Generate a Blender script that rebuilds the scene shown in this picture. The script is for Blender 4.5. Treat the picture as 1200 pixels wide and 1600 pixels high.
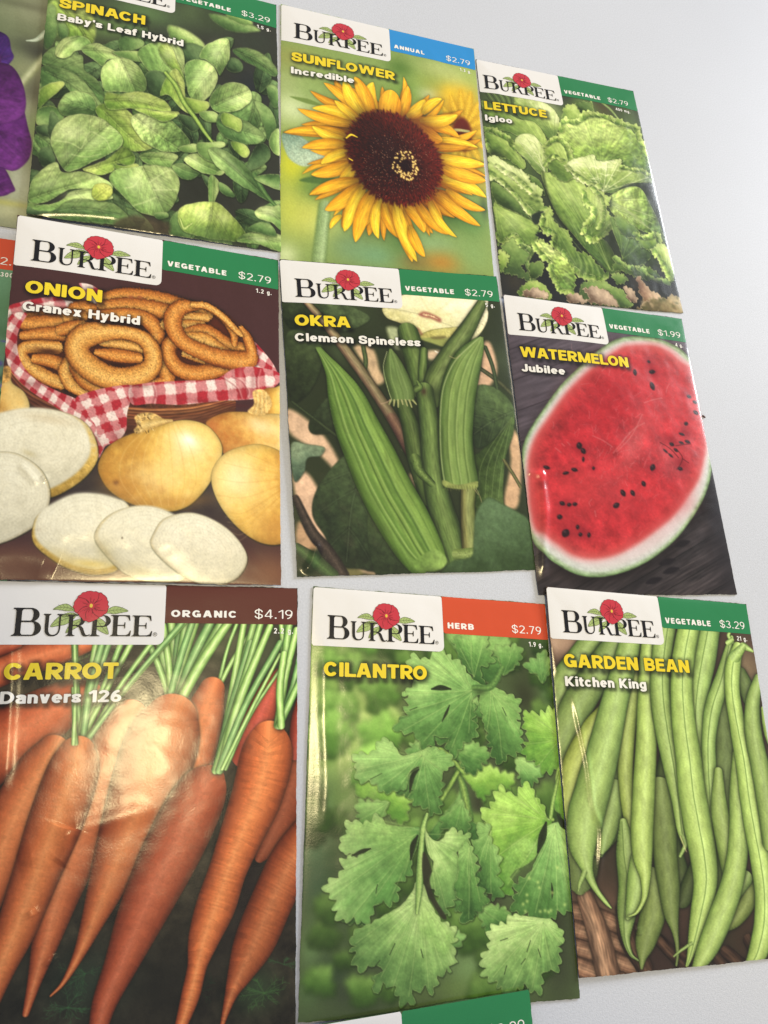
import bpy, math
import numpy as np
from mathutils import Vector
for o in list(bpy.data.objects): bpy.data.objects.remove(o)
SC = bpy.context.scene; COL = SC.collection
# ---------------------------------------------------------------- camera: a phone held low over the table, tilted right and away
AX, AY, CAMH, FPX = 0.3172726, -0.2996173, 0.2257404, 1184.346
cam = bpy.data.objects.new('camera', bpy.data.cameras.new('camera')); COL.objects.link(cam); SC.camera = cam
cam.location = (0, 0, CAMH); cam.rotation_euler = (AX, AY, 0)
cam.data.sensor_fit = 'VERTICAL'; cam.data.sensor_height = 36.; cam.data.lens = 36.*FPX/1600.
cam.data.clip_start = .01; cam.data.clip_end = 50.
SC.render.resolution_x, SC.render.resolution_y = 768, 1024
# ---------------------------------------------------------------- light of the room
w = bpy.data.worlds.new('World'); SC.world = w; w.use_nodes = True
bg = w.node_tree.nodes['Background']; bg.inputs['Color'].default_value = (.93, .95, 1., 1); bg.inputs['Strength'].default_value = .32
def area(name, loc, target, size, energy, col, shape='DISK', sy=None):
    d = bpy.data.lights.new(name, 'AREA'); d.shape = shape; d.size = size; d.energy = energy; d.color = col
    if sy: d.size_y = sy
    o = bpy.data.objects.new(name, d); COL.objects.link(o); o.location = loc
    o.rotation_euler = Vector(np.array(target, float)-np.array(loc, float)).to_track_quat('-Z', 'Y').to_euler()
    return o
area('window_light', (2.1, 1.55, .74), (.08, .1, 0), .9, 66., (.92, .955, 1.), 'RECTANGLE', .7)
# warm lamp overhead: cone edge shaped to imitate the phone's shadow at near left
d = bpy.data.lights.new('ceiling_lamp', 'SPOT'); d.energy = 38.; d.color = (1., .82, .44); d.shadow_soft_size = .07; d.spot_size = 2*math.radians(26.3); d.spot_blend = .05
pl = bpy.data.objects.new('ceiling_lamp', d); COL.objects.link(pl); pl.location = (.0, .055, 1.5)
pl.rotation_euler = Vector((.5, .465, -1.5)).to_track_quat('-Z', 'Y').to_euler()
SC.view_settings.view_transform = 'Standard'; SC.view_settings.look = 'None'; SC.view_settings.exposure = .27; SC.view_settings.gamma = 1
SC.view_settings.use_curve_mapping = False
SC.cycles.max_bounces = 6; SC.cycles.caustics_reflective = False; SC.cycles.caustics_refractive = False
# ---------------------------------------------------------------- helpers
def tag(o, label, cat, group=None):
    o['label'] = label; o['category'] = cat
    if group: o['group'] = group
    return o
def mat(name, col, rough=.4, spec=.5, attr=None, bump=0., bscale=900., coat=0.):
    m = bpy.data.materials.new(name); m.use_nodes = True; nt = m.node_tree; b = nt.nodes['Principled BSDF']
    b.inputs['Roughness'].default_value = rough; b.inputs['Specular IOR Level'].default_value = spec
    if coat: b.inputs['Coat Weight'].default_value = coat; b.inputs['Coat Roughness'].default_value = .12
    if attr:
        a = nt.nodes.new('ShaderNodeAttribute'); a.attribute_name = attr; nt.links.new(a.outputs['Color'], b.inputs['Base Color'])
    else: b.inputs['Base Color'].default_value = (*col, 1)
    if bump:
        tc = nt.nodes.new('ShaderNodeTexCoord'); n = nt.nodes.new('ShaderNodeTexNoise'); n.inputs['Scale'].default_value = bscale; n.inputs['Detail'].default_value = 3
        k = nt.nodes.new('ShaderNodeBump'); k.inputs['Strength'].default_value = bump; k.inputs['Distance'].default_value = .0004
        nt.links.new(tc.outputs['Object'], n.inputs['Vector']); nt.links.new(n.outputs['Fac'], k.inputs['Height']); nt.links.new(k.outputs['Normal'], b.inputs['Normal'])
    return m
def lin(c):
    c = np.asarray(c, np.float32); return np.where(c <= .04045, c/12.92, ((c+.055)/1.055)**2.4)
def unproject(pt, z=0.):
    """world point at height z seen at a photograph pixel"""
    d = np.array([(pt[0]-600)/FPX, -(pt[1]-800)/FPX, -1.])
    cx, sx, cy, sy = math.cos(AX), math.sin(AX), math.cos(AY), math.sin(AY)
    d = np.array([[cy, 0, sy], [0, 1, 0], [-sy, 0, cy]])@np.array([[1, 0, 0], [0, cx, -sx], [0, sx, cx]])@d
    t = (z-CAMH)/d[2]; return np.array([t*d[0], t*d[1], z])
def project(p):
    cx, sx, cy, sy = math.cos(AX), math.sin(AX), math.cos(AY), math.sin(AY)
    M = np.array([[cy, 0, sy], [0, 1, 0], [-sy, 0, cy]])@np.array([[1, 0, 0], [0, cx, -sx], [0, sx, cx]])
    q = (np.asarray(p, float)-[0, 0, CAMH])@M; return np.array([600+FPX*q[0]/-q[2], 800-FPX*q[1]/-q[2]])
# ---------------------------------------------------------------- print artwork: a small numpy painter
RNG = np.random.RandomState(7)
def _tile(seed, lo, hi, ex, n=1024):
    r = np.random.RandomState(seed)
    f = np.sqrt(np.fft.fftfreq(n)[:, None]**2 + np.fft.fftfreq(n)[None, :]**2)*n
    a = np.fft.fft2(r.randn(n, n))*np.where((f > lo) & (f < hi), np.maximum(f, 1)**-ex, 0)
    o = np.real(np.fft.ifft2(a)); return (o/o.std()).astype(np.float32)
NT = [[_tile(10*e+b, lo, 180, x) for b, (lo, x) in enumerate([(90, .8), (26, x0), (8, x0)])] for e, x0 in enumerate([1.6, 1.2, 1.9])]
def noise(X, Y, sc=40., k=0):
    """fractal noise; sc = size in canvas px of its lumps"""
    return .5*_noise(X, Y, sc, k)+.5*_noise(X+77, Y+31, sc*2.7, k)
def _noise(X, Y, sc, k):
    b = 0 if sc < 5 else 1 if sc < 18 else 2
    q = (11.4, 39., 128.)[b]/(2*sc)
    u = X*q; v = Y*q
    i = np.floor(u).astype(np.int32); j = np.floor(v).astype(np.int32)
    a = (u-i).astype(np.float32); b_ = (v-j).astype(np.float32)
    t = NT[k][b]; n = 1024
    i0, i1, j0, j1 = i % n, (i+1) % n, j % n, (j+1) % n
    return (t[j0, i0]*(1-a)+t[j0, i1]*a)*(1-b_)+(t[j1, i0]*(1-a)+t[j1, i1]*a)*b_
def rgb(c):
    if isinstance(c, int): return np.array([(c >> 16) & 255, (c >> 8) & 255, c & 255], np.float32)/255
    return np.asarray(c, np.float32)
def ramp(stops, t):
    xs = [s[0] for s in stops]; cs = np.array([rgb(s[1]) for s in stops])
    return np.stack([np.interp(t, xs, cs[:, k]) for k in range(3)], -1).astype(np.float32)
def catmull(p, n=7, closed=True):
    p = np.asarray(p, np.float64)
    if closed: q = np.vstack([p[-1:], p, p[:2]])
    else: q = np.vstack([2*p[:1]-p[1:2], p, 2*p[-1:]-p[-2:-1]])
    out = []
    t = (np.arange(n)/n)[:, None]
    for i in range(1, len(q)-2):
        a, b, c, d = q[i-1], q[i], q[i+1], q[i+2]
        out.append(.5*((2*b)+(c-a)*t+(2*a-5*b+4*c-d)*t**2+(3*b-a-3*c+d)*t**3))
    if not closed: out.append(q[-2:-1])
    return np.vstack(out)
def sstep(a, b, x):
    t = np.clip((x-a)/(b-a+1e-9), 0, 1); return t*t*(3-2*t)
def homog(src, dst):
    A = []; b = []
    for (x, y), (u, v) in zip(src, dst):
        A += [[x, y, 1, 0, 0, 0, -u*x, -u*y], [0, 0, 0, x, y, 1, -v*x, -v*y]]; b += [u, v]
    return np.append(np.linalg.solve(np.array(A, float), np.array(b, float)), 1).reshape(3, 3)
def hmap(H, p):
    p = np.asarray(p, float); q = np.c_[p[:, :2], np.ones(len(p))]@H.T
    return q[:, :2]/q[:, 2:]
def gblur(img, s):
    r = int(3*s+1); k = np.exp(-.5*(np.arange(-r, r+1)/s)**2); k /= k.sum()
    for ax in (0, 1):
        pad = [(0, 0)]*img.ndim; pad[ax] = (r, r)
        q = np.pad(img, pad, mode='edge'); n = img.shape[ax]
        img = sum(k[i]*np.take(q, range(i, i+n), axis=ax) for i in range(2*r+1))
    return img.astype(np.float32)

class Canvas:
    """one printed packet front; shapes are given in the tracing coordinates set by view()"""
    def __init__(s, quad, w, h, base):
        s.w, s.h = w, h
        s.H = homog(quad, [(0, 0), (w-1, 0), (w-1, h-1), (0, h-1)])
        s.img = np.empty((h, w, 3), np.float32); s.img[:] = rgb(base)
        s.view(1, 0, 0)
        s.Y, s.X = np.mgrid[0:h, 0:w].astype(np.float32)
    def view(s, sc, ox, oy): s.sc, s.ox, s.oy = sc, ox, oy
    def P(s, pts):
        p = np.asarray([q[:2] for q in pts], float)
        return hmap(s.H, p/s.sc+[s.ox, s.oy])
    def scale(s, pt):
        a = s.P([pt, (pt[0]+1, pt[1]), (pt[0], pt[1]+1)])
        return .5*(np.hypot(*(a[1]-a[0]))+np.hypot(*(a[2]-a[0])))
    def box(s, p, pad):
        x0 = max(int(p[:, 0].min()-pad), 0); x1 = min(int(p[:, 0].max()+pad)+2, s.w)
        y0 = max(int(p[:, 1].min()-pad), 0); y1 = min(int(p[:, 1].max()+pad)+2, s.h)
        return None if x1 <= x0 or y1 <= y0 else (slice(y0, y1), slice(x0, x1))
    def put(s, b, col, a):
        a = a[..., None]; s.img[b] = s.img[b]*(1-a)+col*a
    # -- soft gaussian blob (out of focus backgrounds)
    def blob(s, x, y, rx, ry, col, a=1., rot=0, p=1.):
        c = s.P([(x, y)])[0]; k = s.scale((x, y)); rx *= k; ry *= k; R = max(rx, ry)*2.4
        b = s.box(np.array([c-R, c+R]), 0)
        if b is None: return
        X, Y = s.X[b]-c[0], s.Y[b]-c[1]; t = np.radians(rot); ct, st = np.cos(t), np.sin(t)
        q = ((X*ct+Y*st)/rx)**2+((-X*st+Y*ct)/ry)**2
        s.put(b, rgb(col), (a*np.exp(-q**p)).astype(np.float32))
    def outline(s, pts, sm=7, tooth=None):
        q = s.P(pts)
        if len(pts[0]) > 2:
            am = np.array([p[2] if len(p) > 2 else 0. for p in pts])
            q = np.c_[q, am]
        q = catmull(q, sm) if sm else np.asarray(q)
        if tooth:
            amp, wl, kind, seed = tooth; k = s.scale(pts[0]); amp *= k; wl *= k
            r = np.random.RandomState(seed)
            d = np.hypot(*(np.roll(q[:, :2], -1, 0)-q[:, :2]).T); L = np.r_[0, np.cumsum(d)]
            m_ = 6 if kind == 'saw' else 14; n = max(int(L[-1]/wl*m_), 12); ss = np.linspace(0, L[-1], n, endpoint=False)
            qq = np.vstack([q, q[:1]]); e = np.stack([np.interp(ss, L, qq[:, j]) for j in range(q.shape[1])], 1)
            tg = np.roll(e[:, :2], -1, 0)-np.roll(e[:, :2], 1, 0); tg /= np.hypot(*tg.T)[:, None]+1e-9
            area = np.sum(e[:, 0]*np.roll(e[:, 1], -1)-np.roll(e[:, 0], -1)*e[:, 1])
            nr = np.stack([tg[:, 1], -tg[:, 0]], 1)*(1 if area > 0 else -1)
            ph = np.cumsum(np.repeat(r.uniform(.7, 1.35, n//m_+1), m_)[:n])/m_
            if kind == 'saw': w = np.array([-.9, .1, .75, 1., .45, -.45])[np.arange(n) % 6]*np.repeat(r.uniform(.5, 1.2, n//6+1), 6)[:n]+1.1*np.sin(2*np.pi*np.arange(n)/6/3.3+np.cumsum(r.normal(0, .06, n)))
            else: w = np.sin(2*np.pi*ph*.6)+.7*np.sin(2*np.pi*ph*1.27+1)+.45*np.sin(2*np.pi*ph*2.1+2)
            f = e[:, 2] if e.shape[1] > 2 else 1.
            q = e[:, :2]+nr*(w*amp*f)[:, None]
        return q[:, :2]
    def sdf(s, q, pad=3):
        b = s.box(q, pad)
        if b is None: return None, None
        X, Y = s.X[b], s.Y[b]; d = np.full(X.shape, 1e12, np.float32); ins = np.zeros(X.shape, bool)
        A = q; B = np.roll(q, -1, 0)
        for (ax, ay), (bx, by) in zip(A, B):
            ex, ey = bx-ax, by-ay; l = ex*ex+ey*ey
            if l < 1e-12: continue
            t = np.clip(((X-ax)*ex+(Y-ay)*ey)/l, 0, 1)
            np.minimum(d, (X-ax-t*ex)**2+(Y-ay-t*ey)**2, out=d)
            if ay != by:
                c = ((ay > Y) != (by > Y)) & (X < ax+(Y-ay)*ex/ey); ins ^= c
        d = np.sqrt(d); return b, np.where(ins, d, -d)
    # -- plain filled shape
    def fill(s, pts, col, soft=.8, a=1., sm=7, tooth=None, mott=0, ms=12, mcol=None, grad=None):
        q = s.outline(pts, sm, tooth); b, d = s.sdf(q, soft*2+2)
        if b is None: return
        c = np.broadcast_to(rgb(col), d.shape+(3,))
        if grad:                                                    # (angle, colour at the far end)
            g = s._dir(b, q, grad[0]); c = c+(rgb(grad[1])-c)*g[..., None]
        if mott:
            n = noise(s.X[b]+q[0, 0]*3, s.Y[b]+q[0, 1]*5, ms)*mott
            c = np.clip(c*(1+n[..., None]), 0, 1) if mcol is None else c+(rgb(mcol)-c)*np.clip(n, 0, 1)[..., None]
        s.put(b, c, a*sstep(-soft, soft, d))
    def _dir(s, b, q, ang):
        t = np.radians(ang); e = q[:, 0]*np.cos(t)+q[:, 1]*np.sin(t)
        return sstep(e.min(), e.max(), s.X[b]*np.cos(t)+s.Y[b]*np.sin(t))
    # -- leaf: gradient, rolled rim, blistered surface, midrib and side veins
    def leaf(s, pts, dark, mid, light, ang=-90, rim=None, rw=3, rib=None, veins=0, vcol=None, va=.5, mott=.08, ms=10,
             tooth=None, soft=.8, sm=7, edge=.25, ew=4, a=1., shadow=.0, vw=.9, bl=0, fold=None, rima=.85, half=0.):
        q = s.outline(pts, sm, tooth); k = s.scale(pts[0])
        if shadow:
            b, d = s.sdf(q+np.array([1.5, 2.5])*k, 9*k+2)
            if b is not None: s.put(b, rgb(0x10180c), shadow*sstep(-7*k, 4*k, d))
        b, d = s.sdf(q, soft*2+2)
        if b is None: return
        X, Y = s.X[b], s.Y[b]; ox, oy = q[0, 0]*3.1, q[0, 1]*4.7
        g = s._dir(b, q, ang)+noise(X+ox, Y+oy, ms*2.5*k)*.13
        c = ramp([(0, dark), (.5, mid), (1, light)], g)
        c = c*(1+mott*noise(X+oy, Y+ox, ms*k)[..., None])
        if bl:                                                       # blistered cells between the veins
            n = noise(X+ox, Y-oy, ms*k*2.4, 2); gx = np.gradient(n, axis=1) if n.shape[1] > 1 else n*0
            gy = np.gradient(n, axis=0) if n.shape[0] > 1 else n*0
            t = np.radians(ang); c = c*(1+np.clip(bl*(gx*np.cos(t)+gy*np.sin(t))*-ms*k*.32, -.2, .26)[..., None])
        if fold:                                                     # pleats fanning out of the leaf base
            f0 = s.P([fold[:2]])[0]; dx, dy = X-f0[0], Y-f0[1]; rr = np.hypot(dx, dy); th = np.arctan2(dy, dx)
            R = max(np.ptp(q[:, 0]), np.ptp(q[:, 1]))*.7
            w = noise(th*R*fold[3]+ox*3+5000, rr*.06+oy, 9*k*2.6)+.5*noise(th*R*fold[3]*2.2+oy*3+5000, rr*.09+ox, 9*k*2.)
            c = c*(1+np.clip(fold[2]*w, -.4, .45)*sstep(0, 14, rr))[..., None]
        c = c*(1-edge*np.exp(-np.maximum(d, 0)/(ew*k)))[..., None]
        if rim is not None:
            nn = np.clip(.7+.5*noise(X, Y, 14*k), 0, 1)
            c = c+(rgb(rim)-c)*(np.exp(-np.maximum(d-.5, 0)/(rw*k*.5))*nn*rima)[..., None]
        m = sstep(-soft, soft, d)
        if rib is not None:
            r = catmull(s.P(rib), 6, False); vc = rgb(vcol if vcol is not None else light)
            L = [(r, 1.5*vw*k, va)]
            n = len(r)
            if half:                                                 # one side of the midrib faces the light
                e0 = r[-1]-r[0]; e0 = e0/(np.hypot(*e0)+1e-9); sd = (e0[0]*(Y-r[0, 1])-e0[1]*(X-r[0, 0]))/(7*k)
                c = c*(1+half*np.tanh(sd)+half*.5*np.sin(sd*1.7+noise(X+oy, Y, 16*k)))[..., None]
            if veins:
                R = .5*max(np.ptp(q[:, 0]), np.ptp(q[:, 1]))
                for i in range(veins):
                    t = (i+.6)/veins*.9; j = min(int(t*(n-1)), n-2); o = r[j]; e = r[j+1]-r[j]; e = e/(np.hypot(*e)+1e-9)
                    for sg in (-1, 1):
                        an = np.radians(48*sg); f = np.array([e[0]*np.cos(an)-e[1]*np.sin(an), e[0]*np.sin(an)+e[1]*np.cos(an)])
                        ln = R*(.75-.35*t)
                        v = np.array([o, o+f*ln*.5+e*ln*.06, o+f*ln+e*ln*.22]); L.append((catmull(v, 4, False), .9*vw*k, va*.65))
            for ln, wd, aa in L:
                dd = np.full(X.shape, 1e9, np.float32)
                for (ax, ay), (bx, by) in zip(ln[:-1], ln[1:]):
                    ex, ey = bx-ax, by-ay; l = ex*ex+ey*ey+1e-9; t = np.clip(((X-ax)*ex+(Y-ay)*ey)/l, 0, 1)
                    np.minimum(dd, (X-ax-t*ex)**2+(Y-ay-t*ey)**2, out=dd)
                dd = np.sqrt(dd); aa = aa*min(1, wd/.75)**.7; wd = max(wd, .75); c = c+(vc-c)*(aa*np.exp(-(dd/wd)**2))[..., None]
                c = c*(1-.11*np.exp(-((dd-2.2*wd)/(1.6*wd))**2))[..., None]
        s.put(b, np.clip(c, 0, 1), a*m)
    # -- tube: swept tapered stroke, colour ramp across it (carrot, bean, stem, petal, onion ring)
    def tube(s, pts, stops, closed=False, soft=.8, a=1., mott=.06, ms=8, along=None, stretch=1., n=8, shadow=0, rings=0, cap=True,
             gran=0, rough=0):
        q = s.P(pts); k = s.scale(pts[len(pts)//2]); w = np.array([p[2] for p in pts])*k
        c = catmull(np.c_[q, w], n, closed)
        if closed: c = np.vstack([c, c[:1]])
        W = max(c[:, 2].max(), 1); b = s.box(c[:, :2], W+soft*2+(8*k if shadow else 2))
        if b is None: return
        X, Y = s.X[b], s.Y[b]; best = np.full(X.shape, 1e9, np.float32); S = np.zeros_like(best); T = np.zeros_like(best); WW = np.ones_like(best); E = np.zeros_like(best)
        L = np.r_[0, np.cumsum(np.hypot(*(c[1:, :2]-c[:-1, :2]).T))]
        m = len(c)-1
        for i in range(m):
            ax, ay, wa = c[i]; bx, by, wb = c[i+1]; ex, ey = bx-ax, by-ay; l2 = ex*ex+ey*ey
            if l2 < 1e-9: continue
            t = ((X-ax)*ex+(Y-ay)*ey)/l2; tc = np.clip(t, 0, 1)
            wv = np.maximum(wa+(wb-wa)*tc, .05)
            dist = np.hypot(X-ax-tc*ex, Y-ay-tc*ey); nd = dist-wv
            up = nd < best
            best = np.where(up, nd, best)
            lat = (ex*(Y-ay)-ey*(X-ax))/np.sqrt(l2)/wv
            S = np.where(up, lat, S); T = np.where(up, (L[i]+tc*np.sqrt(l2))/L[-1], T); WW = np.where(up, wv, WW)
            if not cap and not closed:
                over = np.maximum(0, -t if i == 0 else 0)+np.maximum(0, t-1 if i == m-1 else 0)
                E = np.where(up, over*np.sqrt(l2), E)
        if rough: best = best+noise(X, Y, ms*k)*rough*k
        if shadow: s.put(b, rgb(0x0c0f0a), shadow*np.exp(-(np.maximum(best, 0)+E*3)/(5*k)))
        col = ramp(stops, np.clip(S, -1, 1))
        if along is not None: col = col*np.interp(T, [z[0] for z in along], [z[1] for z in along])[..., None].astype(np.float32)
        U = T*L[-1]; o = q[0, 0]*7.3
        if mott: col = col*(1+mott*noise(U/stretch+o, S*WW+o, ms*k))[..., None]
        if gran: col = col*(1+gran*noise(X*1.0+o, Y, 3*k, 1))[..., None]
        if rings: col = col*(1+rings*np.clip(noise(U*1.0+o, S*WW*.12+o*.3, 9*k, 1), -1.5, 1.5))[..., None]
        mk = sstep(-soft, soft, -best)
        if not cap and not closed: mk = mk*(E <= .01)
        s.put(b, np.clip(col, 0, 1), a*mk)
    # -- simple hairline
    def line(s, pts, w, col, a=1., soft=.7, smt=True):
        q = s.P(pts); k = s.scale(pts[0]); c = catmull(q, 6, False) if smt and len(q) > 2 else q
        w = w*k; b = s.box(c, w+2)
        if b is None: return
        X, Y = s.X[b], s.Y[b]; dd = np.full(X.shape, 1e9, np.float32)
        for (ax, ay), (bx, by) in zip(c[:-1], c[1:]):
            ex, ey = bx-ax, by-ay; l = ex*ex+ey*ey+1e-9; t = np.clip(((X-ax)*ex+(Y-ay)*ey)/l, 0, 1)
            np.minimum(dd, (X-ax-t*ex)**2+(Y-ay-t*ey)**2, out=dd)
        s.put(b, rgb(col), a*sstep(-soft, soft, w*.5-np.sqrt(dd))*min(1, w/1.))
    # -- gingham cloth: woven checks along two directions
    def gingham(s, pts, o, e1, e2, red=0x9c2b35, white=0xe2d3d2, sm=7, shadow=0, warp=2.):
        q = s.outline(pts, sm); b, d = s.sdf(q, 3); k = s.scale(pts[0])
        if b is None: return
        p = s.P([o, (o[0]+e1[0], o[1]+e1[1]), (o[0]+e2[0], o[1]+e2[1])]); A = np.array([p[1]-p[0], p[2]-p[0]]).T; Ai = np.linalg.inv(A)
        X = s.X[b]-p[0, 0]+noise(s.X[b], s.Y[b], 24*k)*warp*k; Y = s.Y[b]-p[0, 1]+noise(s.X[b]+50, s.Y[b], 24*k)*warp*k
        u = Ai[0, 0]*X+Ai[0, 1]*Y; v = Ai[1, 0]*X+Ai[1, 1]*Y
        f = lambda z, l: sstep(.25-l, .25+l, np.abs(z-np.floor(z)-.5))
        t = .5*(f(u, .05)+f(v, .05)); c = rgb(white)+(rgb(red)-rgb(white))*t[..., None]
        c = c*(1+.05*noise(s.X[b], s.Y[b], 3)[..., None]); s.put(b, np.clip(c, 0, 1), sstep(-.8, .8, d))
    def grade(s, sat=1., mul=(1, 1, 1), gam=1.):
        g = s.img.mean(2, keepdims=True); s.img = np.clip(((g+(s.img-g)*sat)*np.array(mul, np.float32)), 0, 1)**gam
    def blur(s, sg): s.img = gblur(s.img, sg)
    def grain(s, am, sc=3): s.img = np.clip(s.img*(1+am*noise(s.X, s.Y, sc, 1))[..., None], 0, 1)
    def mottle(s, am, sc): s.img = np.clip(s.img*(1+am*noise(s.X, s.Y, sc))[..., None], 0, 1)
QUADS = {
 'sunflower': [(439, 6.6), (740.5, 76.5), (771.6, 432), (438, 405)],
 'lettuce': [(743.5, 92.6), (989.5, 142.4), (1067.5, 489.5), (785.5, 464)],
 'onion': [(27.6, 335.7), (435, 406.7), (439, 914.6), (-26, 905)],
 'okra': [(436.5, 405.4), (775.7, 432), (838, 890.5), (464.7, 901.5)],
 'watermelon': [(786, 460), (1065, 498), (1151.7, 929), (841.7, 930)],
 'cilantro': [(489.4, 916.6), (851.7, 943.8), (906, 1560), (465.3, 1599)],
 'bean': [(853, 916.6), (1165.9, 943.7), (1253.8, 1492.8), (905, 1529)],
 'spinach': [(82.9, -79.9), (431.5, 7.5), (440, 394), (41, 334)],
 'carrot': [(-13, 907), (465, 919), (461.5, 1605.2), (-95.9, 1687.0)],
}
ART = {}
def cv_for(name, base, k=.85):
    q = QUADS[name]; a = np.array(q, float); L = lambda i, j: np.hypot(*(a[i]-a[j]))
    return Canvas(q, int(k*max(L(0, 1), L(3, 2))), int(k*max(L(0, 3), L(1, 2))), base)
def art_spinach():
    c = cv_for('spinach', 0x2b2d2a, 1.); c.view(2.6667, 0, 0)
    for x, y, rx, ry, col, a in [(250, 60, 120, 120, 0x5f7f3c, .9), (450, 120, 120, 60, 0x5e7a4a, .8), (600, 60, 160, 60, 0x54714a, .8), (800, 60, 80, 60, 0x4d5f44, .8), (900, 100, 90, 50, 0x35402f, .9), (1050, 180, 90, 60, 0x2f3530, .9), (1120, 60, 60, 40, 0x3b4436, .9), (300, 400, 60, 60, 0x2f3b26, .8), (220, 700, 60, 80, 0x1f2220, .9), (1050, 380, 80, 80, 0x22262c, .9), (840, 800, 120, 90, 0x262824, .9), (600, 930, 200, 50, 0x3a352e, .8)]: c.blob(x, y, rx, ry, col, a)
    D, M, L = 0x3a5432, 0x5e7c4e, 0x8ca672          # ordinary leaf; other triples are lighter or yellower
    D2, M2, L2 = 0x587545, 0x819e63, 0xb4c890
    D3, M3, L3 = 0x4f6b30, 0x86a054, 0xb3c47a
    def lf(P, t=1, ang=-60, rib=None, veins=3, **k):
        d, m, l = ((D, M, L), (D2, M2, L2), (D3, M3, L3), (0x22301f, 0x3c5338, 0x5c7452))[t]
        o = dict(mott=.018, ms=22, rima=.45, bl=.07, half=(.13 if rib else 0), tooth=(.9, 90, 'fr', int(P[0][0])), rim=0xc6d4a4 if t in (1, 2) else 0x8fa878, rw=3.5, edge=.22, ew=6, shadow=.55, soft=1.); o.update(k)
        c.leaf(P, d, m, l, ang, rib=rib, veins=veins if rib else 0, vcol=k.get('vcol', 0xc3d1a0 if t in (1, 2) else 0x92aa78), va=.2, **{a: b for a, b in o.items() if a != 'vcol'})
    def gl(L):
        for x, y, rx, ry, rot, a in L: c.blob(x, y, rx, ry, 0xdfe9cc, a, rot)
    # a thicket of shaded leaves fills the gaps
    r = np.random.RandomState(5)
    for i in range(120):
        x, y = r.uniform(120, 1170), r.uniform(150, 1000)
        if (x > 950 and y < 480 and r.rand() < .8) or (700 < x < 1000 and 730 < y < 860) : continue
        a = r.uniform(0, 2*np.pi); LL, W = r.uniform(45, 90), r.uniform(24, 46); ca, sa = np.cos(a), np.sin(a)
        P = [(x+ca*u*LL-sa*v*W, y+sa*u*LL+ca*v*W) for u, v in [(-1, 0), (-.6, .7), (0, 1), (.6, .7), (1, .05), (.6, -.7), (0, -1), (-.6, -.75)]]
        lf(P, 3 if r.rand() < .7 else 0, -60, [P[0], (x, y), P[4]], 2, rim=0x6c8458, shadow=.6, bl=.15)
    # blurred leaves at the back
    lf([(205, 20), (300, 0), (380, 60), (400, 140), (380, 200), (300, 190), (240, 150)], 2, -60, [(250, 30), (330, 120), (370, 190)], soft=3, shadow=0)
    lf([(240, 100), (262, 95), (285, 130), (280, 165), (255, 170), (243, 140)], 0, soft=2)
    lf([(190, 40), (230, 30), (240, 130), (215, 200), (185, 190)], 0, soft=3, shadow=.2)
    lf([(700, 120), (760, 130), (830, 170), (855, 215), (820, 235), (760, 210), (710, 170)], 1, -60, soft=3, shadow=.2)
    lf([(870, 70), (960, 80), (1060, 115), (1080, 135), (990, 140), (920, 120)], 0, -80, soft=3, shadow=.2); lf([(940, 70), (990, 60), (1040, 80), (1050, 110), (990, 105)], 1, -80, soft=3, shadow=.1)
    lf([(970, 215), (1040, 205), (1110, 240), (1160, 300), (1140, 320), (1060, 280), (1000, 250)], 0, -70, [(980, 220), (1060, 250), (1140, 310)], soft=2, shadow=.3)
    lf([(960, 250), (1000, 260), (1010, 300), (970, 310), (940, 290)], 3, soft=2); lf([(1110, 370), (1150, 360), (1180, 420), (1140, 450)], 0, soft=2)
    lf([(760, 200), (850, 210), (900, 300), (880, 360), (780, 340)], 3, soft=2, shadow=.2)
    # left side
    lf([(170, 250), (230, 200), (310, 235), (345, 245), (350, 300), (390, 330), (425, 380), (430, 440), (380, 450), (320, 420), (280, 360), (200, 290)], 0, -70, [(180, 270), (300, 310), (410, 400)], 4)
    lf([(172, 282), (250, 290), (300, 310), (350, 350), (390, 400), (440, 470), (400, 480), (330, 440), (290, 390), (250, 350), (180, 380)], 0, -40, [(190, 300), (300, 360), (400, 450)], 3)
    lf([(165, 380), (200, 355), (250, 345), (270, 360), (230, 400), (190, 430), (160, 450)], 2, -50)
    lf([(155, 460), (200, 445), (250, 460), (270, 490), (240, 520), (190, 527), (152, 515)], 0, 90, rim=0xb9c47e); lf([(150, 530), (200, 525), (230, 560), (200, 575), (160, 560)], 3, -60)
    lf([(232, 235), (240, 195), (275, 165), (330, 158), (370, 175), (380, 200), (350, 215), (310, 225), (290, 245), (260, 250)], 1, 190, [(240, 240), (270, 190), (330, 165)], 0)
    lf([(340, 215), (400, 190), (460, 215), (520, 250), (560, 270), (500, 262), (450, 262), (430, 290), (390, 260)], 1, -70, [(350, 215), (440, 220), (530, 260)], 2)
    lf([(500, 170), (560, 165), (600, 185), (590, 210), (530, 225), (495, 215)], 0, 0); lf([(470, 230), (560, 225), (620, 240), (600, 270), (530, 262)], 1, -80, veins=0)
    lf([(242, 455), (265, 410), (300, 390), (350, 395), (390, 420), (405, 470), (390, 490), (320, 490), (270, 492)], 0, -120, [(390, 470), (330, 440), (270, 440)], 3, rim=0xc4cf9a)
    lf([(400, 460), (440, 440), (500, 450), (560, 500), (600, 560), (640, 620), (560, 640), (480, 600), (430, 540), (410, 500)], 2, -40, [(430, 470), (520, 560), (610, 640)], 4)
    # middle
    lf([(575, 230), (620, 195), (680, 190), (740, 200), (765, 240), (768, 300), (755, 360), (720, 330), (700, 370), (640, 330), (600, 290)], 1, -40, [(700, 210), (720, 290), (755, 350)], 3)
    lf([(660, 215), (690, 190), (720, 215), (735, 260), (755, 310), (765, 350), (720, 310), (680, 265)], 2, -50, bl=.2, veins=0)
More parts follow.
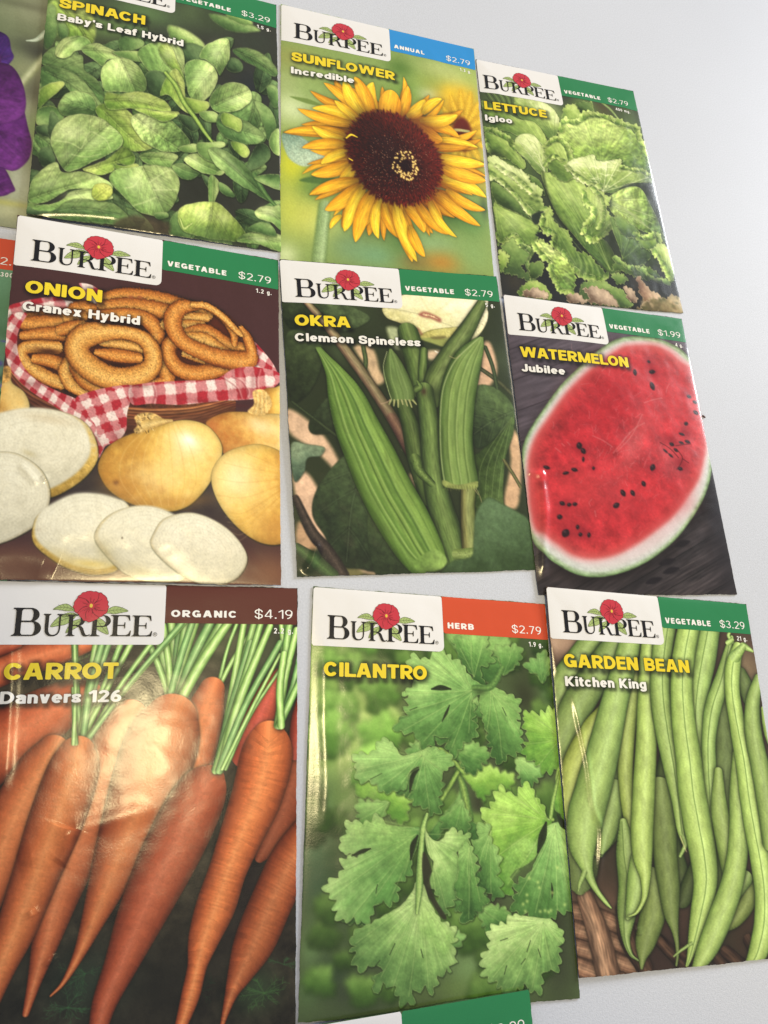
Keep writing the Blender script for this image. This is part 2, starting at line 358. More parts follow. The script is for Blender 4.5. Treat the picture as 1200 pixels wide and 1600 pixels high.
    lf([(610, 320), (660, 310), (700, 340), (690, 400), (640, 420), (605, 380)], 3, -60)
    lf([(690, 340), (730, 300), (765, 350), (770, 420), (790, 480), (760, 470), (700, 410), (665, 410)], 2, -20, [(720, 320), (750, 400), (770, 460)], 2)
    lf([(768, 290), (800, 262), (850, 262), (890, 290), (905, 340), (880, 400), (830, 440), (790, 420), (775, 360)], 1, 10, [(890, 300), (840, 350), (790, 430)], 3)
    lf([(830, 250), (850, 205), (900, 175), (945, 168), (957, 200), (955, 250), (935, 290), (915, 325), (895, 290), (860, 262)], 1, -60, [(950, 180), (910, 240), (900, 300)], 3)
    lf([(420, 330), (430, 290), (470, 258), (520, 255), (560, 275), (590, 310), (610, 350), (605, 390), (570, 405), (500, 395), (440, 390), (425, 360)], 1, -110, [(500, 260), (530, 320), (560, 390)], 4)
    lf([(440, 400), (500, 405), (560, 395), (620, 405), (680, 430), (708, 460), (700, 480), (620, 470), (540, 465), (450, 465)], 2, -80, [(445, 430), (560, 430), (690, 465)], 3)
    lf([(760, 420), (830, 430), (875, 440), (860, 470), (820, 483), (780, 470)], 2, -60); lf([(830, 480), (890, 475), (920, 510), (880, 520), (840, 505)], 1, -60)
    lf([(1040, 390), (1080, 400), (1090, 440), (1080, 520), (1040, 570), (980, 540), (960, 480), (990, 440)], 0, -70, [(1060, 400), (1050, 480), (1020, 550)], 3)
    lf([(1060, 430), (1100, 440), (1140, 480), (1150, 540), (1120, 590), (1100, 540), (1080, 480)], 0, -100); lf([(1130, 560), (1165, 540), (1175, 640), (1140, 640), (1120, 600)], 1, 0)
    lf([(870, 430), (890, 390), (940, 355), (1000, 355), (1040, 380), (1048, 420), (1020, 450), (980, 470), (930, 480), (890, 470), (875, 450)], 1, -20, [(890, 450), (950, 420), (1040, 385)], 4, rim=0xd7e2bc)
    lf([(900, 520), (920, 475), (970, 490), (1040, 520), (1095, 560), (1100, 585), (1060, 605), (1000, 605), (950, 590), (915, 560)], 0, -60, [(920, 520), (990, 550), (1090, 575)], 2)
    lf([(918, 500), (930, 478), (975, 490), (1005, 510), (1000, 555), (960, 545), (930, 530)], 2, -40, veins=0); lf([(960, 600), (1020, 610), (1040, 640), (1020, 665), (980, 640)], 2, 0, shadow=.3)
    lf([(1080, 600), (1120, 620), (1120, 670), (1060, 710), (1020, 720), (1040, 660)], 3, 60)
    lf([(545, 520), (560, 490), (610, 482), (660, 490), (720, 520), (770, 570), (790, 610), (750, 640), (690, 645), (630, 620), (580, 580)], 1, -150, [(560, 500), (640, 560), (740, 630)], 3, bl=.3)
    lf([(560, 470), (600, 465), (660, 475), (742, 478), (730, 500), (690, 520), (650, 510), (610, 490)], 2, -90, [(620, 470), (640, 500), (720, 485)], 0); lf([(740, 490), (800, 500), (830, 540), (800, 560), (760, 530)], 3, -60)
    c.tube([(690, 320, 8), (730, 370, 10), (765, 440, 10), (810, 500, 9), (850, 560, 8), (880, 600, 6)], [(-1, 0x4f6c34), (-.2, 0x9ab466), (.4, 0x7f9c52), (1, 0x3f5a2c)], shadow=.4, mott=.05)
    lf([(210, 470), (240, 490), (260, 560), (230, 600), (200, 560)], 3, shadow=0)
    lf([(165, 630), (200, 615), (230, 650), (225, 690), (180, 695), (160, 665)], 3, -60, soft=2)
    # two big leaves, left of centre
    lf([(345, 710), (400, 690), (460, 660), (510, 620), (550, 640), (563, 670), (545, 700), (490, 690), (470, 720), (420, 735), (370, 725)], 2, 200, [(360, 715), (450, 690), (550, 660)], 2)
    lf([(120, 800), (135, 750), (180, 705), (235, 680), (260, 720), (330, 720), (400, 735), (470, 780), (440, 830), (380, 800), (300, 790), (220, 830), (160, 850), (120, 840)], 1, -90, [(130, 830), (220, 800), (330, 770)], 3, bl=.1)
    lf([(120, 845), (170, 855), (250, 840), (300, 800), (380, 790), (440, 800), (470, 830), (400, 840), (320, 840), (240, 880), (160, 910), (112, 890)], 1, -60, [(150, 860), (260, 815), (380, 800)], 3)
    lf([(150, 905), (220, 880), (280, 840), (340, 830), (400, 840), (470, 850), (530, 900), (560, 945), (400, 930), (250, 920)], 0, -90, [(180, 900), (330, 870), (500, 900)], 3)
    lf([(112, 860), (160, 880), (220, 885), (160, 905), (108, 900)], 3, -90, shadow=0)
    lf([(212, 600), (220, 550), (250, 510), (300, 488), (360, 485), (420, 500), (470, 540), (505, 575), (512, 605), (490, 630), (430, 660), (370, 690), (320, 712), (280, 718), (250, 690), (230, 650)], 1, -110, [(270, 705), (340, 620), (430, 540), (470, 520)], 5, bl=.12, rim=0xd3dfb6)
    for p in [[(225, 590), (290, 600), (335, 625)], [(340, 625), (370, 560), (400, 560)], [(390, 560), (440, 590), (460, 630)], [(300, 650), (360, 660), (420, 650)]]: c.line(p, 3.5, 0xcbd9ae, .45, 1.5)
    c.leaf([(382, 800), (395, 775), (430, 768), (462, 782), (468, 810), (445, 835), (410, 840), (385, 825)], 0x8ea24e, 0xb7c46c, 0xc9d282, -60, rib=[(390, 830), (430, 800), (460, 785)], va=.3, shadow=.5, bl=.06)
    lf([(470, 690), (520, 700), (560, 690), (580, 700), (540, 720), (490, 715)], 2, -60, shadow=.2); lf([(580, 660), (620, 645), (690, 645), (740, 660), (720, 690), (700, 720), (640, 700), (600, 685)], 1, -80, [(590, 665), (650, 670), (720, 680)], 2)
    lf([(455, 750), (480, 715), (540, 705), (600, 700), (660, 700), (720, 715), (745, 760), (740, 820), (715, 870), (670, 905), (620, 900), (570, 880), (530, 840), (490, 800)], 1, -70, [(590, 700), (630, 780), (680, 890)], 4, bl=.13, rim=0xcfdcb0)
    for p in [[(600, 720), (560, 780), (520, 790)], [(620, 770), (700, 720), (740, 740)], [(650, 830), (600, 850), (560, 860)], [(640, 800), (700, 800), (735, 800)]]: c.line(p, 4, 0xcbd9ae, .5, 1.5)
    lf([(640, 895), (690, 890), (700, 910), (660, 920)], 0, -90)
    # right lower cluster
    lf([(740, 630), (780, 615), (820, 612), (830, 640), (780, 648)], 1, -80, veins=0)
    lf([(765, 680), (790, 655), (840, 655), (880, 680), (920, 720), (900, 740), (850, 735), (800, 710)], 1, -140, [(780, 665), (840, 700), (910, 730)], 0, bl=.06); lf([(715, 700), (760, 690), (800, 715), (830, 735), (790, 760), (750, 750), (725, 725)], 0, -100, [(720, 700), (770, 725), (820, 740)], 0)
    lf([(820, 610), (870, 605), (930, 600), (935, 620), (890, 640), (900, 690), (860, 680), (825, 650)], 1, -60, veins=0, bl=.06)
    lf([(865, 640), (890, 625), (940, 640), (1000, 680), (1060, 740), (1100, 790), (1130, 840), (1100, 835), (1040, 800), (980, 770), (930, 730), (890, 690)], 0, -150, [(880, 640), (970, 710), (1110, 830)], 0, bl=.06)
    c.tube([(1060, 740, 14), (1110, 820, 10), (1170, 880, 6)], [(-1, 0x2c4628), (0, 0x5c7c4c), (1, 0x2a4026)], a=.9)
    lf([(1060, 745), (1110, 730), (1170, 730), (1175, 790), (1120, 780), (1080, 765)], 0, 90, rim=0xc2cf9e); lf([(840, 740), (880, 760), (890, 790), (860, 790)], 3)
    lf([(865, 790), (870, 750), (885, 740), (910, 770), (912, 800), (895, 840), (885, 870), (868, 850)], 1, 0, [(885, 745), (885, 800), (880, 860)], 0); lf([(910, 770), (950, 790), (978, 825), (950, 830), (915, 805)], 0, -80)
    lf([(895, 738), (915, 722), (935, 728), (915, 742)], 1, 0, veins=0)
    lf([(700, 960), (720, 900), (770, 880), (800, 920), (790, 990), (720, 985)], 0, -60)
    lf([(740, 910), (750, 875), (800, 855), (860, 850), (910, 855), (950, 890), (1000, 945), (1025, 980), (1000, 1005), (900, 1000), (820, 985), (765, 965), (745, 940)], 2, -100, [(880, 855), (875, 920), (850, 990)], 3, bl=.1, ang2=0) if 0 else lf([(740, 910), (750, 875), (800, 855), (860, 850), (910, 855), (950, 890), (1000, 945), (1025, 980), (1000, 1005), (900, 1000), (820, 985), (765, 965), (745, 940)], 2, -100, [(880, 855), (875, 920), (850, 990)], 3, bl=.1)
    c.blob(860, 975, 110, 30, 0x55714a, .55, 8); c.tube([(750, 920, 6), (765, 955, 8), (785, 945, 6), (800, 935, 4)], [(-1, 0x5b7838), (0, 0xb5c688), (1, 0x5b7838)])
    lf([(1060, 890), (1090, 865), (1140, 860), (1160, 850), (1175, 880), (1175, 960), (1130, 930), (1080, 915)], 1, -120, [(1080, 890), (1130, 890), (1170, 920)], 0)
    lf([(985, 1000), (1030, 975), (1100, 970), (1180, 985), (1185, 1050), (1080, 1020), (1010, 1012)], 1, -80, [(1000, 1000), (1080, 990), (1170, 1010)], 2); lf([(1030, 960), (1080, 930), (1130, 940), (1150, 985), (1080, 975)], 0, -90)
    gl([(300, 560, 70, 40, -20, .38), (400, 600, 60, 26, -35, .3), (280, 650, 40, 24, -40, .25), (560, 770, 50, 40, 20, .42), (660, 790, 50, 50, 0, .34), (620, 850, 60, 26, 10, .2), (490, 310, 36, 40, 0, .25), (540, 330, 18, 30, 20, .22), (700, 240, 30, 30, 0, .4), (840, 330, 36, 50, 20, .36), (900, 230, 30, 40, 20, .42), (980, 430, 40, 16, -20, .4), (620, 530, 40, 26, 20, .28), (560, 420, 60, 14, 0, .22), (200, 770, 60, 22, -20, .3), (320, 815, 60, 18, -8, .28), (840, 900, 50, 26, 0, .32), (930, 920, 30, 26, 30, .25), (1120, 890, 34, 22, 10, .3), (820, 690, 36, 14, 30, .25), (960, 690, 60, 12, 38, .22), (1080, 1000, 40, 10, 0, .4), (320, 200, 24, 20, 0, .3)])
    c.fill([(560, 900), (640, 925), (700, 930), (690, 975), (500, 950), (480, 925)], 0x40392f, soft=4, mott=.12, a=.8)
    c.grade(1.0, (1.17, 1.16, 1.04)); c.grain(.018)
    return c
ART['spinach'] = art_spinach
def art_sun():
    c = cv_for('sunflower', 0x7f8f5c, 1.); c.view(3.333, 420, 0); r = np.random.RandomState(9)
    for x, y, rx, ry, col, a in [(120, 560, 120, 100, 0xcdd2b8, .9), (90, 420, 90, 80, 0x9aa27a, .8), (120, 300, 120, 70, 0x8d8b58, .8), (220, 480, 70, 70, 0x8ea06c, .8), (120, 860, 90, 130, 0xc2bd3e, .95), (200, 1130, 130, 120, 0xc9c26a, .8), (100, 1080, 60, 120, 0xb8b85c, .8),
                                 (230, 980, 80, 60, 0x5f7a44, .8), (90, 1330, 60, 60, 0xd0d3b8, .8), (300, 1180, 90, 60, 0xbfc486, .6), (420, 1290, 110, 80, 0x71876c, .8), (560, 1330, 130, 70, 0x6f8f77, .9), (700, 1250, 90, 90, 0x4f6e42, .9), (560, 1190, 130, 60, 0x54613e, .8), (860, 1280, 130, 60, 0x86a084, .7), (900, 1370, 120, 50, 0xb07a3a, .9), (760, 1370, 80, 40, 0x76603e, .7),
                                 (1060, 1330, 90, 100, 0x7f9566, .9), (1050, 1150, 80, 80, 0x5e7f52, .9), (940, 1130, 90, 60, 0x43603a, .9), (960, 1070, 60, 30, 0x2f4a33, .8), (1120, 1080, 20, 60, 0x38483f, .8), (980, 420, 110, 70, 0xb7bb84, .9), (800, 420, 120, 60, 0x8c9a5c, .9), (680, 360, 70, 50, 0x4f6a35, .9), (720, 480, 100, 60, 0x6f8a4a, .9), (1040, 400, 50, 60, 0x99a468, .8), (880, 360, 100, 40, 0xa7ac7c, .8),
                                 (840, 500, 60, 30, 0xb9c8c4, .8), (950, 550, 110, 90, 0xcf9a2c, .85), (1010, 500, 60, 50, 0xd6a838, .9), (940, 490, 40, 40, 0xe0b63e, .8), (1080, 640, 40, 130, 0xcf9f36, .9), (1000, 690, 60, 90, 0x6d2f1c, .95), (1010, 740, 45, 60, 0x4f1f18, .8), (1080, 820, 50, 80, 0xb59a46, .8), (920, 770, 60, 60, 0x8aa070, .8), (1110, 950, 40, 60, 0xb39a48, .8), (560, 500, 90, 60, 0x7d8c4a, .7), (480, 430, 80, 50, 0x7b8450, .8)]:
        c.blob(x, y, rx, ry, col, a)
    c.blur(3.2)
    for a in range(0, 360, 24):
        ca, sa = np.cos(np.radians(a)), np.sin(np.radians(a)); c.tube([(1010+50*ca, 690+80*sa, 14), (1010+95*ca, 690+145*sa, 20), (1010+130*ca, 690+215*sa, 6)], [(-1, 0xb98a28), (0, 0xe0b440), (1, 0xb98a28)], soft=4, a=.8)
    c.fill([(955, 660), (975, 625), (1010, 618), (1045, 660), (1055, 720), (1040, 780), (1000, 790), (955, 745)], 0x5c2018, soft=6); c.blob(1015, 720, 30, 46, 0x3c1512, .8)
    c.tube([(290, 1080, 34), (275, 1220, 36), (255, 1400, 38)], [(-1, 0x6c7f58), (-.4, 0xa3b392), (.2, 0x8ea07c), (1, 0x66784e)], soft=3, mott=.05)
    c.leaf([(66, 700), (150, 705), (200, 740), (300, 800), (290, 830), (200, 872), (130, 850), (90, 800)], 0x7c9290, 0xa3b3ae, 0xb8c4be, 60, soft=2, mott=.06, edge=.1)
    for p in [[(75, 720), (130, 735), (180, 740)], [(90, 790), (150, 770), (190, 745)], [(130, 840), (180, 800), (220, 780)]]: c.line(p, 5, 0x7f928e, .5, 1.5)
    c.fill([(160, 945), (220, 925), (320, 930), (360, 945), (280, 965)], 0x4e663c, soft=2); c.fill([(110, 505), (200, 520), (280, 560), (200, 545)], 0x6e7f4a, soft=1.5)
    c.line([(930, 690), (980, 683), (1040, 690)], 14, 0xb9b68a, .9, 1.5)
    Y = [(-1, 0xc08428), (-.75, 0xdf9f34), (-.2, 0xe8b03a), (.25, 0xe6aa34), (.7, 0xd08d26), (1, 0xb87824)]
    YD = [(-1, 0x9a6420), (-.6, 0xc4862a), (0, 0xd69a34), (.6, 0xc28028), (1, 0x925c1c)]
    YB = [(-1, 0xd09a34), (-.6, 0xecc03a), (0, 0xf2cf4e), (.6, 0xe4b234), (1, 0xc88e30)]
    def petal(x0, y0, x1, y1, w, st=Y, bend=0, tip=.0):
        dx, dy = x1-x0, y1-y0; nx, ny = -dy*bend, dx*bend
        f = lambda t: (x0+dx*t+nx*4*t*(1-t), y0+dy*t+ny*4*t*(1-t))
        w = w*.84
        P = [f(t)+(w*k,) for t, k in [(0, .6), (.2, .95), (.45, 1.), (.68, .82), (.86, .5), (.96, .2), (1., .03)]]
        c.tube(P, st, mott=.07, ms=6, stretch=8, shadow=.25, soft=.8, along=[(0, .72), (.25, .96), (.6, 1.05), (1, 1.0)])
        for o in (-.35, .1, .4):
            c.line([(p[0]-dy/np.hypot(dx, dy)*p[2]*o, p[1]+dx/np.hypot(dx, dy)*p[2]*o) for p in P[:5]], 2.2, 0xb97d22, .4)
    # back row, darker
    for p in [(520, 620, 215, 480, 34), (480, 660, 170, 655, 32), (430, 700, 75, 690, 34), (470, 620, 340, 420, 36), (540, 600, 460, 415, 40), (590, 580, 430, 470, 30), (640, 600, 615, 490, 38), (700, 600, 710, 455, 26), (750, 620, 870, 530, 28), (800, 640, 960, 640, 34), (830, 690, 975, 600, 40), (860, 730, 1085, 775, 26), (880, 820, 1120, 850, 30), (890, 880, 1128, 940, 34),
              (870, 960, 1090, 1010, 28), (850, 1010, 1125, 1095, 30), (800, 1060, 1000, 1130, 28), (740, 1080, 850, 1220, 30), (620, 1060, 660, 1230, 40), (560, 1060, 520, 1230, 34), (480, 990, 310, 1090, 32), (460, 960, 215, 1020, 32), (420, 880, 225, 920, 28), (440, 1000, 380, 1190, 30), (690, 1080, 800, 1330, 32)]:
        petal(*p, st=YD, bend=r.uniform(-.06, .06))
    for i in range(26):
        a = i/26*2*np.pi+r.normal(0, .06); e = r.uniform(.86, 1.04); x0, y0 = 650+200*np.cos(a), 830+200*np.sin(a); petal(x0, y0, 640+490*e*np.cos(a), 850+430*e*np.sin(a), r.uniform(18, 30), YD if i % 2 else Y, r.uniform(-.12, .12))
    # front row
    for p in [(490, 625, 285, 440, 36, Y, .04), (450, 650, 150, 570, 36, Y, -.06), (470, 640, 225, 570, 34, YB, .06), (410, 715, 80, 690, 30, Y, .05), (395, 740, 225, 665, 32, YB, -.08), (395, 765, 172, 775, 34, Y, .05), (400, 800, 270, 860, 30, YB, .06), (425, 860, 220, 915, 40, Y, -.05), (440, 880, 365, 995, 34, YB, .05), (450, 950, 210, 1020, 34, Y, .05), (470, 980, 292, 1098, 44, Y, -.05), (480, 1000, 392, 1208, 42, YB, .03),
              (370, 1130, 318, 1195, 18, YB, .1), (530, 1020, 450, 1262, 46, Y, .04), (575, 1060, 570, 1245, 32, YB, .12), (600, 1080, 700, 1250, 40, Y, .08), (640, 1080, 745, 1365, 48, Y, -.03), (660, 1080, 770, 1365, 40, YB, .05), (720, 1090, 805, 1215, 40, Y, -.1), (735, 1200, 810, 1340, 34, Y, .05), (770, 1070, 940, 1225, 34, Y, .08), (830, 1050, 975, 1240, 26, YB, .1), (850, 1010, 1098, 1180, 38, Y, .03), (930, 1010, 1125, 1095, 32, Y, .08),
              (895, 940, 1132, 1028, 40, YB, -.06), (895, 880, 1130, 940, 44, Y, .05), (890, 830, 1122, 855, 36, YB, .04), (870, 735, 1088, 772, 20, YB, -.05), (740, 650, 990, 720, 40, Y, -.1), (770, 660, 900, 735, 50, Y, .1), (800, 640, 980, 605, 36, YB, .08), (730, 610, 810, 525, 36, YB, .1), (805, 590, 898, 520, 26, YB, -.1), (690, 600, 722, 455, 30, Y, .05), (620, 605, 640, 490, 66, Y, 0), (545, 590, 540, 440, 40, YB, -.14), (520, 615, 445, 410, 46, Y, .05), (480, 600, 392, 430, 44, YB, -.06), (460, 640, 340, 535, 30, YB, 0)]:
        petal(*p)
    # the big dark disc
    D = [(500, 605), (590, 590), (680, 612), (760, 660), (830, 725), (880, 800), (900, 880), (885, 950), (845, 1010), (790, 1055), (720, 1080), (650, 1075), (580, 1050), (520, 1010), (470, 950), (430, 880), (400, 800), (395, 745), (420, 690), (455, 640)]
    c.fill(D, 0x45150f, soft=2, tooth=(7, 22, 'fr', 4))
    q = c.outline(D); b, d = c.sdf(q, 2); m = sstep(-.5, 2, d); X, Yy = c.X[b], c.Y[b]
    for x, y, rx, ry, col, a in [(800, 830, 90, 170, 0x5c1c16, .8), (700, 660, 150, 60, 0x54211a, .7), (780, 980, 110, 90, 0x541a16, .7), (560, 780, 150, 130, 0x1d0d0e, .9), (500, 700, 90, 90, 0x2b1310, .7), (600, 930, 150, 110, 0x24100f, .8), (700, 870, 110, 110, 0x1a0b0d, .9), (660, 760, 80, 60, 0x2c1412, .6)]: c.blob(x, y, rx, ry, col, a)
    for i in range(2600):
        rad = np.sqrt(r.rand()); th = r.uniform(0, 2*np.pi); x = 650+245*rad*np.cos(th)+30*rad*np.sin(th); y = 832+238*rad*np.sin(th)+60*rad*np.cos(th)
        pc = c.P([(x, y)])[0]; ii, jj = int(pc[1]), int(pc[0])
        if not (0 < ii < c.h-1 and 0 < jj < c.w-1) : continue
        f = rad*(1.0 if x > 600 else .55); col = rgb((.2+.3*f, .08+.06*f, .06+.05*f)) if r.rand() < .6 else rgb(0x150809)
        L = 3+5*rad; a = np.arctan2(y-870, x-710); c.line([(x, y), (x+L*np.cos(a), y+L*np.sin(a))], 3.2, col, .6)
    for i in range(240):
        a = r.uniform(0, 2*np.pi); rr = r.uniform(60, 190); c.blob(690+rr*np.cos(a)-30, 880+rr*np.sin(a)*.95, 2.2, 2.2, 0xb98a7c, .55)
    for i in range(95):                                              # ring of pollen
        a = r.uniform(0, 2*np.pi); rr = r.uniform(34, 74); x = 708+rr*np.cos(a)*.95; y = 874+rr*np.sin(a)*1.08
        c.blob(x, y, 4.6, 4.6, 0xe8bb74, .95); c.blob(x-1, y-1, 2, 2, 0xfbe9c0, .9)
    c.blob(705, 868, 28, 30, 0x1a0c0d, .6)
    c.tube([(400, 730, 3), (425, 714, 5), (456, 726, 2)], YB, shadow=.3); c.tube([(415, 835, 3), (432, 845, 3)], YB)
    c.grade(1.05, (1.1, 1.14, 1.02)); c.grain(.018)
    return c
ART['sunflower'] = art_sun
def art_lettuce():
    c = cv_for('lettuce', 0x24262a, 1.05); c.view(3.3333, 730, 80); r = np.random.RandomState(11)
    for x, y, rx, ry, col, a in [(200, 260, 150, 80, 0x4f6340, .9), (700, 300, 60, 50, 0x43332b, .9), (820, 300, 80, 60, 0x3d4a32, .9), (600, 290, 60, 50, 0x5f7a44, .9), (860, 380, 50, 80, 0x4a5c3e, .8), (130, 480, 60, 60, 0x35402f, .9), (150, 740, 90, 120, 0x3b5230, .9), (960, 760, 60, 160, 0x2a2e36, .9), (900, 1000, 120, 160, 0x2c3a26, .9), (760, 1020, 90, 120, 0x2f3a2a, .9), (420, 950, 60, 60, 0x1c2026, .9), (400, 1180, 120, 120, 0x1d2024, .9), (250, 1200, 60, 60, 0x33302c, .9), (620, 1160, 200, 60, 0x202327, .9), (900, 1180, 120, 60, 0x26282a, .9), (560, 1010, 50, 90, 0x1c211e, .9)]: c.blob(x, y, rx, ry, col, a)
    A = [(0x3f5a2c, 0x728f4a, 0xa8bf74), (0x4d6a34, 0x86a254, 0xb5ca80), (0x597440, 0x96ad68, 0xd0dcb0), (0x2b3d22, 0x4c6638, 0x6f8a50), (0x3a4f30, 0x627f48, 0x88a264)]
    def lf(P, t=0, ang=-60, ribs=(), tooth=(2.5, 26), seed=1, vein=0x9fb87a, va=.26, **k):
        """P: outline with ruffle strength as third value; ribs: fan of veins from ribs[0] to the others"""
        P = [p if len(p) > 2 else p+(1.,) for p in P]
        o = dict(mott=.015, ms=20, bl=.05, rim=0xc6d894, rima=.55, rw=3., edge=.2, ew=5, shadow=.6, soft=.8); o.update(k)
        if ribs: o.setdefault('fold', (ribs[0][0], ribs[0][1], .06, 1.))
        c.leaf(P, *A[t], ang, tooth=(tooth[0], tooth[1], 'fr', seed), **o)
        if ribs:
            x0, y0 = ribs[0]
            for x, y in ribs[1:]:
                mx, my = (x0+x)/2+r.uniform(-8, 8), (y0+y)/2+r.uniform(-8, 8)
                c.line([(x0, y0), (mx, my), (x, y)], 4, vein, va, 1.); c.line([(x0+4, y0+3), (mx+4, my+3), (x+4, y+3)], 3, 0x40582c, va*.7, 1.)
                for s in range(4):
                    t2 = r.uniform(.3, .95); px, py = x0+(x-x0)*t2, y0+(y-y0)*t2; an = np.arctan2(y-y0, x-x0)+r.choice([-1, 1])*r.uniform(.4, .9); l = r.uniform(18, 50)
                    c.line([(px, py), (px+l*.5*np.cos(an), py+l*.5*np.sin(an)+2), (px+l*np.cos(an), py+l*np.sin(an))], 2.4, vein, va*.7, .9)
    def frill(path, w, out, seed, t=0, k0=1.):
        """ruffled margin: a run of little cupped lobes, light at the lip and dark at the root"""
        q = np.random.RandomState(seed); P = catmull(np.array(path, float), 14, False); L = np.r_[0, np.cumsum(np.hypot(*(P[1:]-P[:-1]).T))]; s = 0.
        while s < L[-1]:
            p = np.array([np.interp(s, L, P[:, 0]), np.interp(s, L, P[:, 1])]); p2 = np.array([np.interp(s+6, L, P[:, 0]), np.interp(s+6, L, P[:, 1])]); p0 = np.array([np.interp(s-6, L, P[:, 0]), np.interp(s-6, L, P[:, 1])])
            tg = (p2-p0)/(np.hypot(*(p2-p0))+1e-9); n = np.array([-tg[1], tg[0]])*out; v = w*q.uniform(.7, 1.3); h = q.uniform(.5, 1.1); f = q.uniform(.8, 1.22)*k0
            an = q.normal(0, .5); n = np.array([n[0]*np.cos(an)-n[1]*np.sin(an), n[0]*np.sin(an)+n[1]*np.cos(an)])
            G = [p-tg*v*.5-n*v*.5, p-tg*v*.62+n*v*.15, p-tg*v*.45+n*v*.6*h, p-tg*v*.05+n*v*.5*h, p+tg*v*.3+n*v*.75*h, p+tg*v*.62+n*v*.25, p+tg*v*.5-n*v*.5]
            d, m, l = [rgb(x) for x in A[t]]
            c.leaf([tuple(g) for g in G], np.clip(d*f, 0, 1), np.clip(m*f, 0, 1), np.clip(l*f*1.06, 0, 1), np.degrees(np.arctan2(n[1], n[0]))+q.normal(0, 18), mott=.03, ms=8, rim=0xd9e6ac, rima=.6*q.rand()+.1, rw=2.4, edge=.16, ew=3, soft=.9, shadow=.22, sm=4)
            s += w*q.uniform(.45, .8)
    for x, y, rx, ry, col, a in [(250, 420, 200, 120, 0x5d7a42, .9), (500, 420, 150, 120, 0x6b8a48, .9), (750, 480, 180, 130, 0x6b8a48, .9), (220, 620, 130, 100, 0x5a7840, .9), (560, 760, 150, 150, 0x56733e, .9), (230, 900, 90, 120, 0x5c7a44, .9), (860, 830, 120, 90, 0x5d7844, .9), (640, 1060, 60, 60, 0x2c3a26, .6), (880, 1050, 100, 60, 0x44583a, .8)]: c.blob(x, y, rx, ry, col, a)
    for i in range(12): c.line([(90+i*12, 215), (110+i*14, 250), (150+i*10, 300)], 5, 0x6f8a50 if i % 2 else 0x28331f, .6)
    c.tube([(640, 270, 6), (655, 330, 7)], [(-1, 0x5c7440), (0, 0x9cae74), (1, 0x5c7440)]); c.tube([(690, 270, 6), (740, 310, 8), (790, 370, 6)], [(-1, 0x4c6038), (0, 0x8da06c), (1, 0x4c6038)])
    # the back fans
    lf([(250, 240, .5), (330, 255, .3), (420, 290, .3), (470, 360, .6), (460, 440, .6), (420, 470, .2), (330, 400, .2), (250, 330, .4)], 2, -60, [(440, 460), (300, 260), (380, 290), (440, 330)], seed=2)
    lf([(490, 320), (520, 285), (580, 290), (630, 330), (600, 360), (540, 380), (490, 400)], 1, -60, seed=3); lf([(560, 280), (620, 270), (650, 300), (640, 340), (590, 330)], 3, -60, seed=4)
    lf([(470, 420), (500, 370), (560, 380), (620, 340), (680, 350), (740, 345), (790, 380), (850, 390), (880, 440), (910, 480), (940, 560), (960, 640, .3), (900, 640, 0), (820, 610, 0), (700, 580, 0), (560, 590, 0), (470, 520)], 1, -110, [(690, 600), (500, 420), (560, 400), (620, 370), (690, 370), (750, 390), (810, 420), (860, 470), (900, 560)], tooth=(4, 26), seed=5, bl=.3)
    frill([(480, 410), (500, 372), (560, 378), (620, 340), (700, 345), (790, 380), (870, 402), (905, 480), (945, 570)], 30, -1, 6, 1)
    # left inner leaves
    lf([(75, 260, .4), (160, 300, .3), (260, 360, .3), (340, 380, .2), (390, 440, .2), (420, 540, .2), (330, 500, .2), (220, 430, .3), (120, 400)], 0, -50, [(400, 520), (120, 330), (200, 370), (290, 400), (340, 410)], seed=7)
    lf([(90, 400), (150, 420), (220, 460), (250, 520), (300, 590, .2), (280, 620, .1), (200, 560), (130, 540), (100, 470)], 0, -40, [(290, 610), (110, 430), (160, 470), (210, 520)], seed=8, tooth=(4, 22))
    frill([(88, 400), (150, 425), (215, 465), (245, 520)], 24, -1, 9, 0); frill([(95, 470), (130, 540), (200, 560)], 22, 1, 10, 0)
    c.blob(140, 540, 50, 26, 0x263020, .85)
    lf([(245, 470, .3), (280, 440, .1), (340, 450, .1), (390, 520, .1), (420, 600, .4), (400, 650, .5), (360, 640, .2), (300, 570, .1), (250, 520, .1)], 2, -70, [(400, 640), (260, 470), (300, 460), (340, 490), (370, 540), (390, 590)], seed=10, vein=0xe2e8c8, va=.6, bl=.08)
    for i in range(12): x = r.uniform(260, 350); y = r.uniform(460, 560); c.line([(x, y), (x+26, y+12), (x+50, y+40)], 2.5, 0x6f8652 if i % 2 else 0xe6ead0, .5, 1.2)
    lf([(150, 560, .3), (220, 590, .2), (300, 640, .2), (370, 680, .2), (400, 760, .2), (340, 720, .1), (260, 660, .1), (180, 610, .2)], 3, -60, seed=12)
    # heart of the head: the long smooth wrapper
    lf([(380, 640, .2), (430, 640, .4), (480, 600, .3), (540, 640, .2), (600, 700, .3), (640, 780, .3), (680, 880, .2), (640, 960, .2), (720, 1000, .0), (770, 1100, 0), (740, 1160, 0), (650, 1080, 0), (560, 980, 0), (480, 890, 0), (430, 800, 0), (400, 720, 0)], 0, -70, [(740, 1140), (420, 680), (460, 700), (520, 720), (570, 760), (620, 850), (640, 900)], tooth=(4, 26), seed=13, vein=0x9cb672, va=.5, bl=.08)
    c.line([(388, 640), (408, 740), (450, 850), (520, 940), (600, 1040), (740, 1165)], 12, 0x1a2118, .75, 4)
    for i in range(26): t = r.rand(); x = 430+t*200+r.normal(0, 30); y = 700+t*300+r.normal(0, 30); c.line([(x, y), (x+22, y+38), (x+46, y+84)], 2.5, 0x9db774 if i % 3 else 0x3f5a30, .4, 1.2)
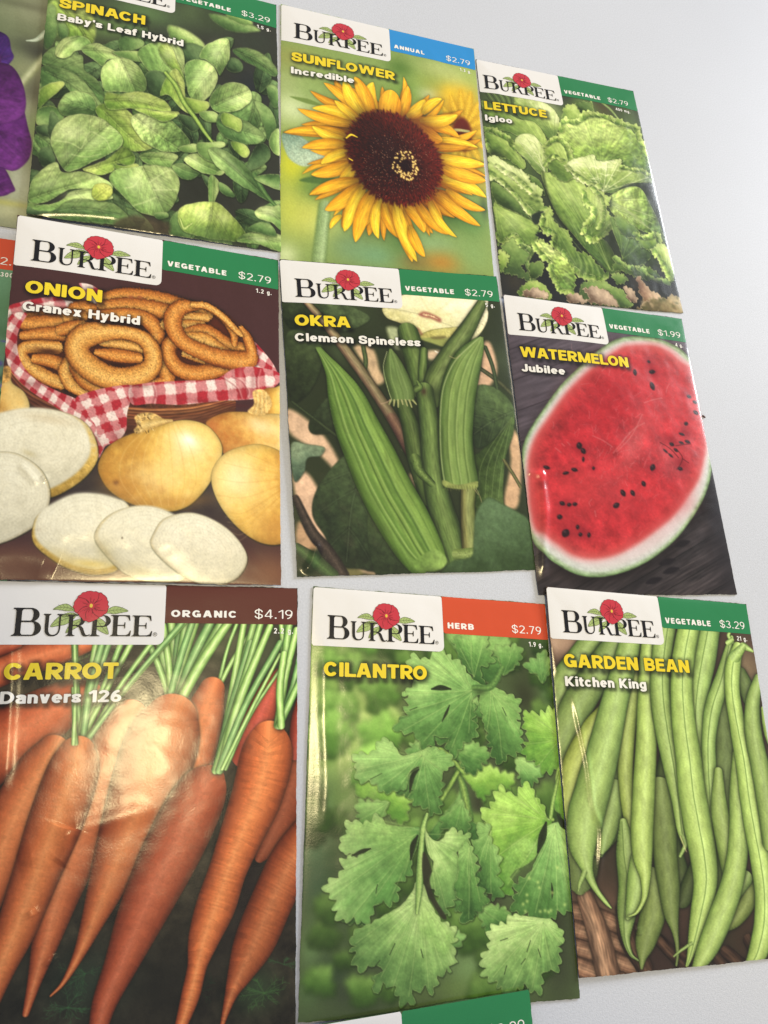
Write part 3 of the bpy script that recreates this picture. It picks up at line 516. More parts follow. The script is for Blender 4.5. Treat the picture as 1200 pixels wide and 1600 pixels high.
    lf([(440, 470), (480, 480), (520, 530), (520, 610), (560, 650, .4), (500, 690, .3), (430, 640), (400, 560), (395, 510)], 1, -60, [(540, 660), (420, 520), (470, 510), (500, 560)], seed=14, tooth=(4, 22), bl=.08)
    frill([(400, 500), (445, 470), (490, 485), (525, 540), (545, 640)], 26, -1, 15, 1); frill([(400, 600), (440, 560), (490, 580)], 22, 1, 16, 1)
    # the white blistered fold in the middle
    lf([(510, 600, .2), (540, 575, .2), (600, 560, .3), (650, 548, .3), (668, 580, .3), (720, 580, .3), (790, 570, .4), (800, 605, .4), (840, 620), (900, 625), (960, 650), (975, 685, .5), (900, 690, .2), (820, 700, .1), (760, 745, .1), (700, 740), (640, 720), (560, 660), (520, 630)], 2, -100, [(700, 740), (530, 610), (600, 590), (650, 570), (720, 590), (780, 590), (850, 640), (940, 660)], seed=16, tooth=(4, 24), vein=0xe9eed2, va=.5, bl=.08)
    for i in range(26): x = r.uniform(530, 770); y = r.uniform(575, 680); c.line([(x, y), (x+20, y-5+r.uniform(-6, 6)), (x+46, y+4)], r.uniform(2.5, 6), 0xeef1dc if i % 3 else 0x8da362, .55, 1.5)
    for i in range(18): x = r.uniform(600, 780); y = r.uniform(640, 720); c.blob(x, y, r.uniform(5, 12), r.uniform(4, 8), 0x6f8a40 if i % 2 else 0xdfe8bc, .55)
    frill([(512, 612), (560, 660), (620, 700), (690, 715)], 26, 1, 17, 2); frill([(800, 612), (850, 622), (910, 628), (975, 662)], 20, -1, 18, 1)
    c.line([(760, 748), (830, 708), (975, 692)], 8, 0x33442c, .6, 3)
    # right-hand folded leaf under it
    lf([(740, 760, .1), (830, 715, 0), (900, 720, 0), (950, 800, 0), (1000, 900, 0), (1030, 1000, .1), (960, 960, .2), (880, 930, .3), (820, 900, .3), (760, 860, .3), (725, 810, .2)], 0, -140, [(730, 790), (960, 900), (900, 910), (1000, 960), (850, 880), (930, 780), (980, 870)], seed=19, tooth=(5, 26), vein=0xc6d49c, va=.55, bl=.5)
    for i in range(9): c.line([(735+i*6, 780+i*7), (800+i*10, 815+i*7), (870+i*10, 880+i*6)], 5, 0xdbe3ba if i % 2 else 0x4d6634, .5, 2)
    c.blob(735, 800, 18, 40, 0x2a3624, .7); c.blob(990, 800, 40, 120, 0x262c30, .75, -14)
    # central frill column
    lf([(590, 740), (640, 715), (700, 745), (740, 780), (720, 830), (750, 880), (755, 920), (700, 960), (650, 990), (600, 960), (600, 910), (650, 880), (640, 820), (600, 790)], 1, -60, [(640, 960), (620, 760), (680, 770), (700, 840), (700, 900)], seed=20, tooth=(4, 26), bl=.08)
    frill([(640, 720), (690, 780), (700, 860), (680, 930)], 26, 1, 22, 1, .92); frill([(595, 745), (608, 790), (648, 830), (640, 880), (608, 920), (602, 962), (650, 990), (715, 955), (752, 905)], 30, 1, 21, 1, 1.05)
    c.blob(760, 1010, 60, 90, 0x262c28, .8)
    lf([(740, 870, .3), (820, 900), (880, 930, .5), (900, 1000, .3), (960, 1060, .3), (900, 1120, .3), (820, 1110, .3), (780, 1020, .1), (750, 940, .1)], 3, -90, [(800, 1090), (770, 900), (850, 940), (890, 1010)], seed=23); lf([(760, 880), (790, 860), (830, 890), (890, 940), (880, 980), (800, 960)], 4, -90, seed=24)
    lf([(870, 950), (920, 970), (980, 955), (1000, 1000), (970, 1040), (910, 1030), (880, 990)], 0, -90, seed=25, tooth=(4, 24))
    frill([(868, 955), (920, 975), (985, 960), (1003, 1005)], 24, -1, 26, 0)
    lf([(965, 1040), (990, 1005), (1030, 1010), (1060, 1050), (1080, 1120), (1075, 1190), (1040, 1210), (1020, 1120), (985, 1070)], 1, -60, [(1050, 1180), (990, 1040), (1040, 1060)], seed=27, bl=.08)
    lf([(770, 1080), (800, 1100), (860, 1130), (920, 1120), (980, 1150), (1030, 1210, .5), (960, 1200), (900, 1190), (840, 1170), (790, 1150), (745, 1170)], 3, -90, seed=29, tooth=(4, 24))
    frill([(968, 1045), (998, 1080), (1020, 1120), (1055, 1190)], 24, 1, 28, 1); frill([(770, 1085), (830, 1130), (900, 1140), (960, 1185), (1040, 1205)], 26, -1, 30, 4)
    lf([(750, 1170), (790, 1160), (830, 1190), (800, 1220), (770, 1210)], 4, -90, seed=31, tooth=(4, 20))
    # left frilled leaf, bright
    lf([(105, 560), (140, 545, .6), (210, 590, .3), (300, 640), (330, 690), (380, 720), (385, 790), (410, 830), (360, 850), (300, 820), (270, 770), (230, 740), (180, 690), (125, 660), (110, 610)], 2, -60, [(370, 800), (120, 580), (180, 600), (250, 640), (320, 700)], seed=32, tooth=(4, 30), bl=.08, va=.3)
    frill([(150, 600), (240, 660), (330, 740)], 26, 1, 34, 2, .95); frill([(112, 640), (185, 692), (240, 750), (280, 800), (340, 852), (408, 832)], 30, 1, 33, 2)
    for p in [(330, 775), (355, 760), (360, 790)]: c.blob(*p, 16, 9, 0x3a4f2a, .8)
    # lower left big pale leaf
    lf([(140, 790, .2), (210, 770, .2), (280, 850, .3), (340, 890), (370, 930), (340, 1010), (290, 1020), (240, 960), (180, 990), (160, 1010), (150, 900, .2)], 0, -70, [(150, 820), (330, 920), (260, 950), (180, 980), (350, 900)], seed=35, bl=.08); lf([(130, 680, 0), (240, 760, .3), (300, 850, .3), (360, 900, .3), (280, 860, .2), (150, 790, .1)], 3, -60, seed=36)
    lf([(190, 990), (240, 960), (280, 1010), (330, 1050), (310, 1100), (280, 1130), (340, 1170), (330, 1200), (250, 1170), (190, 1150), (170, 1060)], 4, -70, seed=37, tooth=(4, 26))
    frill([(150, 960), (185, 992), (240, 962), (290, 1020), (342, 1010), (372, 935)], 26, 1, 36, 0); frill([(282, 1015), (332, 1052), (312, 1110), (342, 1170), (332, 1205)], 24, -1, 38, 4)
    lf([(165, 1040), (210, 1060), (215, 1090), (190, 1140), (170, 1150)], 1, -60, seed=39, tooth=(4, 18)); lf([(320, 1110), (390, 1100), (390, 1160), (340, 1190), (320, 1150)], 3, -60, seed=40)
    # dark holes, then the dangling leaves
    c.fill([(360, 955), (400, 950), (430, 970), (450, 1000), (440, 1010), (390, 990), (365, 980)], 0x1c1f26, soft=1.5, tooth=(4, 20, 'fr', 41)); c.fill([(330, 860), (390, 840), (390, 880), (350, 910)], 0x26302a, soft=2)
    lf([(390, 860), (430, 820), (450, 900), (520, 950), (560, 1040), (620, 1060), (680, 1120), (725, 1170), (690, 1190), (600, 1170), (540, 1130), (500, 1060), (440, 1010), (450, 960), (380, 930)], 0, -70, [(420, 850), (480, 1000), (560, 1110), (640, 1160), (700, 1175)], seed=42, tooth=(4, 30))
    frill([(388, 862), (386, 928), (448, 962), (446, 1010), (500, 1062), (545, 1130), (605, 1172), (690, 1190), (726, 1170)], 28, 1, 43, 0)
    for i in range(9): c.line([(560+i*14, 1060+i*6), (575+i*15, 1110+i*5), (560+i*18, 1165+i*2)], 6, 0xa4bb7a if i % 2 else 0x32482a, .45, 2)
    lf([(340, 1010), (380, 985), (430, 1020), (480, 1060), (530, 1110), (560, 1160), (560, 1220), (540, 1260), (490, 1250), (460, 1210), (450, 1170), (430, 1140), (440, 1110), (400, 1080), (360, 1040)], 1, -80, [(370, 1000), (450, 1090), (520, 1180), (530, 1240)], seed=44, tooth=(4, 30), bl=.7)
    frill([(340, 1012), (362, 1045), (402, 1082), (438, 1112), (432, 1145), (462, 1212), (492, 1250), (548, 1260)], 26, 1, 44, 1)
    for x, y, rx, ry, rot, a in [(650, 600, 90, 22, -8, .4), (560, 600, 40, 20, -20, .35), (330, 520, 40, 60, -30, .4), (430, 300, 40, 60, -30, .3), (200, 620, 70, 26, 30, .35), (620, 430, 80, 50, 0, .18), (760, 450, 70, 40, 20, .15), (230, 900, 60, 50, 0, .25), (520, 760, 40, 90, -30, .18), (680, 800, 30, 60, 0, .25), (850, 800, 70, 40, 30, .2), (430, 1040, 40, 20, 30, .25), (520, 1180, 20, 40, 0, .2), (1050, 1080, 20, 50, -20, .35), (560, 1110, 50, 20, 40, .15)]: c.blob(x, y, rx, ry, 0xe2ecc8, a, rot)
    # reddish leaves along the bottom
    K = lambda P, a=-60, cc=(0x54423a, 0x94807a, 0xc4aea6), s=50: c.leaf([p+(1,) for p in P], *cc, a, mott=.03, ms=18, bl=.05, rim=0xcdb5a6, rw=3, edge=.25, shadow=.5, tooth=(4.5, 34, 'fr', s))
    lf([(260, 1260), (320, 1200), (390, 1210), (440, 1290), (330, 1290)], 0, -60, seed=45); K([(290, 1255), (340, 1235), (400, 1250), (420, 1290), (300, 1280)])
    lf([(600, 1210), (700, 1200), (760, 1240), (800, 1330, .4), (600, 1300)], 4, -60, seed=46)
    K([(520, 1275), (560, 1260), (610, 1290), (640, 1310), (530, 1310)], s=51); K([(600, 1245), (640, 1228), (700, 1240), (760, 1275), (790, 1330), (640, 1310), (630, 1270)], s=52); lf([(720, 1240), (790, 1240), (840, 1290), (860, 1330), (800, 1335), (760, 1280)], 4, -60, seed=47)
    K([(810, 1240), (840, 1235), (885, 1290), (850, 1310)], s=53); K([(880, 1190), (900, 1180), (930, 1230), (1020, 1290), (1000, 1310), (930, 1320), (890, 1250)], -20, (0x7a5c50, 0xb09488, 0xd0b8aa), 54); K([(910, 1320), (960, 1290), (1020, 1290), (1080, 1270), (1110, 1300), (1120, 1370), (900, 1345)], s=55, cc=(0x4a4430, 0x807458, 0xa8987c))
    for i in range(26): c.blob(r.uniform(910, 1110), r.uniform(1285, 1355), r.uniform(5, 14), r.uniform(5, 12), (0x6d5c44, 0xbba48e, 0x4c5030)[i % 3], .6)
    c.blob(880, 1220, 26, 40, 0x3a2c26, .4); c.blob(1000, 1220, 60, 24, 0x1d1f24, .8, 20)
    c.grade(.95, (1.14, 1.13, 1.02)); c.grain(.016)
    return c
ART['lettuce'] = art_lettuce
def art_onion():
    c = cv_for('onion', 0x40282a, .85); c.view(2.6087, 0, 330); r = np.random.RandomState(6)
    c.blob(700, 200, 700, 200, 0x432a2b, .6); c.blob(600, 1150, 700, 200, 0x2e2a2c, .95); c.blob(300, 900, 300, 150, 0x2a2628, .8)
    c.blob(600, 1560, 900, 120, 0x6e4a38, .95); c.blob(1100, 1480, 120, 90, 0x7a5540, .8); c.blob(60, 1440, 160, 70, 0x6a4a3e, .9)
    # basket
    c.leaf([(60, 660), (250, 760), (420, 850), (560, 930), (760, 900), (900, 830), (960, 770), (1000, 690), (500, 600), (100, 600)], 0x2e1c18, 0x5a3524, 0x7a4a30, -60, mott=.1)
    for i in range(7): c.tube([(505, 812+i*13, 8), (640, 818+i*14, 8), (800, 806+i*13, 8), (955, 765+i*10, 7)], [(-1, 0x4a2a1c), (0, (0xb87a50, 0x8a5a3c, 0x75462e, 0x6a4230, 0x5a3628, 0x4c2e24, 0x40261f)[i]), (1, 0x35201a)], stretch=6, mott=.1)
    for i in range(4): c.tube([(30, 640+i*16, 8), (110, 720+i*18, 9), (260, 800+i*20, 9), (420, 890+i*22, 9)], [(-1, 0x45251c), (0, (0x9c6648, 0x7c4c36, 0x5e382a, 0x482c24)[i]), (1, 0x301c17)], stretch=6, mott=.1)
    RD, WH = 0x9c2a36, 0xddcccf
    # cloth behind the rings
    c.gingham([(30, 400), (90, 372), (150, 362), (220, 356), (280, 372), (330, 372), (340, 330), (325, 300), (380, 310), (420, 350), (420, 420), (60, 520)], (60, 380), (89.9, -12.4), (18.6, 62), RD, WH)
    c.gingham([(840, 420), (900, 440), (960, 480), (1040, 540), (1110, 620), (1136, 680), (1135, 700), (1050, 700), (980, 640), (900, 560), (830, 480)], (840, 420), (55.8, 34.1), (-24.8, 52.7), RD, WH)
    c.fill([(80, 430), (400, 400), (900, 420), (1000, 600), (900, 680), (500, 730), (260, 720), (100, 600)], 0x4e2519, soft=6)
    c.blob(620, 520, 60, 40, 0x3a1a14, .8)
    R = [(-1, 0x5f3115), (-.75, 0x9a5c2a), (-.25, 0xc08343), (.1, 0xca914f), (.5, 0xb87a3c), (.85, 0x8a4f22), (1, 0x552a12)]
    RB = [(-1, 0x7a4620), (-.75, 0xb17a3c), (-.2, 0xd0a05c), (.2, 0xd4a764), (.6, 0xc08a48), (.85, 0x96602e), (1, 0x5f3517)]
    def ring(pts, st=R, closed=False, sh=.5, along=None):
        pts = [(x, y, w*1.1) for x, y, w in pts]
        c.tube(pts, st, closed=closed, mott=.09, ms=7, gran=.09, rough=2.2, shadow=sh, along=along, n=8)
        P = np.array(pts, float)
        for i in range(len(pts)*6):
            j = r.randint(0, len(P)-1); t = r.rand(); p = P[j]*(1-t)+P[j+1]*t; c.blob(p[0]+r.uniform(-.7, .7)*p[2], p[1]+r.uniform(-.7, .7)*p[2], r.uniform(2, 5), r.uniform(2, 4), 0x8a4a1e if r.rand() < .7 else 0xe3bd7e, .35)
    # heap
    ring([(430, 360, 22), (500, 352, 30), (600, 360, 34), (720, 385, 30), (840, 425, 26)]); ring([(420, 392, 20), (520, 395, 34), (640, 408, 32), (780, 440, 26)])
    for p in [(535, 356), (572, 357)]: c.blob(*p, 12, 7, 0x8c4a30, .8)
    ring([(730, 440, 18), (780, 440, 20), (835, 440, 18)], RB)
    ring([(280, 425, 20), (330, 405, 34), (370, 410, 28), (390, 430, 14)]); ring([(70, 452, 26), (140, 450, 36), (250, 445, 36), (330, 435, 26)])
    ring([(60, 440, 18), (120, 462, 30), (220, 460, 34)], R); ring([(100, 510, 18), (180, 505, 26), (270, 505, 30)]); ring([(255, 490, 22), (300, 480, 26), (330, 470, 22)])
    ring([(400, 432, 20), (520, 428, 26), (600, 450, 30), (640, 500, 30), (620, 545, 24), (590, 560, 14)])
    ring([(680, 470, 22), (760, 475, 24), (820, 470, 16)], RB); ring([(655, 590, 26), (670, 640, 34), (680, 700, 26), (600, 715, 20)])
    ring([(230, 560, 26), (160, 555, 26), (100, 560, 24), (88, 590, 22), (130, 640, 26), (190, 680, 28), (250, 705, 26)], RB); c.blob(200, 575, 60, 14, 0x3a1c12, .85)
    ring([(150, 605, 20), (210, 615, 26), (270, 640, 26)])
    ring([(290, 630, 34), (268, 660, 26), (290, 710, 26), (340, 745, 20)], RB); ring([(320, 640, 34), (350, 690, 34), (400, 730, 26)])
    ring([(420, 545, 14), (470, 548, 20), (540, 558, 20), (590, 575, 14)], RB); ring([(400, 585, 14), (470, 595, 26), (560, 605, 22)])
    c.blob(480, 634, 36, 8, 0x2a120c, .9); c.blob(520, 522, 80, 8, 0x2e160f, .7); c.blob(470, 720, 60, 10, 0x241410, .9)
    # the two right-hand piles
    ring([(760, 590, 16), (800, 600, 20), (850, 622, 16)], RB)
    ring([(722, 540, 26), (690, 550, 26), (692, 600, 28), (730, 650, 30), (800, 668, 30), (880, 655, 28), (930, 645, 18)])
    ring([(770, 500, 20), (840, 500, 30), (920, 545, 26), (980, 560, 20)], R); ring([(760, 520, 18), (830, 530, 26), (880, 560, 24), (930, 590, 20)], RB)
    ring([(840, 395, 12), (910, 440, 16), (950, 500, 16), (955, 545, 12)], R)
    ring([(800, 392, 16), (740, 398, 28), (706, 440, 34), (715, 500, 32), (760, 550, 30), (850, 590, 32), (930, 612, 36), (1000, 615, 36), (1025, 590, 24), (1010, 530, 20), (985, 490, 14)], R, sh=.6)
    ring([(790, 388, 12), (840, 392, 14), (900, 430, 13), (960, 490, 12), (980, 510, 8)], RB)
    # big front ring
    P = [(460, 500, 30), (370, 508, 46), (318, 545, 44), (325, 600, 44), (390, 660, 46), (470, 690, 44), (560, 682, 42), (620, 640, 36), (622, 580, 34), (590, 530, 30), (530, 505, 28)]
    ring(P, RB, closed=True, sh=.7)
    # cloth rim in front
    c.gingham([(50, 420), (110, 420), (85, 470), (70, 520), (75, 580), (100, 640), (150, 690), (230, 735), (330, 780), (400, 830), (440, 880), (430, 960), (402, 1010), (395, 940), (340, 880), (240, 810), (120, 730), (45, 650), (18, 560), (30, 470)], (40, 430), (46.5, 37.2), (-31, 52.7), RD, WH, shadow=.4)
    c.gingham([(310, 770), (360, 745), (450, 725), (530, 715), (565, 735), (540, 770), (520, 830), (515, 900), (480, 945), (430, 965), (404, 1012), (400, 930), (385, 870), (330, 820)], (310, 770), (68.2, -21.7), (31, 71.3), RD, WH, warp=4)
    c.gingham([(530, 725), (600, 708), (640, 704), (760, 698), (880, 690), (950, 650), (1040, 640), (1136, 660), (1135, 700), (1060, 760), (1000, 772), (900, 778), (740, 796), (620, 792), (540, 795)], (560, 700), (86.8, -7.75), (9.3, 89.9), RD, WH, warp=3)
    for x, y, rx, ry, col, a in [(1000, 740, 60, 20, 0x7a2830, .35), (540, 760, 20, 40, 0x6a2028, .4), (560, 720, 50, 8, 0x3a1512, .4), (480, 930, 30, 40, 0x6a2028, .4), (60, 560, 14, 90, 0x5a1c22, .35), (130, 705, 60, 14, 0x4e1c1c, .35), (980, 690, 10, 50, 0xf0dcdc, .3), (1030, 700, 10, 40, 0x6d2229, .35), (380, 960, 30, 40, 0x3a1a18, .6), (880, 786, 120, 8, 0x521c1e, .4), (640, 760, 8, 40, 0x7a2630, .3), (900, 640, 60, 8, 0x4a1c14, .4)]: c.blob(x, y, rx, ry, col, a)
    for p in [[(945, 680), (985, 700), (1010, 740), (1000, 768)], [(900, 680), (960, 720), (980, 765)], [(620, 705), (632, 750), (625, 792)], [(1055, 650), (1045, 700), (1055, 755)]]: c.line(p, 5, 0x74232c, .5, 2); c.line([(x+7, y) for x, y in p], 4, 0xf0dfe0, .4, 2)
    # whole onions
    def onion(P, st, ang, lines=(), sh=.7, hl=()):
        c.leaf(P, *st, ang, mott=.022, ms=26, soft=1.2, edge=.26, ew=16, shadow=sh)
        for p, col, a in lines: c.line(p, 2.6, col, a, 1.2)
        for x, y, rx, ry, rot, a in hl: c.blob(x, y, rx, ry, 0xf6ead0, a, rot)
    G = (0xb07c3a, 0xdcb25c, 0xecd084)
    onion([(-20, 640), (30, 650), (50, 700), (100, 740), (122, 800), (90, 850), (0, 880), (-60, 860)], (0xa07034, 0xd2ab66, 0xe2c687), -30)
    c.fill([(5, 640), (40, 635), (44, 680), (20, 700), (0, 690)], 0xb08850, soft=2, mott=.2, ms=5)
    onion([(1070, 740), (1120, 720), (1160, 720), (1160, 880), (1090, 850)], G, 0)
    onion([(840, 880), (860, 850), (920, 825), (1000, 822), (1060, 830), (1150, 830), (1200, 860), (1200, 960), (1150, 990), (1000, 990), (920, 1000), (890, 950)], (0xb07038, 0xd2a45c, 0xe2c98a), 0, hl=[(1060, 880, 60, 30, 10, .5)])
    c.blob(865, 880, 24, 30, 0xb06a3c, .6)
    c.fill([(1010, 822), (1035, 790), (1030, 740), (1070, 730), (1100, 760), (1105, 800), (1070, 835)], 0xcfae72, soft=1.6, mott=.12, ms=6)
    for i in range(6): c.line([(1040+i*9, 740), (1044+i*8, 780), (1030+i*12, 826)], 3, 0xe9d7a6 if i % 2 else 0xa98250, .5)
    main = [(548, 912), (620, 892), (720, 862), (790, 862), (850, 885), (895, 940), (905, 990), (885, 1050), (850, 1120), (800, 1180), (750, 1215), (690, 1228), (600, 1215), (520, 1190), (450, 1145), (412, 1090), (402, 1040), (430, 980), (480, 940)]
    onion(main, (0xb4823a, 0xdab25c, 0xeaca7c), -20, hl=[(765, 945, 56, 40, 20, 1.), (740, 1010, 120, 90, -30, .35), (620, 1100, 120, 60, 20, .25)])
    c.blob(560, 960, 50, 40, 0xb98a42, .6, -20); c.blob(480, 1110, 70, 50, 0xb4813f, .5); c.blob(475, 1112, 12, 10, 0x6e4524, .8); c.blob(700, 1190, 160, 26, 0xa87a3e, .5, -8)
    for i in range(15):
        t = i/14.; c.line([(600+t*120, 890-t*16), (500+t*270+20*(t-.5), 985), (470+t*330, 1100), (560+t*200, 1205)], 2.4, 0xe8d29c if i % 2 else 0xb68a48, .3, 1.5)
    c.blob(770, 940, 22, 14, 0xfffaf0, .8, 20); c.blob(960, 1075, 26, 26, 0xfff6e2, .55)
    c.fill([(550, 850), (575, 832), (620, 830), (660, 850), (680, 868), (640, 885), (600, 902), (560, 915), (548, 900), (560, 880)], 0xb99a64, soft=1.5, mott=.2, ms=5)
    for i in range(26):
        x, y = r.uniform(552, 620), r.uniform(836, 910); c.line([(x, y), (x+r.uniform(-14, 14), y+r.uniform(-12, 12))], r.uniform(2, 5), (0x4a3520, 0xe0cb98, 0x2e2116)[i % 3], .7)
    c.tube([(600, 880, 22), (650, 868, 14), (700, 862, 6)], [(-1, 0xa98a50), (0, 0xdcc288), (1, 0xb08c50)], a=.8)
    for i in range(9): c.line([(720+r.uniform(-20, 50), 1222), (760+r.uniform(-20, 60), 1215+r.uniform(-10, 20))], 2, 0x4a3526, .5)
    side = [(1010, 958), (1080, 958), (1150, 985), (1200, 1030), (1220, 1200), (1180, 1330), (1130, 1360), (1060, 1352), (990, 1310), (930, 1250), (885, 1180), (862, 1110), (870, 1050), (920, 990)]
    onion(side, (0xb68642, 0xdab25e, 0xeacb80), -160, hl=[(960, 1080, 60, 70, 30, .55), (1000, 1120, 90, 90, 0, .3)])
    for i in range(18):
        t = i/17.; y = 985+t*330; c.line([(875+90*abs(t-.45)*1.6, y-20+40*t), (1000, y+10+10*(t-.5)), (1150, 1110+(t-.5)*120)], 2.2, 0xe6cf9a if i % 3 else 0xa07440, .28, 1.5)
    c.blob(1150, 1110, 20, 60, 0xa0702f, .6); c.blob(1090, 1290, 80, 40, 0xb98a4a, .5)
    # cut halves and slices
    def disc(P, skin, ang=-90, inset=.955, off=(-4, -8), face=0xdbd6c8, sh=.6):
        c.leaf(P, 0x9a7c3c if skin else 0xb8b09c, 0xd0b065 if skin else 0xc6bca6, 0xcfbf98, ang, mott=.04, soft=1.2, edge=.2, ew=6, shadow=sh)
        m = np.mean(P, 0); q = [((x-m[0])*inset+m[0]+off[0], (y-m[1])*inset+m[1]+off[1]) for x, y in P]
        c.leaf(q, 0xc8c3b4, face, 0xe2ded2, ang, mott=.012, ms=30, soft=2.5, edge=.07, ew=14)
        for k in (.94, .87, .78, .67, .55, .4, .25):                             # faint growth rings
            p = [((x-m[0])*inset*k+m[0]+off[0]*2, (y-m[1])*inset*k+m[1]+off[1]*2) for x, y in P]; p.append(p[0]); c.line(p, 2.5, 0xb0a894, .26, 1.4)
        pc = c.outline(q); b, d = c.sdf(pc, 1); c.img[b] = np.clip(c.img[b]*(1+.010*(noise(c.X[b], c.Y[b], 3, 1)*(d > 2))[..., None]), 0, 1)
    disc([(-40, 850), (20, 825), (110, 810), (200, 812), (290, 835), (350, 870), (385, 920), (402, 980), (395, 1030), (350, 1090), (280, 1140), (205, 1172), (100, 1180), (-40, 1180), (-90, 1000)], True, off=(-16, -18), inset=.93)
    c.blob(120, 990, 30, 12, 0xb8ad8c, .6, 20); c.blob(200, 850, 120, 22, 0xb7a386, .35, 6)
    disc([(-80, 990), (0, 980), (70, 990), (140, 1030), (185, 1080), (207, 1150), (195, 1220), (150, 1280), (90, 1320), (10, 1355), (-80, 1370), (-160, 1200)], False, inset=.97, off=(-3, -4))
    disc([(150, 1250), (200, 1210), (300, 1165), (400, 1163), (480, 1182), (530, 1210), (540, 1300), (500, 1420), (470, 1470), (380, 1482), (290, 1462), (210, 1420), (150, 1370), (132, 1320)], True, inset=.95, off=(0, -16))
    c.blob(370, 1440, 110, 20, 0xcdb25e, .7, 4); c.blob(260, 1410, 80, 26, 0xb9a878, .5, 25)
    disc([(400, 1290), (450, 1240), (530, 1210), (620, 1210), (700, 1240), (760, 1300), (800, 1400), (760, 1490), (700, 1512), (590, 1508), (500, 1470), (430, 1400), (388, 1340)], False, inset=.96, off=(8, -8), face=0xdad5c7)
    c.blob(430, 1390, 36, 60, 0xa89c70, .4, -30); c.blob(590, 1480, 110, 26, 0xb3a67c, .45, 18)
    disc([(625, 1320), (660, 1265), (720, 1240), (790, 1235), (870, 1262), (940, 1310), (990, 1370), (1008, 1420), (990, 1470), (950, 1505), (880, 1520), (800, 1512), (720, 1470), (650, 1410), (615, 1360)], False, inset=.965, off=(2, -5), face=0xd9d3c5)
    c.blob(500, 1334, 3.5, 4, 0x3c3028, .9); c.blob(160, 1300, 12, 8, 0xa89c90, .4)
    c.grade(1.05, (1.1, 1.1, 1.06)); c.grain(.014)
    return c
ART['onion'] = art_onion
def art_okra():
    c = cv_for('okra', 0x2b3420); c.view(2.727, 420, 390); r = np.random.RandomState(4)
    for x, y, rx, ry, col, a in [(200, 300, 160, 100, 0x27301c, .9), (330, 260, 90, 60, 0x3b4a2c, .8), (130, 480, 80, 120, 0x222b1b, .9), (520, 250, 40, 60, 0x2a2a20, .9), (300, 430, 40, 60, 0x46583a, .6), (760, 560, 120, 90, 0x3a4a2c, .7), (930, 520, 80, 120, 0x2c3423, .9), (940, 660, 90, 90, 0x34472a, .8), (200, 700, 90, 80, 0x26301c, .8), (330, 800, 60, 100, 0x1f261a, .8), (1000, 470, 50, 60, 0x3d4a31, .7), (700, 500, 60, 80, 0x36452a, .8)]:
        c.blob(x, y, rx, ry, col, a)
    for P, col in [([(360, 420), (440, 430), (470, 520), (495, 560), (440, 585), (420, 520)], 0xc7ab8c), ([(255, 560), (300, 565), (300, 620), (265, 600)], 0xc2a37f), ([(80, 680), (180, 740), (250, 820), (308, 930), (285, 945), (200, 860), (90, 780)], 0xd2b19a), ([(105, 950), (170, 960), (230, 1080), (240, 1240), (200, 1210), (130, 1090), (112, 1040)], 0xd4b19c), ([(130, 1160), (210, 1250), (190, 1280), (120, 1260)], 0xb79478),
                   ([(890, 420), (940, 400), (970, 520), (920, 600), (870, 590), (900, 500)], 0xc9a68e), ([(670, 440), (740, 440), (770, 470), (680, 475)], 0xd8bfa6), ([(1010, 760), (1060, 790), (1075, 900), (1060, 1090), (1000, 1080), (1030, 900)], 0xc2a083), ([(380, 1370), (400, 1335), (470, 1345), (470, 1385)], 0xc0a189), ([(240, 1370), (380, 1360), (380, 1400), (240, 1400)], 0x6e6a44), ([(500, 340), (560, 350), (560, 420), (530, 420)], 0xa9b791), ([(600, 960), (650, 980), (650, 1040), (610, 1000)], 0xb89a7c)]:
        c.fill(P, col, soft=4, mott=.06)
    # dark leaves behind
    def lf(P, d, m, l, ang=-60, **k): c.leaf(P, d, m, l, ang, mott=.09, ms=26, soft=1.6, edge=.2, shadow=.3, **k)
    lf([(60, 230), (200, 225), (330, 240), (430, 300), (300, 360), (120, 350), (65, 300)], 0x1f2916, 0x35452a, 0x4c5f3c)
    lf([(75, 360), (200, 380), (230, 460), (180, 600), (90, 640)], 0x1c2415, 0x2d3a22, 0x3d4d2f)
    lf([(240, 640), (330, 600), (360, 700), (330, 760), (200, 790), (170, 740)], 0x222c1a, 0x33422a, 0x475838)
    lf([(95, 830), (160, 830), (235, 845), (220, 880), (165, 890), (150, 950), (108, 985)], 0x3f5648, 0x5d7662, 0x7f957c, -90)
    lf([(320, 880), (420, 860), (450, 1000), (520, 1150), (540, 1300), (470, 1370), (380, 1360), (300, 1340), (250, 1240), (185, 1130), (210, 1010)], 0x222d1d, 0x37492d, 0x4a5e3c, -50, rib=[(440, 870), (360, 1060), (330, 1330)], veins=3, vcol=0x62755a, va=.4)
    lf([(420, 1120), (520, 1120), (600, 1260), (640, 1380), (460, 1390)], 0x25321e, 0x34452a, 0x40522f)
    lf([(870, 600), (960, 590), (1030, 650), (1050, 720), (990, 780), (900, 850), (860, 800)], 0x27351e, 0x3e5230, 0x50673e, -60, rib=[(1040, 690), (940, 740), (870, 790)], veins=3, vcol=0x6a7d5c, va=.4)
    lf([(860, 900), (900, 860), (1000, 770), (1044, 700), (1040, 790), (1005, 900), (1000, 1090), (1060, 1120), (1100, 1160), (1110, 1240), (880, 1240), (850, 1060)], 0x31441f, 0x4f6838, 0x6d8650, 20)
    for i in range(7): c.line([(890+i*14, 1060), (900+i*15, 930), (950+i*10, 830), (1035, 715)], 3, 0x35491f if i % 2 else 0x7d955f, .45)
    c.tube([(100, 650, 6), (190, 720, 7), (330, 830, 8)], [(-1, 0x20281a), (0, 0x3c4a2e), (1, 0x20281a)]); c.tube([(115, 1060, 16), (180, 1200, 24), (250, 1290, 30), (310, 1390, 34)], [(-1, 0x201c1a), (-.2, 0x4a3f3a), (.5, 0x2c2524), (1, 0x181515)], soft=1.5, mott=.1)
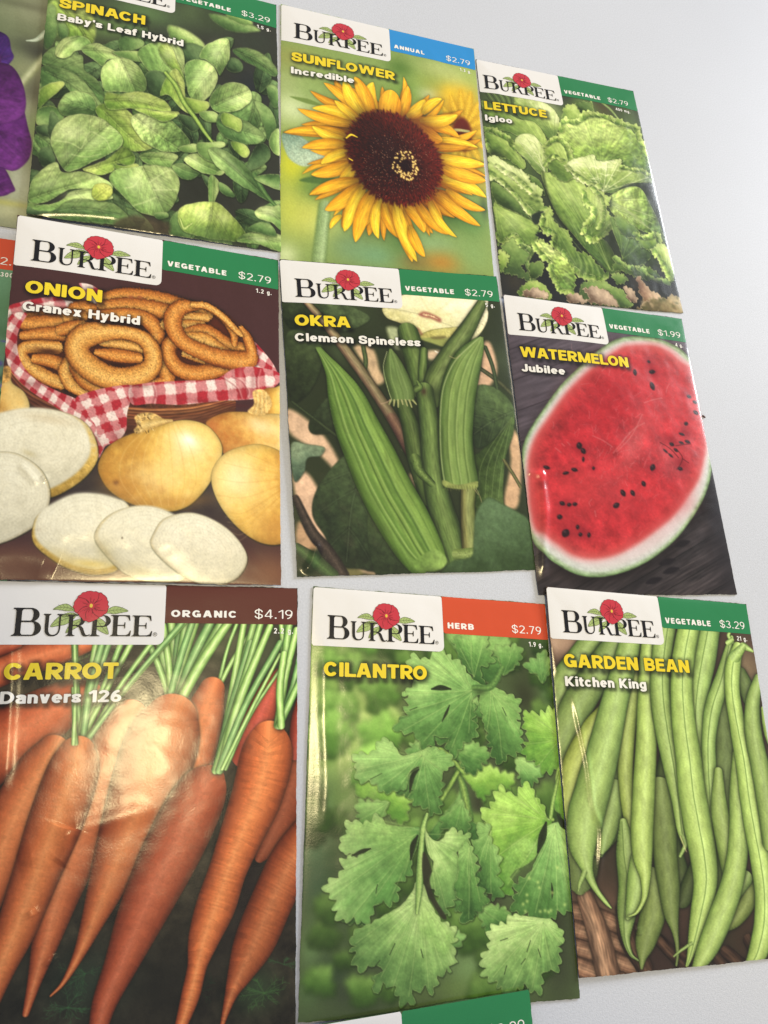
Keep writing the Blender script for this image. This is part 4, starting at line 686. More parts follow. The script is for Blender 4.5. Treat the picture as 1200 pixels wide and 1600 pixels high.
    c.tube([(120, 1270, 20), (200, 1330, 30), (270, 1390, 30)], [(-1, 0x26351f), (0, 0x4d6a3c), (1, 0x26351f)])
    c.tube([(880, 500, 9), (970, 560, 10), (1040, 620, 10)], [(-1, 0x2a3020), (0, 0x50553a), (1, 0x2a3020)]); c.tube([(400, 420, 10), (410, 490, 10), (395, 560, 8)], [(-1, 0x2a351f), (0, 0x55683f), (1, 0x2a351f)]); c.tube([(920, 420, 9), (950, 500, 9), (970, 590, 8)], [(-1, 0x24301c), (0, 0x46573a), (1, 0x24301c)])
    c.tube([(1000, 900, 7), (1040, 960, 8), (1070, 1010, 8)], [(-1, 0x3d3a26), (0, 0x6d7046), (1, 0x3d3a26)])
    # pale flower
    c.fill([(560, 320), (640, 330), (640, 400), (580, 470), (550, 400)], 0x39462a, soft=2)
    c.leaf([(485, 250), (520, 215), (640, 180), (800, 180), (920, 200), (930, 250), (920, 320), (880, 380), (830, 405), (780, 410), (720, 385), (660, 390), (630, 385), (640, 370), (580, 330), (520, 300), (490, 275)], 0xc9c99a, 0xe4e2bf, 0xf2f0dc, -80, mott=.03, ms=20, edge=.12, soft=1.2)
    c.leaf([(485, 252), (560, 262), (640, 280), (720, 310), (780, 335), (720, 350), (650, 375), (620, 350), (560, 320), (500, 295)], 0xcac68e, 0xe2dfb0, 0xeceac6, -60, mott=.04, edge=.25, shadow=.15, soft=1)
    c.leaf([(625, 385), (680, 350), (780, 335), (860, 330), (900, 340), (850, 390), (820, 410), (740, 380), (670, 388)], 0xaea95e, 0xcdc97e, 0xe0dda0, -30, mott=.05, edge=.3, shadow=.2, soft=1)
    c.fill([(640, 385), (740, 383), (800, 405), (760, 425), (690, 405)], 0x8f9a55, soft=2); c.fill([(690, 380), (745, 375), (740, 386), (700, 388)], 0x6a6238, soft=3)
    c.leaf([(780, 400), (850, 330), (925, 260), (930, 300), (905, 350), (860, 395), (815, 410)], 0xd8d6a8, 0xe6e4c0, 0xf0eed6, -70, soft=1, edge=.15)
    for p in [[(680, 285), (600, 250), (520, 235)], [(690, 282), (660, 230), (640, 195)], [(700, 282), (760, 230), (800, 195)], [(710, 290), (800, 270), (880, 240)], [(690, 300), (620, 300), (540, 285)], [(705, 305), (740, 325), (770, 330)]]: c.line(p, 7, 0xc4c48e, .35, 3)
    c.blob(690, 285, 70, 30, 0xd9d69a, .5); c.blob(560, 225, 70, 24, 0xf6f4e4, .5); c.blob(830, 240, 60, 40, 0xf6f4e4, .5)
    c.fill([(635, 280), (660, 268), (700, 282), (730, 300), (725, 315), (690, 300), (650, 292)], 0x8a3a38, soft=3, a=.75); c.tube([(660, 282, 7), (690, 288, 6), (715, 300, 3)], [(-1, 0xa86a58), (0, 0xe6d9b0), (1, 0xb0705a)], mott=.2, a=.7)
    c.line([(630, 345), (645, 365)], 10, 0x7c2f2c, .6, 3); c.line([(705, 440), (720, 446), (742, 440)], 6, 0xf0efe8, .9)
    c.tube([(535, 230, 26), (545, 310, 24), (560, 400, 12)], [(-1, 0xcdd3b2), (1, 0xa7b48c)], a=.0)
    # reddish stem running down the middle
    SR = [(-1, 0x453b2a), (-.5, 0x7c7356), (0, 0x98896c), (.5, 0x7a6450), (1, 0x40332a)]
    c.tube([(150, 215, 14), (230, 310, 17), (330, 440, 22), (430, 580, 23), (520, 720, 25), (575, 820, 26), (600, 890, 14)], SR, mott=.08, stretch=5, shadow=.5, along=[(0, 1.12), (.5, .98), (.8, .85), (1, .62)])
    c.tube([(520, 720, 20), (575, 820, 24), (600, 895, 10)], [(-1, 0x4a2a2c), (0, 0x86594e), (1, 0x3c2226)], a=.55, soft=2)
    # central stalks
    ST = [(-1, 0x24321b), (-.6, 0x49602f), (-.1, 0x6c8449), (.4, 0x567038), (1, 0x223019)]
    c.tube([(590, 360, 44), (620, 470, 46), (640, 600, 40)], ST, mott=.08, stretch=5, shadow=.4)
    c.tube([(655, 440, 18), (650, 540, 20), (655, 620, 22)], ST, mott=.08, stretch=5, shadow=.3)
    c.tube([(905, 235, 22), (850, 330, 32), (780, 440, 42), (710, 560, 48), (690, 640, 40)], [(-1, 0x27351d), (-.6, 0x4d6233), (.0, 0x728650), (.5, 0x5a6f3b), (1, 0x25321b)], mott=.08, stretch=5, shadow=.5)
    c.tube([(560, 640, 30), (600, 760, 40), (630, 900, 44), (680, 1050, 46)], ST, mott=.08, stretch=6, shadow=.4, along=[(0, .8), (1, .85)])
    c.tube([(660, 610, 40), (680, 760, 44), (690, 900, 46), (715, 1050, 54), (760, 1200, 60), (800, 1330, 56), (820, 1400, 50)], [(-1, 0x26341c), (-.6, 0x4f6735), (-.15, 0x708a4d), (.4, 0x56703a), (1, 0x1f2c18)], mott=.08, stretch=6, shadow=.5)
    c.blob(700, 620, 40, 30, 0x2b3820, .6); c.blob(655, 610, 12, 16, 0x381c1a, .7); c.tube([(620, 900, 26), (640, 950, 22), (690, 1000, 16)], ST, mott=.1)
    c.tube([(625, 600, 16), (640, 590, 12), (630, 570, 6)], ST)
    # small bud pod
    def pod(P, ribs, st, sh=.5, rimcol=0x9db37a):
        c.tube(P, st, mott=.06, ms=12, stretch=6, shadow=sh, soft=.9, n=9, cap=False)
        for o, w, col, a in ribs: c.line([(p[0]+o*p[2], p[1]) for p in P], w, col, a, 1.2)
    PG = [(-1, 0x2f451d), (-.8, 0x58743a), (-.35, 0x7d9a55), (0, 0x6d8a48), (.4, 0x7a9752), (.8, 0x4c6731), (1, 0x263a18)]
    pod([(515, 430, 5), (525, 480, 30), (540, 550, 52), (560, 610, 54), (565, 645, 48)], [(-.4, 4, 0x8aa564, .6), (.1, 4, 0x4c6530, .6), (.5, 4, 0x89a365, .5)], [(-1, 0x354722), (-.7, 0x5b7440), (-.2, 0x6f8a50), (.4, 0x5d7741), (1, 0x2c3c1c)])
    for x in range(7): c.tube([(515+x*16, 648, 5), (510+x*19, 664+(x % 3)*6, 3)], [(-1, 0x6f7d4c), (0, 0xa7a878), (1, 0x6f7d4c)])
    c.line([(475, 662), (500, 655), (515, 645)], 4, 0xa9907a, .8); c.line([(500, 440), (485, 510), (505, 600), (520, 645)], 3, 0xa9b98a, .8)
    # tall right pod and its stalk
    c.tube([(848, 1010, 34), (845, 1100, 32), (852, 1200, 36), (862, 1290, 40)], [(-1, 0x3a421f), (-.6, 0x73804a), (0, 0x8f9a62), (.5, 0x7d7f4c), (1, 0x39371f)], mott=.08, stretch=6, shadow=.5)
    c.tube([(800, 1300, 22), (850, 1300, 26), (895, 1285, 16)], [(-1, 0x5d7238), (0, 0x8fa564), (1, 0x4a5f2c)], mott=.08)
    pod([(905, 378, 8), (880, 420, 34), (840, 490, 62), (808, 590, 74), (795, 700, 74), (792, 800, 72), (800, 900, 74), (812, 975, 76), (815, 1005, 70)],
        [(-.92, 4, 0xa9bd86, .8), (-.5, 5, 0x4c652e, .7), (-.42, 4, 0x94ae69, .6), (-.05, 5, 0x557036, .6), (.05, 5, 0x9cb571, .6), (.45, 5, 0x4a632d, .7), (.55, 4, 0x8da864, .6)], PG, .6)
    c.fill([(740, 985), (800, 1005), (880, 990), (888, 1000), (880, 1018), (810, 1024), (745, 1012)], 0x7d8a4e, soft=1.2, mott=.1)
    for x in range(12): c.line([(745+x*12, 1010), (748+x*12, 1024+(x % 3)*4)], 3, 0x5b6236, .7)
    for p in [[(880, 1020), (895, 1050), (905, 1080)], [(870, 1020), (888, 1045)], [(765, 460), (790, 470), (810, 455)]]: c.line(p, 3, 0xa99f78, .7)
    # the long left pod
    pod([(208, 424, 12), (240, 470, 22), (285, 540, 44), (330, 640, 78), (375, 760, 96), (430, 880, 106), (500, 1030, 112), (580, 1170, 112), (645, 1280, 98), (690, 1345, 70)],
        [(-.62, 7, 0x466428, .6), (-.5, 6, 0x96b668, .7), (-.12, 8, 0x3d5a22, .75), (.02, 7, 0x8fb060, .7), (.34, 8, 0x41602a, .7), (.45, 6, 0x87a95b, .6), (.75, 5, 0x4a6a2e, .5)],
        [(-1, 0x3a5620), (-.85, 0x5f8038), (-.55, 0x7fa34f), (-.3, 0x6a8f42), (-.1, 0x577c34), (.1, 0x82a552), (.35, 0x5c8138), (.6, 0x6f9347), (.85, 0x486828), (1, 0x2b4218)], .6)
    c.fill([(620, 1330), (700, 1280), (750, 1310), (755, 1340), (720, 1368), (640, 1372)], 0x6c9144, soft=2, mott=.08, grad=(0, 0x86a85a))
    for i in range(60):
        t = r.rand(); x = 300+t*380+r.normal(0, 50); y = 600+t*660+r.normal(0, 40); c.line([(x, y), (x+5, y+9)], 2, 0x9cba74, .35)
    # big soft leaf in the corner
    c.leaf([(870, 1240), (880, 1130), (930, 1060), (1000, 1090), (1060, 1120), (1110, 1160), (1150, 1300), (1150, 1400), (760, 1400), (780, 1330), (860, 1310)], 0x33482a, 0x476140, 0x587553, -100, soft=2.5, mott=.05, ms=24, edge=.1, shadow=.3)
    c.blob(700, 1390, 160, 24, 0x243019, .6)
    c.grade(.92, (1.08, 1.06, 1.0)); c.grain(.018)
    return c
ART['okra'] = art_okra
def art_melon():
    c = cv_for('watermelon', 0x544a4e); c.view(3, 770, 450); r = np.random.RandomState(2)
    # weathered planks, darker towards the bottom
    for i in range(-2, 9):
        y = 170+i*150; d = r.uniform(.88, 1.08)
        c.tube([(-100, y+120, 73), (400, y-60, 73), (1300, y-400, 73)], [(-1, 0x231d20), (-.95, rgb((.33*d, .295*d, .315*d))), (0, rgb((.375*d, .335*d, .355*d))), (.93, rgb((.34*d, .3*d, .32*d))), (1, 0x1d181b)], mott=.09, ms=14, stretch=7, rings=.0, cap=False)
    for i in range(8):
        y = 1080+i*130; d = r.uniform(.85, 1.1)
        c.tube([(80, y+330, 64), (500, y+80, 64), (1200, y-340, 64)], [(-1, 0x12100e), (-.93, rgb((.2*d, .18*d, .175*d))), (0, rgb((.28*d, .25*d, .245*d))), (.93, rgb((.21*d, .185*d, .18*d))), (1, 0x141110)], mott=.15, ms=12, stretch=8, cap=False)
    for i in range(46):
        x = r.uniform(60, 420); y = r.uniform(280, 760); L = r.uniform(20, 110); c.line([(x, y), (x+L, y-L*.34)], r.uniform(1, 2.4), 0x2e262a, r.uniform(.2, .5))
        x = r.uniform(620, 1120); y = 1430-(x-620)*.3+r.uniform(-110, 90); L = r.uniform(30, 130); c.line([(x, y), (x+L, y-L*.58)], r.uniform(1, 2.6), (0x171312, 0x6a5f58)[i % 2], r.uniform(.2, .5))
    for i in range(5):
        y = 1310+i*34
        c.line([(720, y+90), (1000, y-60), (1150, y-150)], 2.5, 0x8a7d72, .3)
    c.blob(1100, 1250, 90, 250, 0x2a2627, .8); c.blob(300, 1340, 200, 50, 0x4a3c37, .5); c.blob(1050, 1000, 60, 120, 0x232024, .7)
    # dark spilled seeds on the wood
    for x, y in [(810, 1285), (830, 1325), (750, 1372), (880, 1200)]: c.fill([(x-38, y+14), (x-10, y-12), (x+30, y-14), (x+38, y-6), (x+6, y+16)], 0x211c1d, soft=1.5)
    rind = [(640, 232), (740, 236), (830, 262), (905, 310), (960, 400), (1000, 530), (1022, 660), (1030, 790), (1018, 890), (985, 985), (930, 1080), (860, 1170), (770, 1250), (670, 1310), (570, 1345), (480, 1357), (390, 1345), (300, 1300), (225, 1240), (180, 1170), (150, 1060), (135, 930), (134, 820), (145, 730), (180, 650), (240, 560), (310, 465), (400, 375), (480, 305), (560, 252)]
    cx, cy = 590, 800
    S = lambda k, dx=0, dy=0: [(cx+(x-cx)*k+dx, cy+(y-cy)*k+dy) for x, y in rind]
    q = c.outline([(x+14, y+22) for x, y in rind]); b, d = c.sdf(q, 30); c.put(b, rgb(0x17120f), .6*sstep(-16, 6, d))
    c.fill(rind, 0x6f8c58, soft=1.2, mott=.12, ms=10)
    c.fill(S(.986), 0xa9bf92, soft=1.5, mott=.08, ms=8)
    c.fill(S(.962), 0xd3d9c8, soft=2.5, mott=.05, ms=8)
    c.fill(S(.93, 4, -4), 0xe2d6cd, soft=6)
    flesh = [(640, 275), (740, 272), (820, 300), (880, 350), (930, 380), (965, 470), (990, 590), (1000, 720), (985, 800), (955, 900), (900, 985), (830, 1075), (750, 1140), (660, 1205), (560, 1255), (460, 1272), (370, 1255), (300, 1205), (240, 1160), (195, 1120), (172, 1000), (165, 880), (170, 790), (200, 700), (260, 610), (340, 500), (430, 410), (520, 340), (590, 290)]
    F = lambda k: [(595+(x-595)*k, 790+(y-790)*k) for x, y in flesh]
    c.fill(F(1.035), 0xe4aaa2, soft=4, a=.8); c.fill(F(1.0), 0xd2605a, soft=4); c.fill(F(.955), 0xc8413f, soft=9); c.fill(F(.88), 0xc13136, soft=16)
    q = c.outline(flesh); b, d = c.sdf(q, 2); m = sstep(0, 14, d)
    n = noise(c.X[b], c.Y[b], 26); n2 = noise(c.X[b]*.7+c.Y[b]*.5, c.Y[b]*.7-c.X[b]*.5, 9, 1)
    c.img[b] = np.clip(c.img[b]*(1+(.10*n+.06*n2)[..., None]*m[..., None]), 0, 1)
    for x, y, rx, ry, rot, col, a in [(800, 560, 130, 200, 20, 0xd2484a, .35), (880, 520, 90, 160, -10, 0xd04a48, .3), (700, 640, 60, 120, 25, 0xd6605c, .3), (640, 760, 40, 120, 30, 0xe09088, .35), (560, 520, 120, 180, 30, 0xa92028, .5), (420, 640, 100, 160, 30, 0xaf252c, .4),
                                     (450, 950, 220, 120, -20, 0xcf4444, .5), (840, 790, 90, 60, -20, 0xd06a68, .35), (880, 860, 60, 60, 0, 0xd06a68, .3), (700, 1050, 180, 90, -30, 0xbd2f33, .5), (330, 1100, 110, 90, 0, 0xb92c31, .4), (860, 990, 70, 60, 0, 0xc23d3e, .4), (640, 400, 150, 60, -10, 0xc93f3f, .5)]:
        c.blob(x, y, rx, ry, col, a, rot)
    for i in range(260):                                             # pale fibres running out of the heart
        a = r.uniform(0, 2*np.pi); x = 600+r.normal(0, 150); y = 790+r.normal(0, 190); L = r.uniform(8, 46); t = np.radians(-58)+r.normal(0, .5)
        if not (230 < x < 930): continue
        c.line([(x, y), (x+L*np.cos(t)*.5+r.normal(0, 3), y+L*np.sin(t)*.5), (x+L*np.cos(t), y+L*np.sin(t))], r.uniform(1.2, 3), 0xe8a59c, r.uniform(.12, .38))
    for p in [[(700, 545), (745, 530), (785, 522)], [(555, 780), (600, 725), (650, 670), (700, 640)], [(570, 775), (640, 700), (690, 600)], [(460, 700), (510, 725), (548, 752)], [(288, 755), (300, 765), (312, 775)], [(318, 735), (328, 745)], [(343, 728), (355, 742)], [(470, 1050), (475, 1075)]]:
        c.line(p, 4, 0xe09a90, .42, 1.2)
    # cavities with their dark seeds
    for x, y, s in [(400, 755, 1.5), (740, 850, 1.2), (745, 400, 1.2), (890, 680, 1.), (905, 500, 1), (340, 1150, 1.4), (420, 1155, 1.5), (340, 1015, 1.3), (460, 850, .9), (830, 720, 1.3), (875, 830, 1.6), (290, 800, .7), (725, 355, .8)]:
        c.blob(x, y, 24*s, 22*s, 0x8c1c26, .6)
    def seed(x, y, rx, ry, rot, a=1.):
        t = np.radians(rot); P = [(x+rx*u*np.cos(t)-ry*v*np.sin(t), y+rx*u*np.sin(t)+ry*v*np.cos(t)) for u, v in [(-1, 0), (-.6, .75), (.2, 1), (.9, .5), (1.1, 0), (.9, -.5), (.2, -1), (-.6, -.75)]]
        c.fill(P, 0x1f1416, soft=1.3, a=a); c.blob(x-rx*.2, y-ry*.35, rx*.4, ry*.3, 0x6b5052, .6*a, rot)
    for s in [(658, 402, 15, 9, 80), (740, 398, 14, 10, 0), (740, 465, 20, 11, 70), (725, 350, 8, 6, 40), (915, 512, 11, 8, 20), (945, 537, 12, 8, 20), (948, 586, 14, 9, 30), (900, 640, 9, 10, 90), (397, 745, 16, 13, 80), (415, 770, 15, 11, 60), (415, 810, 6, 12, 0), (247, 845, 16, 9, 20), (335, 873, 14, 8, -10), (374, 858, 15, 9, 15), (738, 848, 12, 16, 20),
              (697, 923, 14, 10, 60), (601, 966, 17, 11, 60), (646, 966, 15, 10, 60), (569, 1025, 16, 13, -30), (320, 1013, 13, 10, 30), (352, 1020, 10, 9, 0), (378, 1018, 11, 9, 0), (308, 1077, 12, 12, 0), (334, 1153, 17, 20, 30), (390, 1125, 8, 11, 0), (403, 1160, 9, 10, 0), (443, 1162, 8, 12, 0), (830, 738, 12, 8, 30), (850, 765, 12, 7, 40), (905, 725, 14, 7, 20), (870, 852, 12, 9, 20), (800, 770, 14, 5, 40), (825, 790, 14, 5, 40), (462, 852, 6, 8, 0), (878, 690, 14, 6, 20), (875, 730, 12, 6, 20)]:
        seed(*s, a=.92)
    for p in [[(775, 730), (810, 750), (835, 770), (862, 800)], [(862, 770), (880, 800), (872, 830), (855, 855)], [(880, 805), (910, 825)], [(850, 745), (880, 740), (920, 735)]]: c.line(p, 4, 0x561319, .8)
    c.grade(1.02, (.97, .98, 1.04)); c.grain(.016)
    return c
ART['watermelon'] = art_melon
def art_carrot():
    c = cv_for('carrot', 0x2a2420, .8); c.view(2.2535, 0, 890)
    r = np.random.RandomState(5)
    c.mottle(.25, 40)
    for x, y, rx, ry, col in [(120, 560, 200, 120, 0x6b4a35), (880, 1200, 120, 200, 0x221a1c), (600, 1450, 200, 150, 0x1d1a18), (300, 1450, 160, 120, 0x27302a),
                              (950, 330, 120, 120, 0x3a3f33), (760, 250, 200, 80, 0x4a4c3a), (900, 1480, 90, 80, 0x2c3a2a), (-60, 1300, 200, 300, 0x2e2a24)]:
        c.blob(x, y, rx, ry, col, .8)
    OR = lambda d=1., red=0: [(-1, rgb((.34*d, (.16-.02*red)*d, .11*d))), (-.75, rgb((.58*d, (.28-.06*red)*d, .17*d))), (-.35, rgb((.76*d, (.42-.1*red)*d, .27*d))), (.0, rgb((.83*d, (.50-.13*red)*d, .34*d))),
                              (.4, rgb((.72*d, (.37-.09*red)*d, .23*d))), (.8, rgb((.5*d, (.22-.05*red)*d, .13*d))), (1, rgb((.30*d, .12*d, .07*d)))]
    def carrot(pts, d=1., red=0, sh=.5, rg=.014):
        c.tube(pts, OR(d, red), mott=.03, ms=16, stretch=1, rings=rg, shadow=sh, n=8, soft=1.)
        # small root scars and hair roots
        P = np.array(pts, float)
        for i in range(int(len(pts)*1.4)):
            j = r.randint(0, len(P)-1); t = r.rand(); p = P[j]*(1-t)+P[j+1]*t; o = r.uniform(-.55, .55)*p[2]
            x, y = p[0]+o, p[1]; L = r.uniform(4, 13)
            c.line([(x, y), (x+L, y+r.uniform(-4, 3))], 1.6, (.45*d, .2*d, .1*d), .45)
            c.line([(x, y+2.5), (x+L*.8, y+2.5+r.uniform(-3, 3))], 1.6, (.93*d, .66*d, .5*d), .35)
    def stems(bx, by, tops, cols=((0x2c4526, 0x7d9c62, 0xb9cda0), (0x3a542c, 0x8fab6e, 0xc6d4ac), (0x33502f, 0x6f9063, 0xa5bd92)), w0=9, w1=7):
        for i, (tx, ty) in enumerate(tops):
            d, m, l = cols[i % len(cols)]
            mx, my = bx+(tx-bx)*.45+r.uniform(-9, 9), by+(ty-by)*.5
            c.tube([(bx+r.uniform(-10, 10), by, w0), (mx, my, w0*r.uniform(.8, 1.25)), (tx, ty, w1)], [(-1, d), (-.5, m), (0, l), (.5, m), (1, d)], mott=.05, shadow=.25, stretch=4)
    def frond(x, y, n, L, col, seed):
        q = np.random.RandomState(seed)
        for i in range(n):
            a = q.uniform(0, 2*np.pi); l = L*q.uniform(.4, 1); e = (x+l*np.cos(a), y+l*np.sin(a)*.7)
            c.line([(x, y), ((x+e[0])/2+q.uniform(-6, 6), (y+e[1])/2), e], 2.4, col, .55)
            for k in range(5):
                t = q.uniform(.3, 1); px, py = x+(e[0]-x)*t, y+(e[1]-y)*t; b = a+q.choice([-1, 1])*.8
                c.line([(px, py), (px+l*.22*np.cos(b), py+l*.22*np.sin(b))], 2.2, col, .5)
    frond(300, 1420, 14, 110, 0x2f4a34, 1); frond(240, 1540, 16, 110, 0x35543a, 2); frond(930, 1490, 16, 110, 0x3a5634, 3); frond(1000, 1390, 9, 70, 0x2f4630, 4)
    frond(280, 320, 12, 70, 0x4c6b3a, 6); frond(700, 1480, 8, 90, 0x1f2b20, 8)
    # the far right and upper back carrots
    carrot([(1090, 560, 70), (1030, 760, 80), (960, 930, 60), (915, 1010, 20)], .62, .5)
    carrot([(985, 372, 26), (950, 440, 50), (905, 540, 58), (870, 640, 60)], .86, 1.1)
    carrot([(1075, 420, 20), (1055, 520, 30), (1040, 640, 30)], .7, 1)
    # upper left carrots
    carrot([(300, 262, 36), (190, 290, 56), (60, 330, 62), (-90, 390, 60)], .98, .35)
    carrot([(310, 440, 52), (230, 470, 85), (90, 560, 115), (-60, 660, 120), (-160, 760, 110)], .98, .4)
    carrot([(-60, 300, 30), (10, 275, 30), (60, 262, 20)], .8, .6)
    # stem bundles behind
    stems(610, 500, [(560, 250), (600, 150), (640, 150), (660, 150), (700, 150), (760, 150), (800, 150), (830, 150)], w0=17, w1=15)
    stems(600, 470, [(520, 250), (575, 200), (690, 150)], w0=13, w1=12)
    stems(775, 410, [(850, 150), (900, 200)], w0=8, w1=8)
    stems(990, 350, [(1010, 150), (985, 150), (1040, 230)], w0=9, w1=10)
    # H behind, E and F under the middle
    carrot([(745, 425, 48), (715, 520, 72), (680, 640, 82), (640, 800, 70)], .95, .2)
    carrot([(455, 520, 70), (400, 640, 105), (300, 900, 105), (215, 1120, 80), (165, 1300, 50), (125, 1440, 26), (92, 1560, 12)], .9, .25)
    carrot([(600, 535, 110), (560, 640, 150), (470, 880, 118), (390, 1080, 76), (330, 1230, 44), (280, 1350, 22), (225, 1450, 9), (180, 1498, 4)], .92, .12)
    carrot([(735, 745, 62), (695, 810, 105), (610, 980, 112), (510, 1190, 92), (430, 1380, 62), (370, 1520, 44), (340, 1640, 30)], .84, .55)
    # right group with its stems
    stems(765, 705, [(905, 150), (865, 150), (880, 260), (930, 150), (950, 200), (985, 260)], w0=14, w1=12)
    stems(790, 700, [(1000, 330), (985, 300)], w0=7, w1=6)
    carrot([(945, 598, 72), (938, 660, 103), (905, 790, 100), (850, 930, 84), (800, 1060, 72), (760, 1180, 74), (720, 1290, 58), (695, 1390, 36), (672, 1490, 34), (648, 1570, 26), (620, 1650, 16)], .98, .08, rg=.05)
    stems(985, 548, [(1025, 150), (1045, 215), (1060, 300), (1075, 350), (1000, 300)], w0=14, w1=13)
    carrot([(1110, 900, 70), (1030, 1020, 88), (960, 1160, 84), (900, 1300, 80), (850, 1410, 50), (815, 1490, 25), (785, 1590, 10), (775, 1640, 6)], .8, .2, rg=.05)
    # front left pair
    carrot([(185, 640, 62), (135, 720, 88), (60, 860, 95), (-10, 1030, 85), (-80, 1200, 70)], .97, .1)
    stems(285, 612, [(262, 225), (345, 225), (395, 225), (440, 225), (480, 225), (370, 225)], w0=12, w1=12)
    stems(300, 610, [(560, 225), (665, 170), (640, 190)], w0=9, w1=11)
    carrot([(272, 650, 70), (255, 720, 98), (200, 880, 102), (130, 1070, 86), (60, 1260, 72), (0, 1400, 56), (-50, 1540, 40)], .98, .05)
    stems(262, 612, [(258, 420), (262, 225)], w0=8, w1=6)
    c.grade(1.0, (1.2, 1.26, 1.08)); c.grain(.016)
    return c
ART['carrot'] = art_carrot
def art_cilantro():
    c = cv_for('cilantro', 0x42523a, .85); c.view(2.285, 450, 900); r = np.random.RandomState(8)
    for x, y, rx, ry, col, a in [(160, 320, 120, 90, 0x6f9356, .9), (300, 260, 90, 40, 0x56743f, .8), (420, 270, 60, 30, 0x4b6338, .9), (180, 480, 110, 110, 0x86a666, .95), (260, 560, 110, 80, 0x8da461, .95), (330, 430, 60, 60, 0x7d9a52, .8), (130, 620, 70, 90, 0x83a066, .9), (340, 490, 30, 14, 0x39502b, .8), (305, 415, 8, 22, 0x3b522c, .8), (200, 420, 16, 24, 0x557042, .6), (100, 760, 50, 70, 0x2f4034, .95), (110, 860, 50, 80, 0x55765c, .9), (130, 700, 50, 40, 0x5d7a4c, .7),
                                (90, 960, 40, 90, 0x4b6a52, .9), (100, 1100, 60, 100, 0x39503f, .9), (130, 1240, 60, 80, 0x435c3a, .9), (80, 1330, 40, 70, 0x5c7a56, .85), (70, 1480, 50, 60, 0x4a6444, .85), (150, 1420, 60, 60, 0x2c4030, .9), (280, 1480, 120, 60, 0x2a322e, .9), (170, 1130, 40, 90, 0x2e3f2c, .9), (220, 1250, 60, 60, 0x3c4f38, .8),
                                (640, 280, 60, 40, 0x4f7140, .9), (850, 330, 90, 110, 0x343f2b, .9), (930, 250, 60, 50, 0x35492e, .9), (930, 420, 40, 80, 0x4b6a42, .8), (840, 430, 40, 60, 0x2b3022, .9), (680, 420, 30, 20, 0x33452a, .9), (640, 540, 60, 60, 0x37422c, .8), (480, 600, 80, 40, 0x35402b, .9), (440, 560, 40, 30, 0x3b4a30, .9), (560, 700, 40, 80, 0x3c4a32, .9), (760, 640, 60, 50, 0x353c2d, .9), (880, 700, 50, 50, 0x373d30, .9), (690, 800, 40, 70, 0x2b2b24, .95), (440, 830, 40, 60, 0x3a402d, .9), (620, 1250, 90, 60, 0x2f2c26, .95), (700, 1180, 60, 60, 0x2c2a25, .95), (640, 1400, 80, 90, 0x64815c, .95), (600, 1480, 90, 50, 0x5a7346, .8), (450, 1500, 120, 40, 0x4a5c3c, .8), (700, 1330, 24, 90, 0x3a4434, .8), (960, 1350, 70, 160, 0x2f362b, .95), (950, 1230, 60, 60, 0x2c3226, .9), (560, 930, 40, 50, 0x627d4c, .8)]: c.blob(x, y, rx, ry, col, a)
    c.blob(150, 430, 110, 170, 0x9ab878, .8); c.blob(240, 620, 130, 130, 0x93b070, .75); c.blob(120, 330, 90, 90, 0x86a668, .7); c.blob(200, 800, 90, 70, 0x66864e, .6)
    for P in ([(80, 560), (160, 470), (260, 480), (330, 540), (380, 580), (300, 600), (200, 640), (110, 680)], [(90, 330), (170, 300), (260, 330), (230, 400), (130, 420)], [(280, 470), (340, 450), (400, 500), (360, 540)]): c.leaf(P, 0x64864a, 0x84a562, 0xa6c284, -60, soft=7, mott=.05, edge=.1)
    q = np.random.RandomState(21)
    for i in range(78):
        x, y = q.uniform(60, 1000), q.uniform(230, 1500)
        if 620 < x < 760 and 1080 < y < 1260: continue
        R = q.uniform(40, 95); a0 = q.uniform(0, 6.28); b = q.uniform(.7, 1.1)*(1.25 if x < 330 and y < 760 else .85)
        P = [(x+R*q.uniform(.7, 1.1)*np.cos(a0+t_), y+R*q.uniform(.7, 1.1)*np.sin(a0+t_), 1.) for t_ in np.linspace(0, 5.6, 9)]
        cc = [rgb((min(1, g0*b), min(1, g1*b), min(1, g2*b))) for g0, g1, g2 in ((.21, .33, .15), (.32, .47, .23), (.45, .6, .34))]
        c.leaf(P, *cc, -90, soft=4, mott=.04, edge=.15, tooth=(6, 34, 'saw', i), shadow=.4, fold=(x, y, .06, 1.))
    c.blur(2.6)
    A = [(0x3f6638, 0x64905a, 0x8fb67e), (0x4e7246, 0x79a068, 0xa9c796), (0x33562f, 0x55804a, 0x7da56c), (0x4f7d38, 0x74a04e, 0x9cc474), (0x52804a, 0x76a268, 0xa0c48e)]
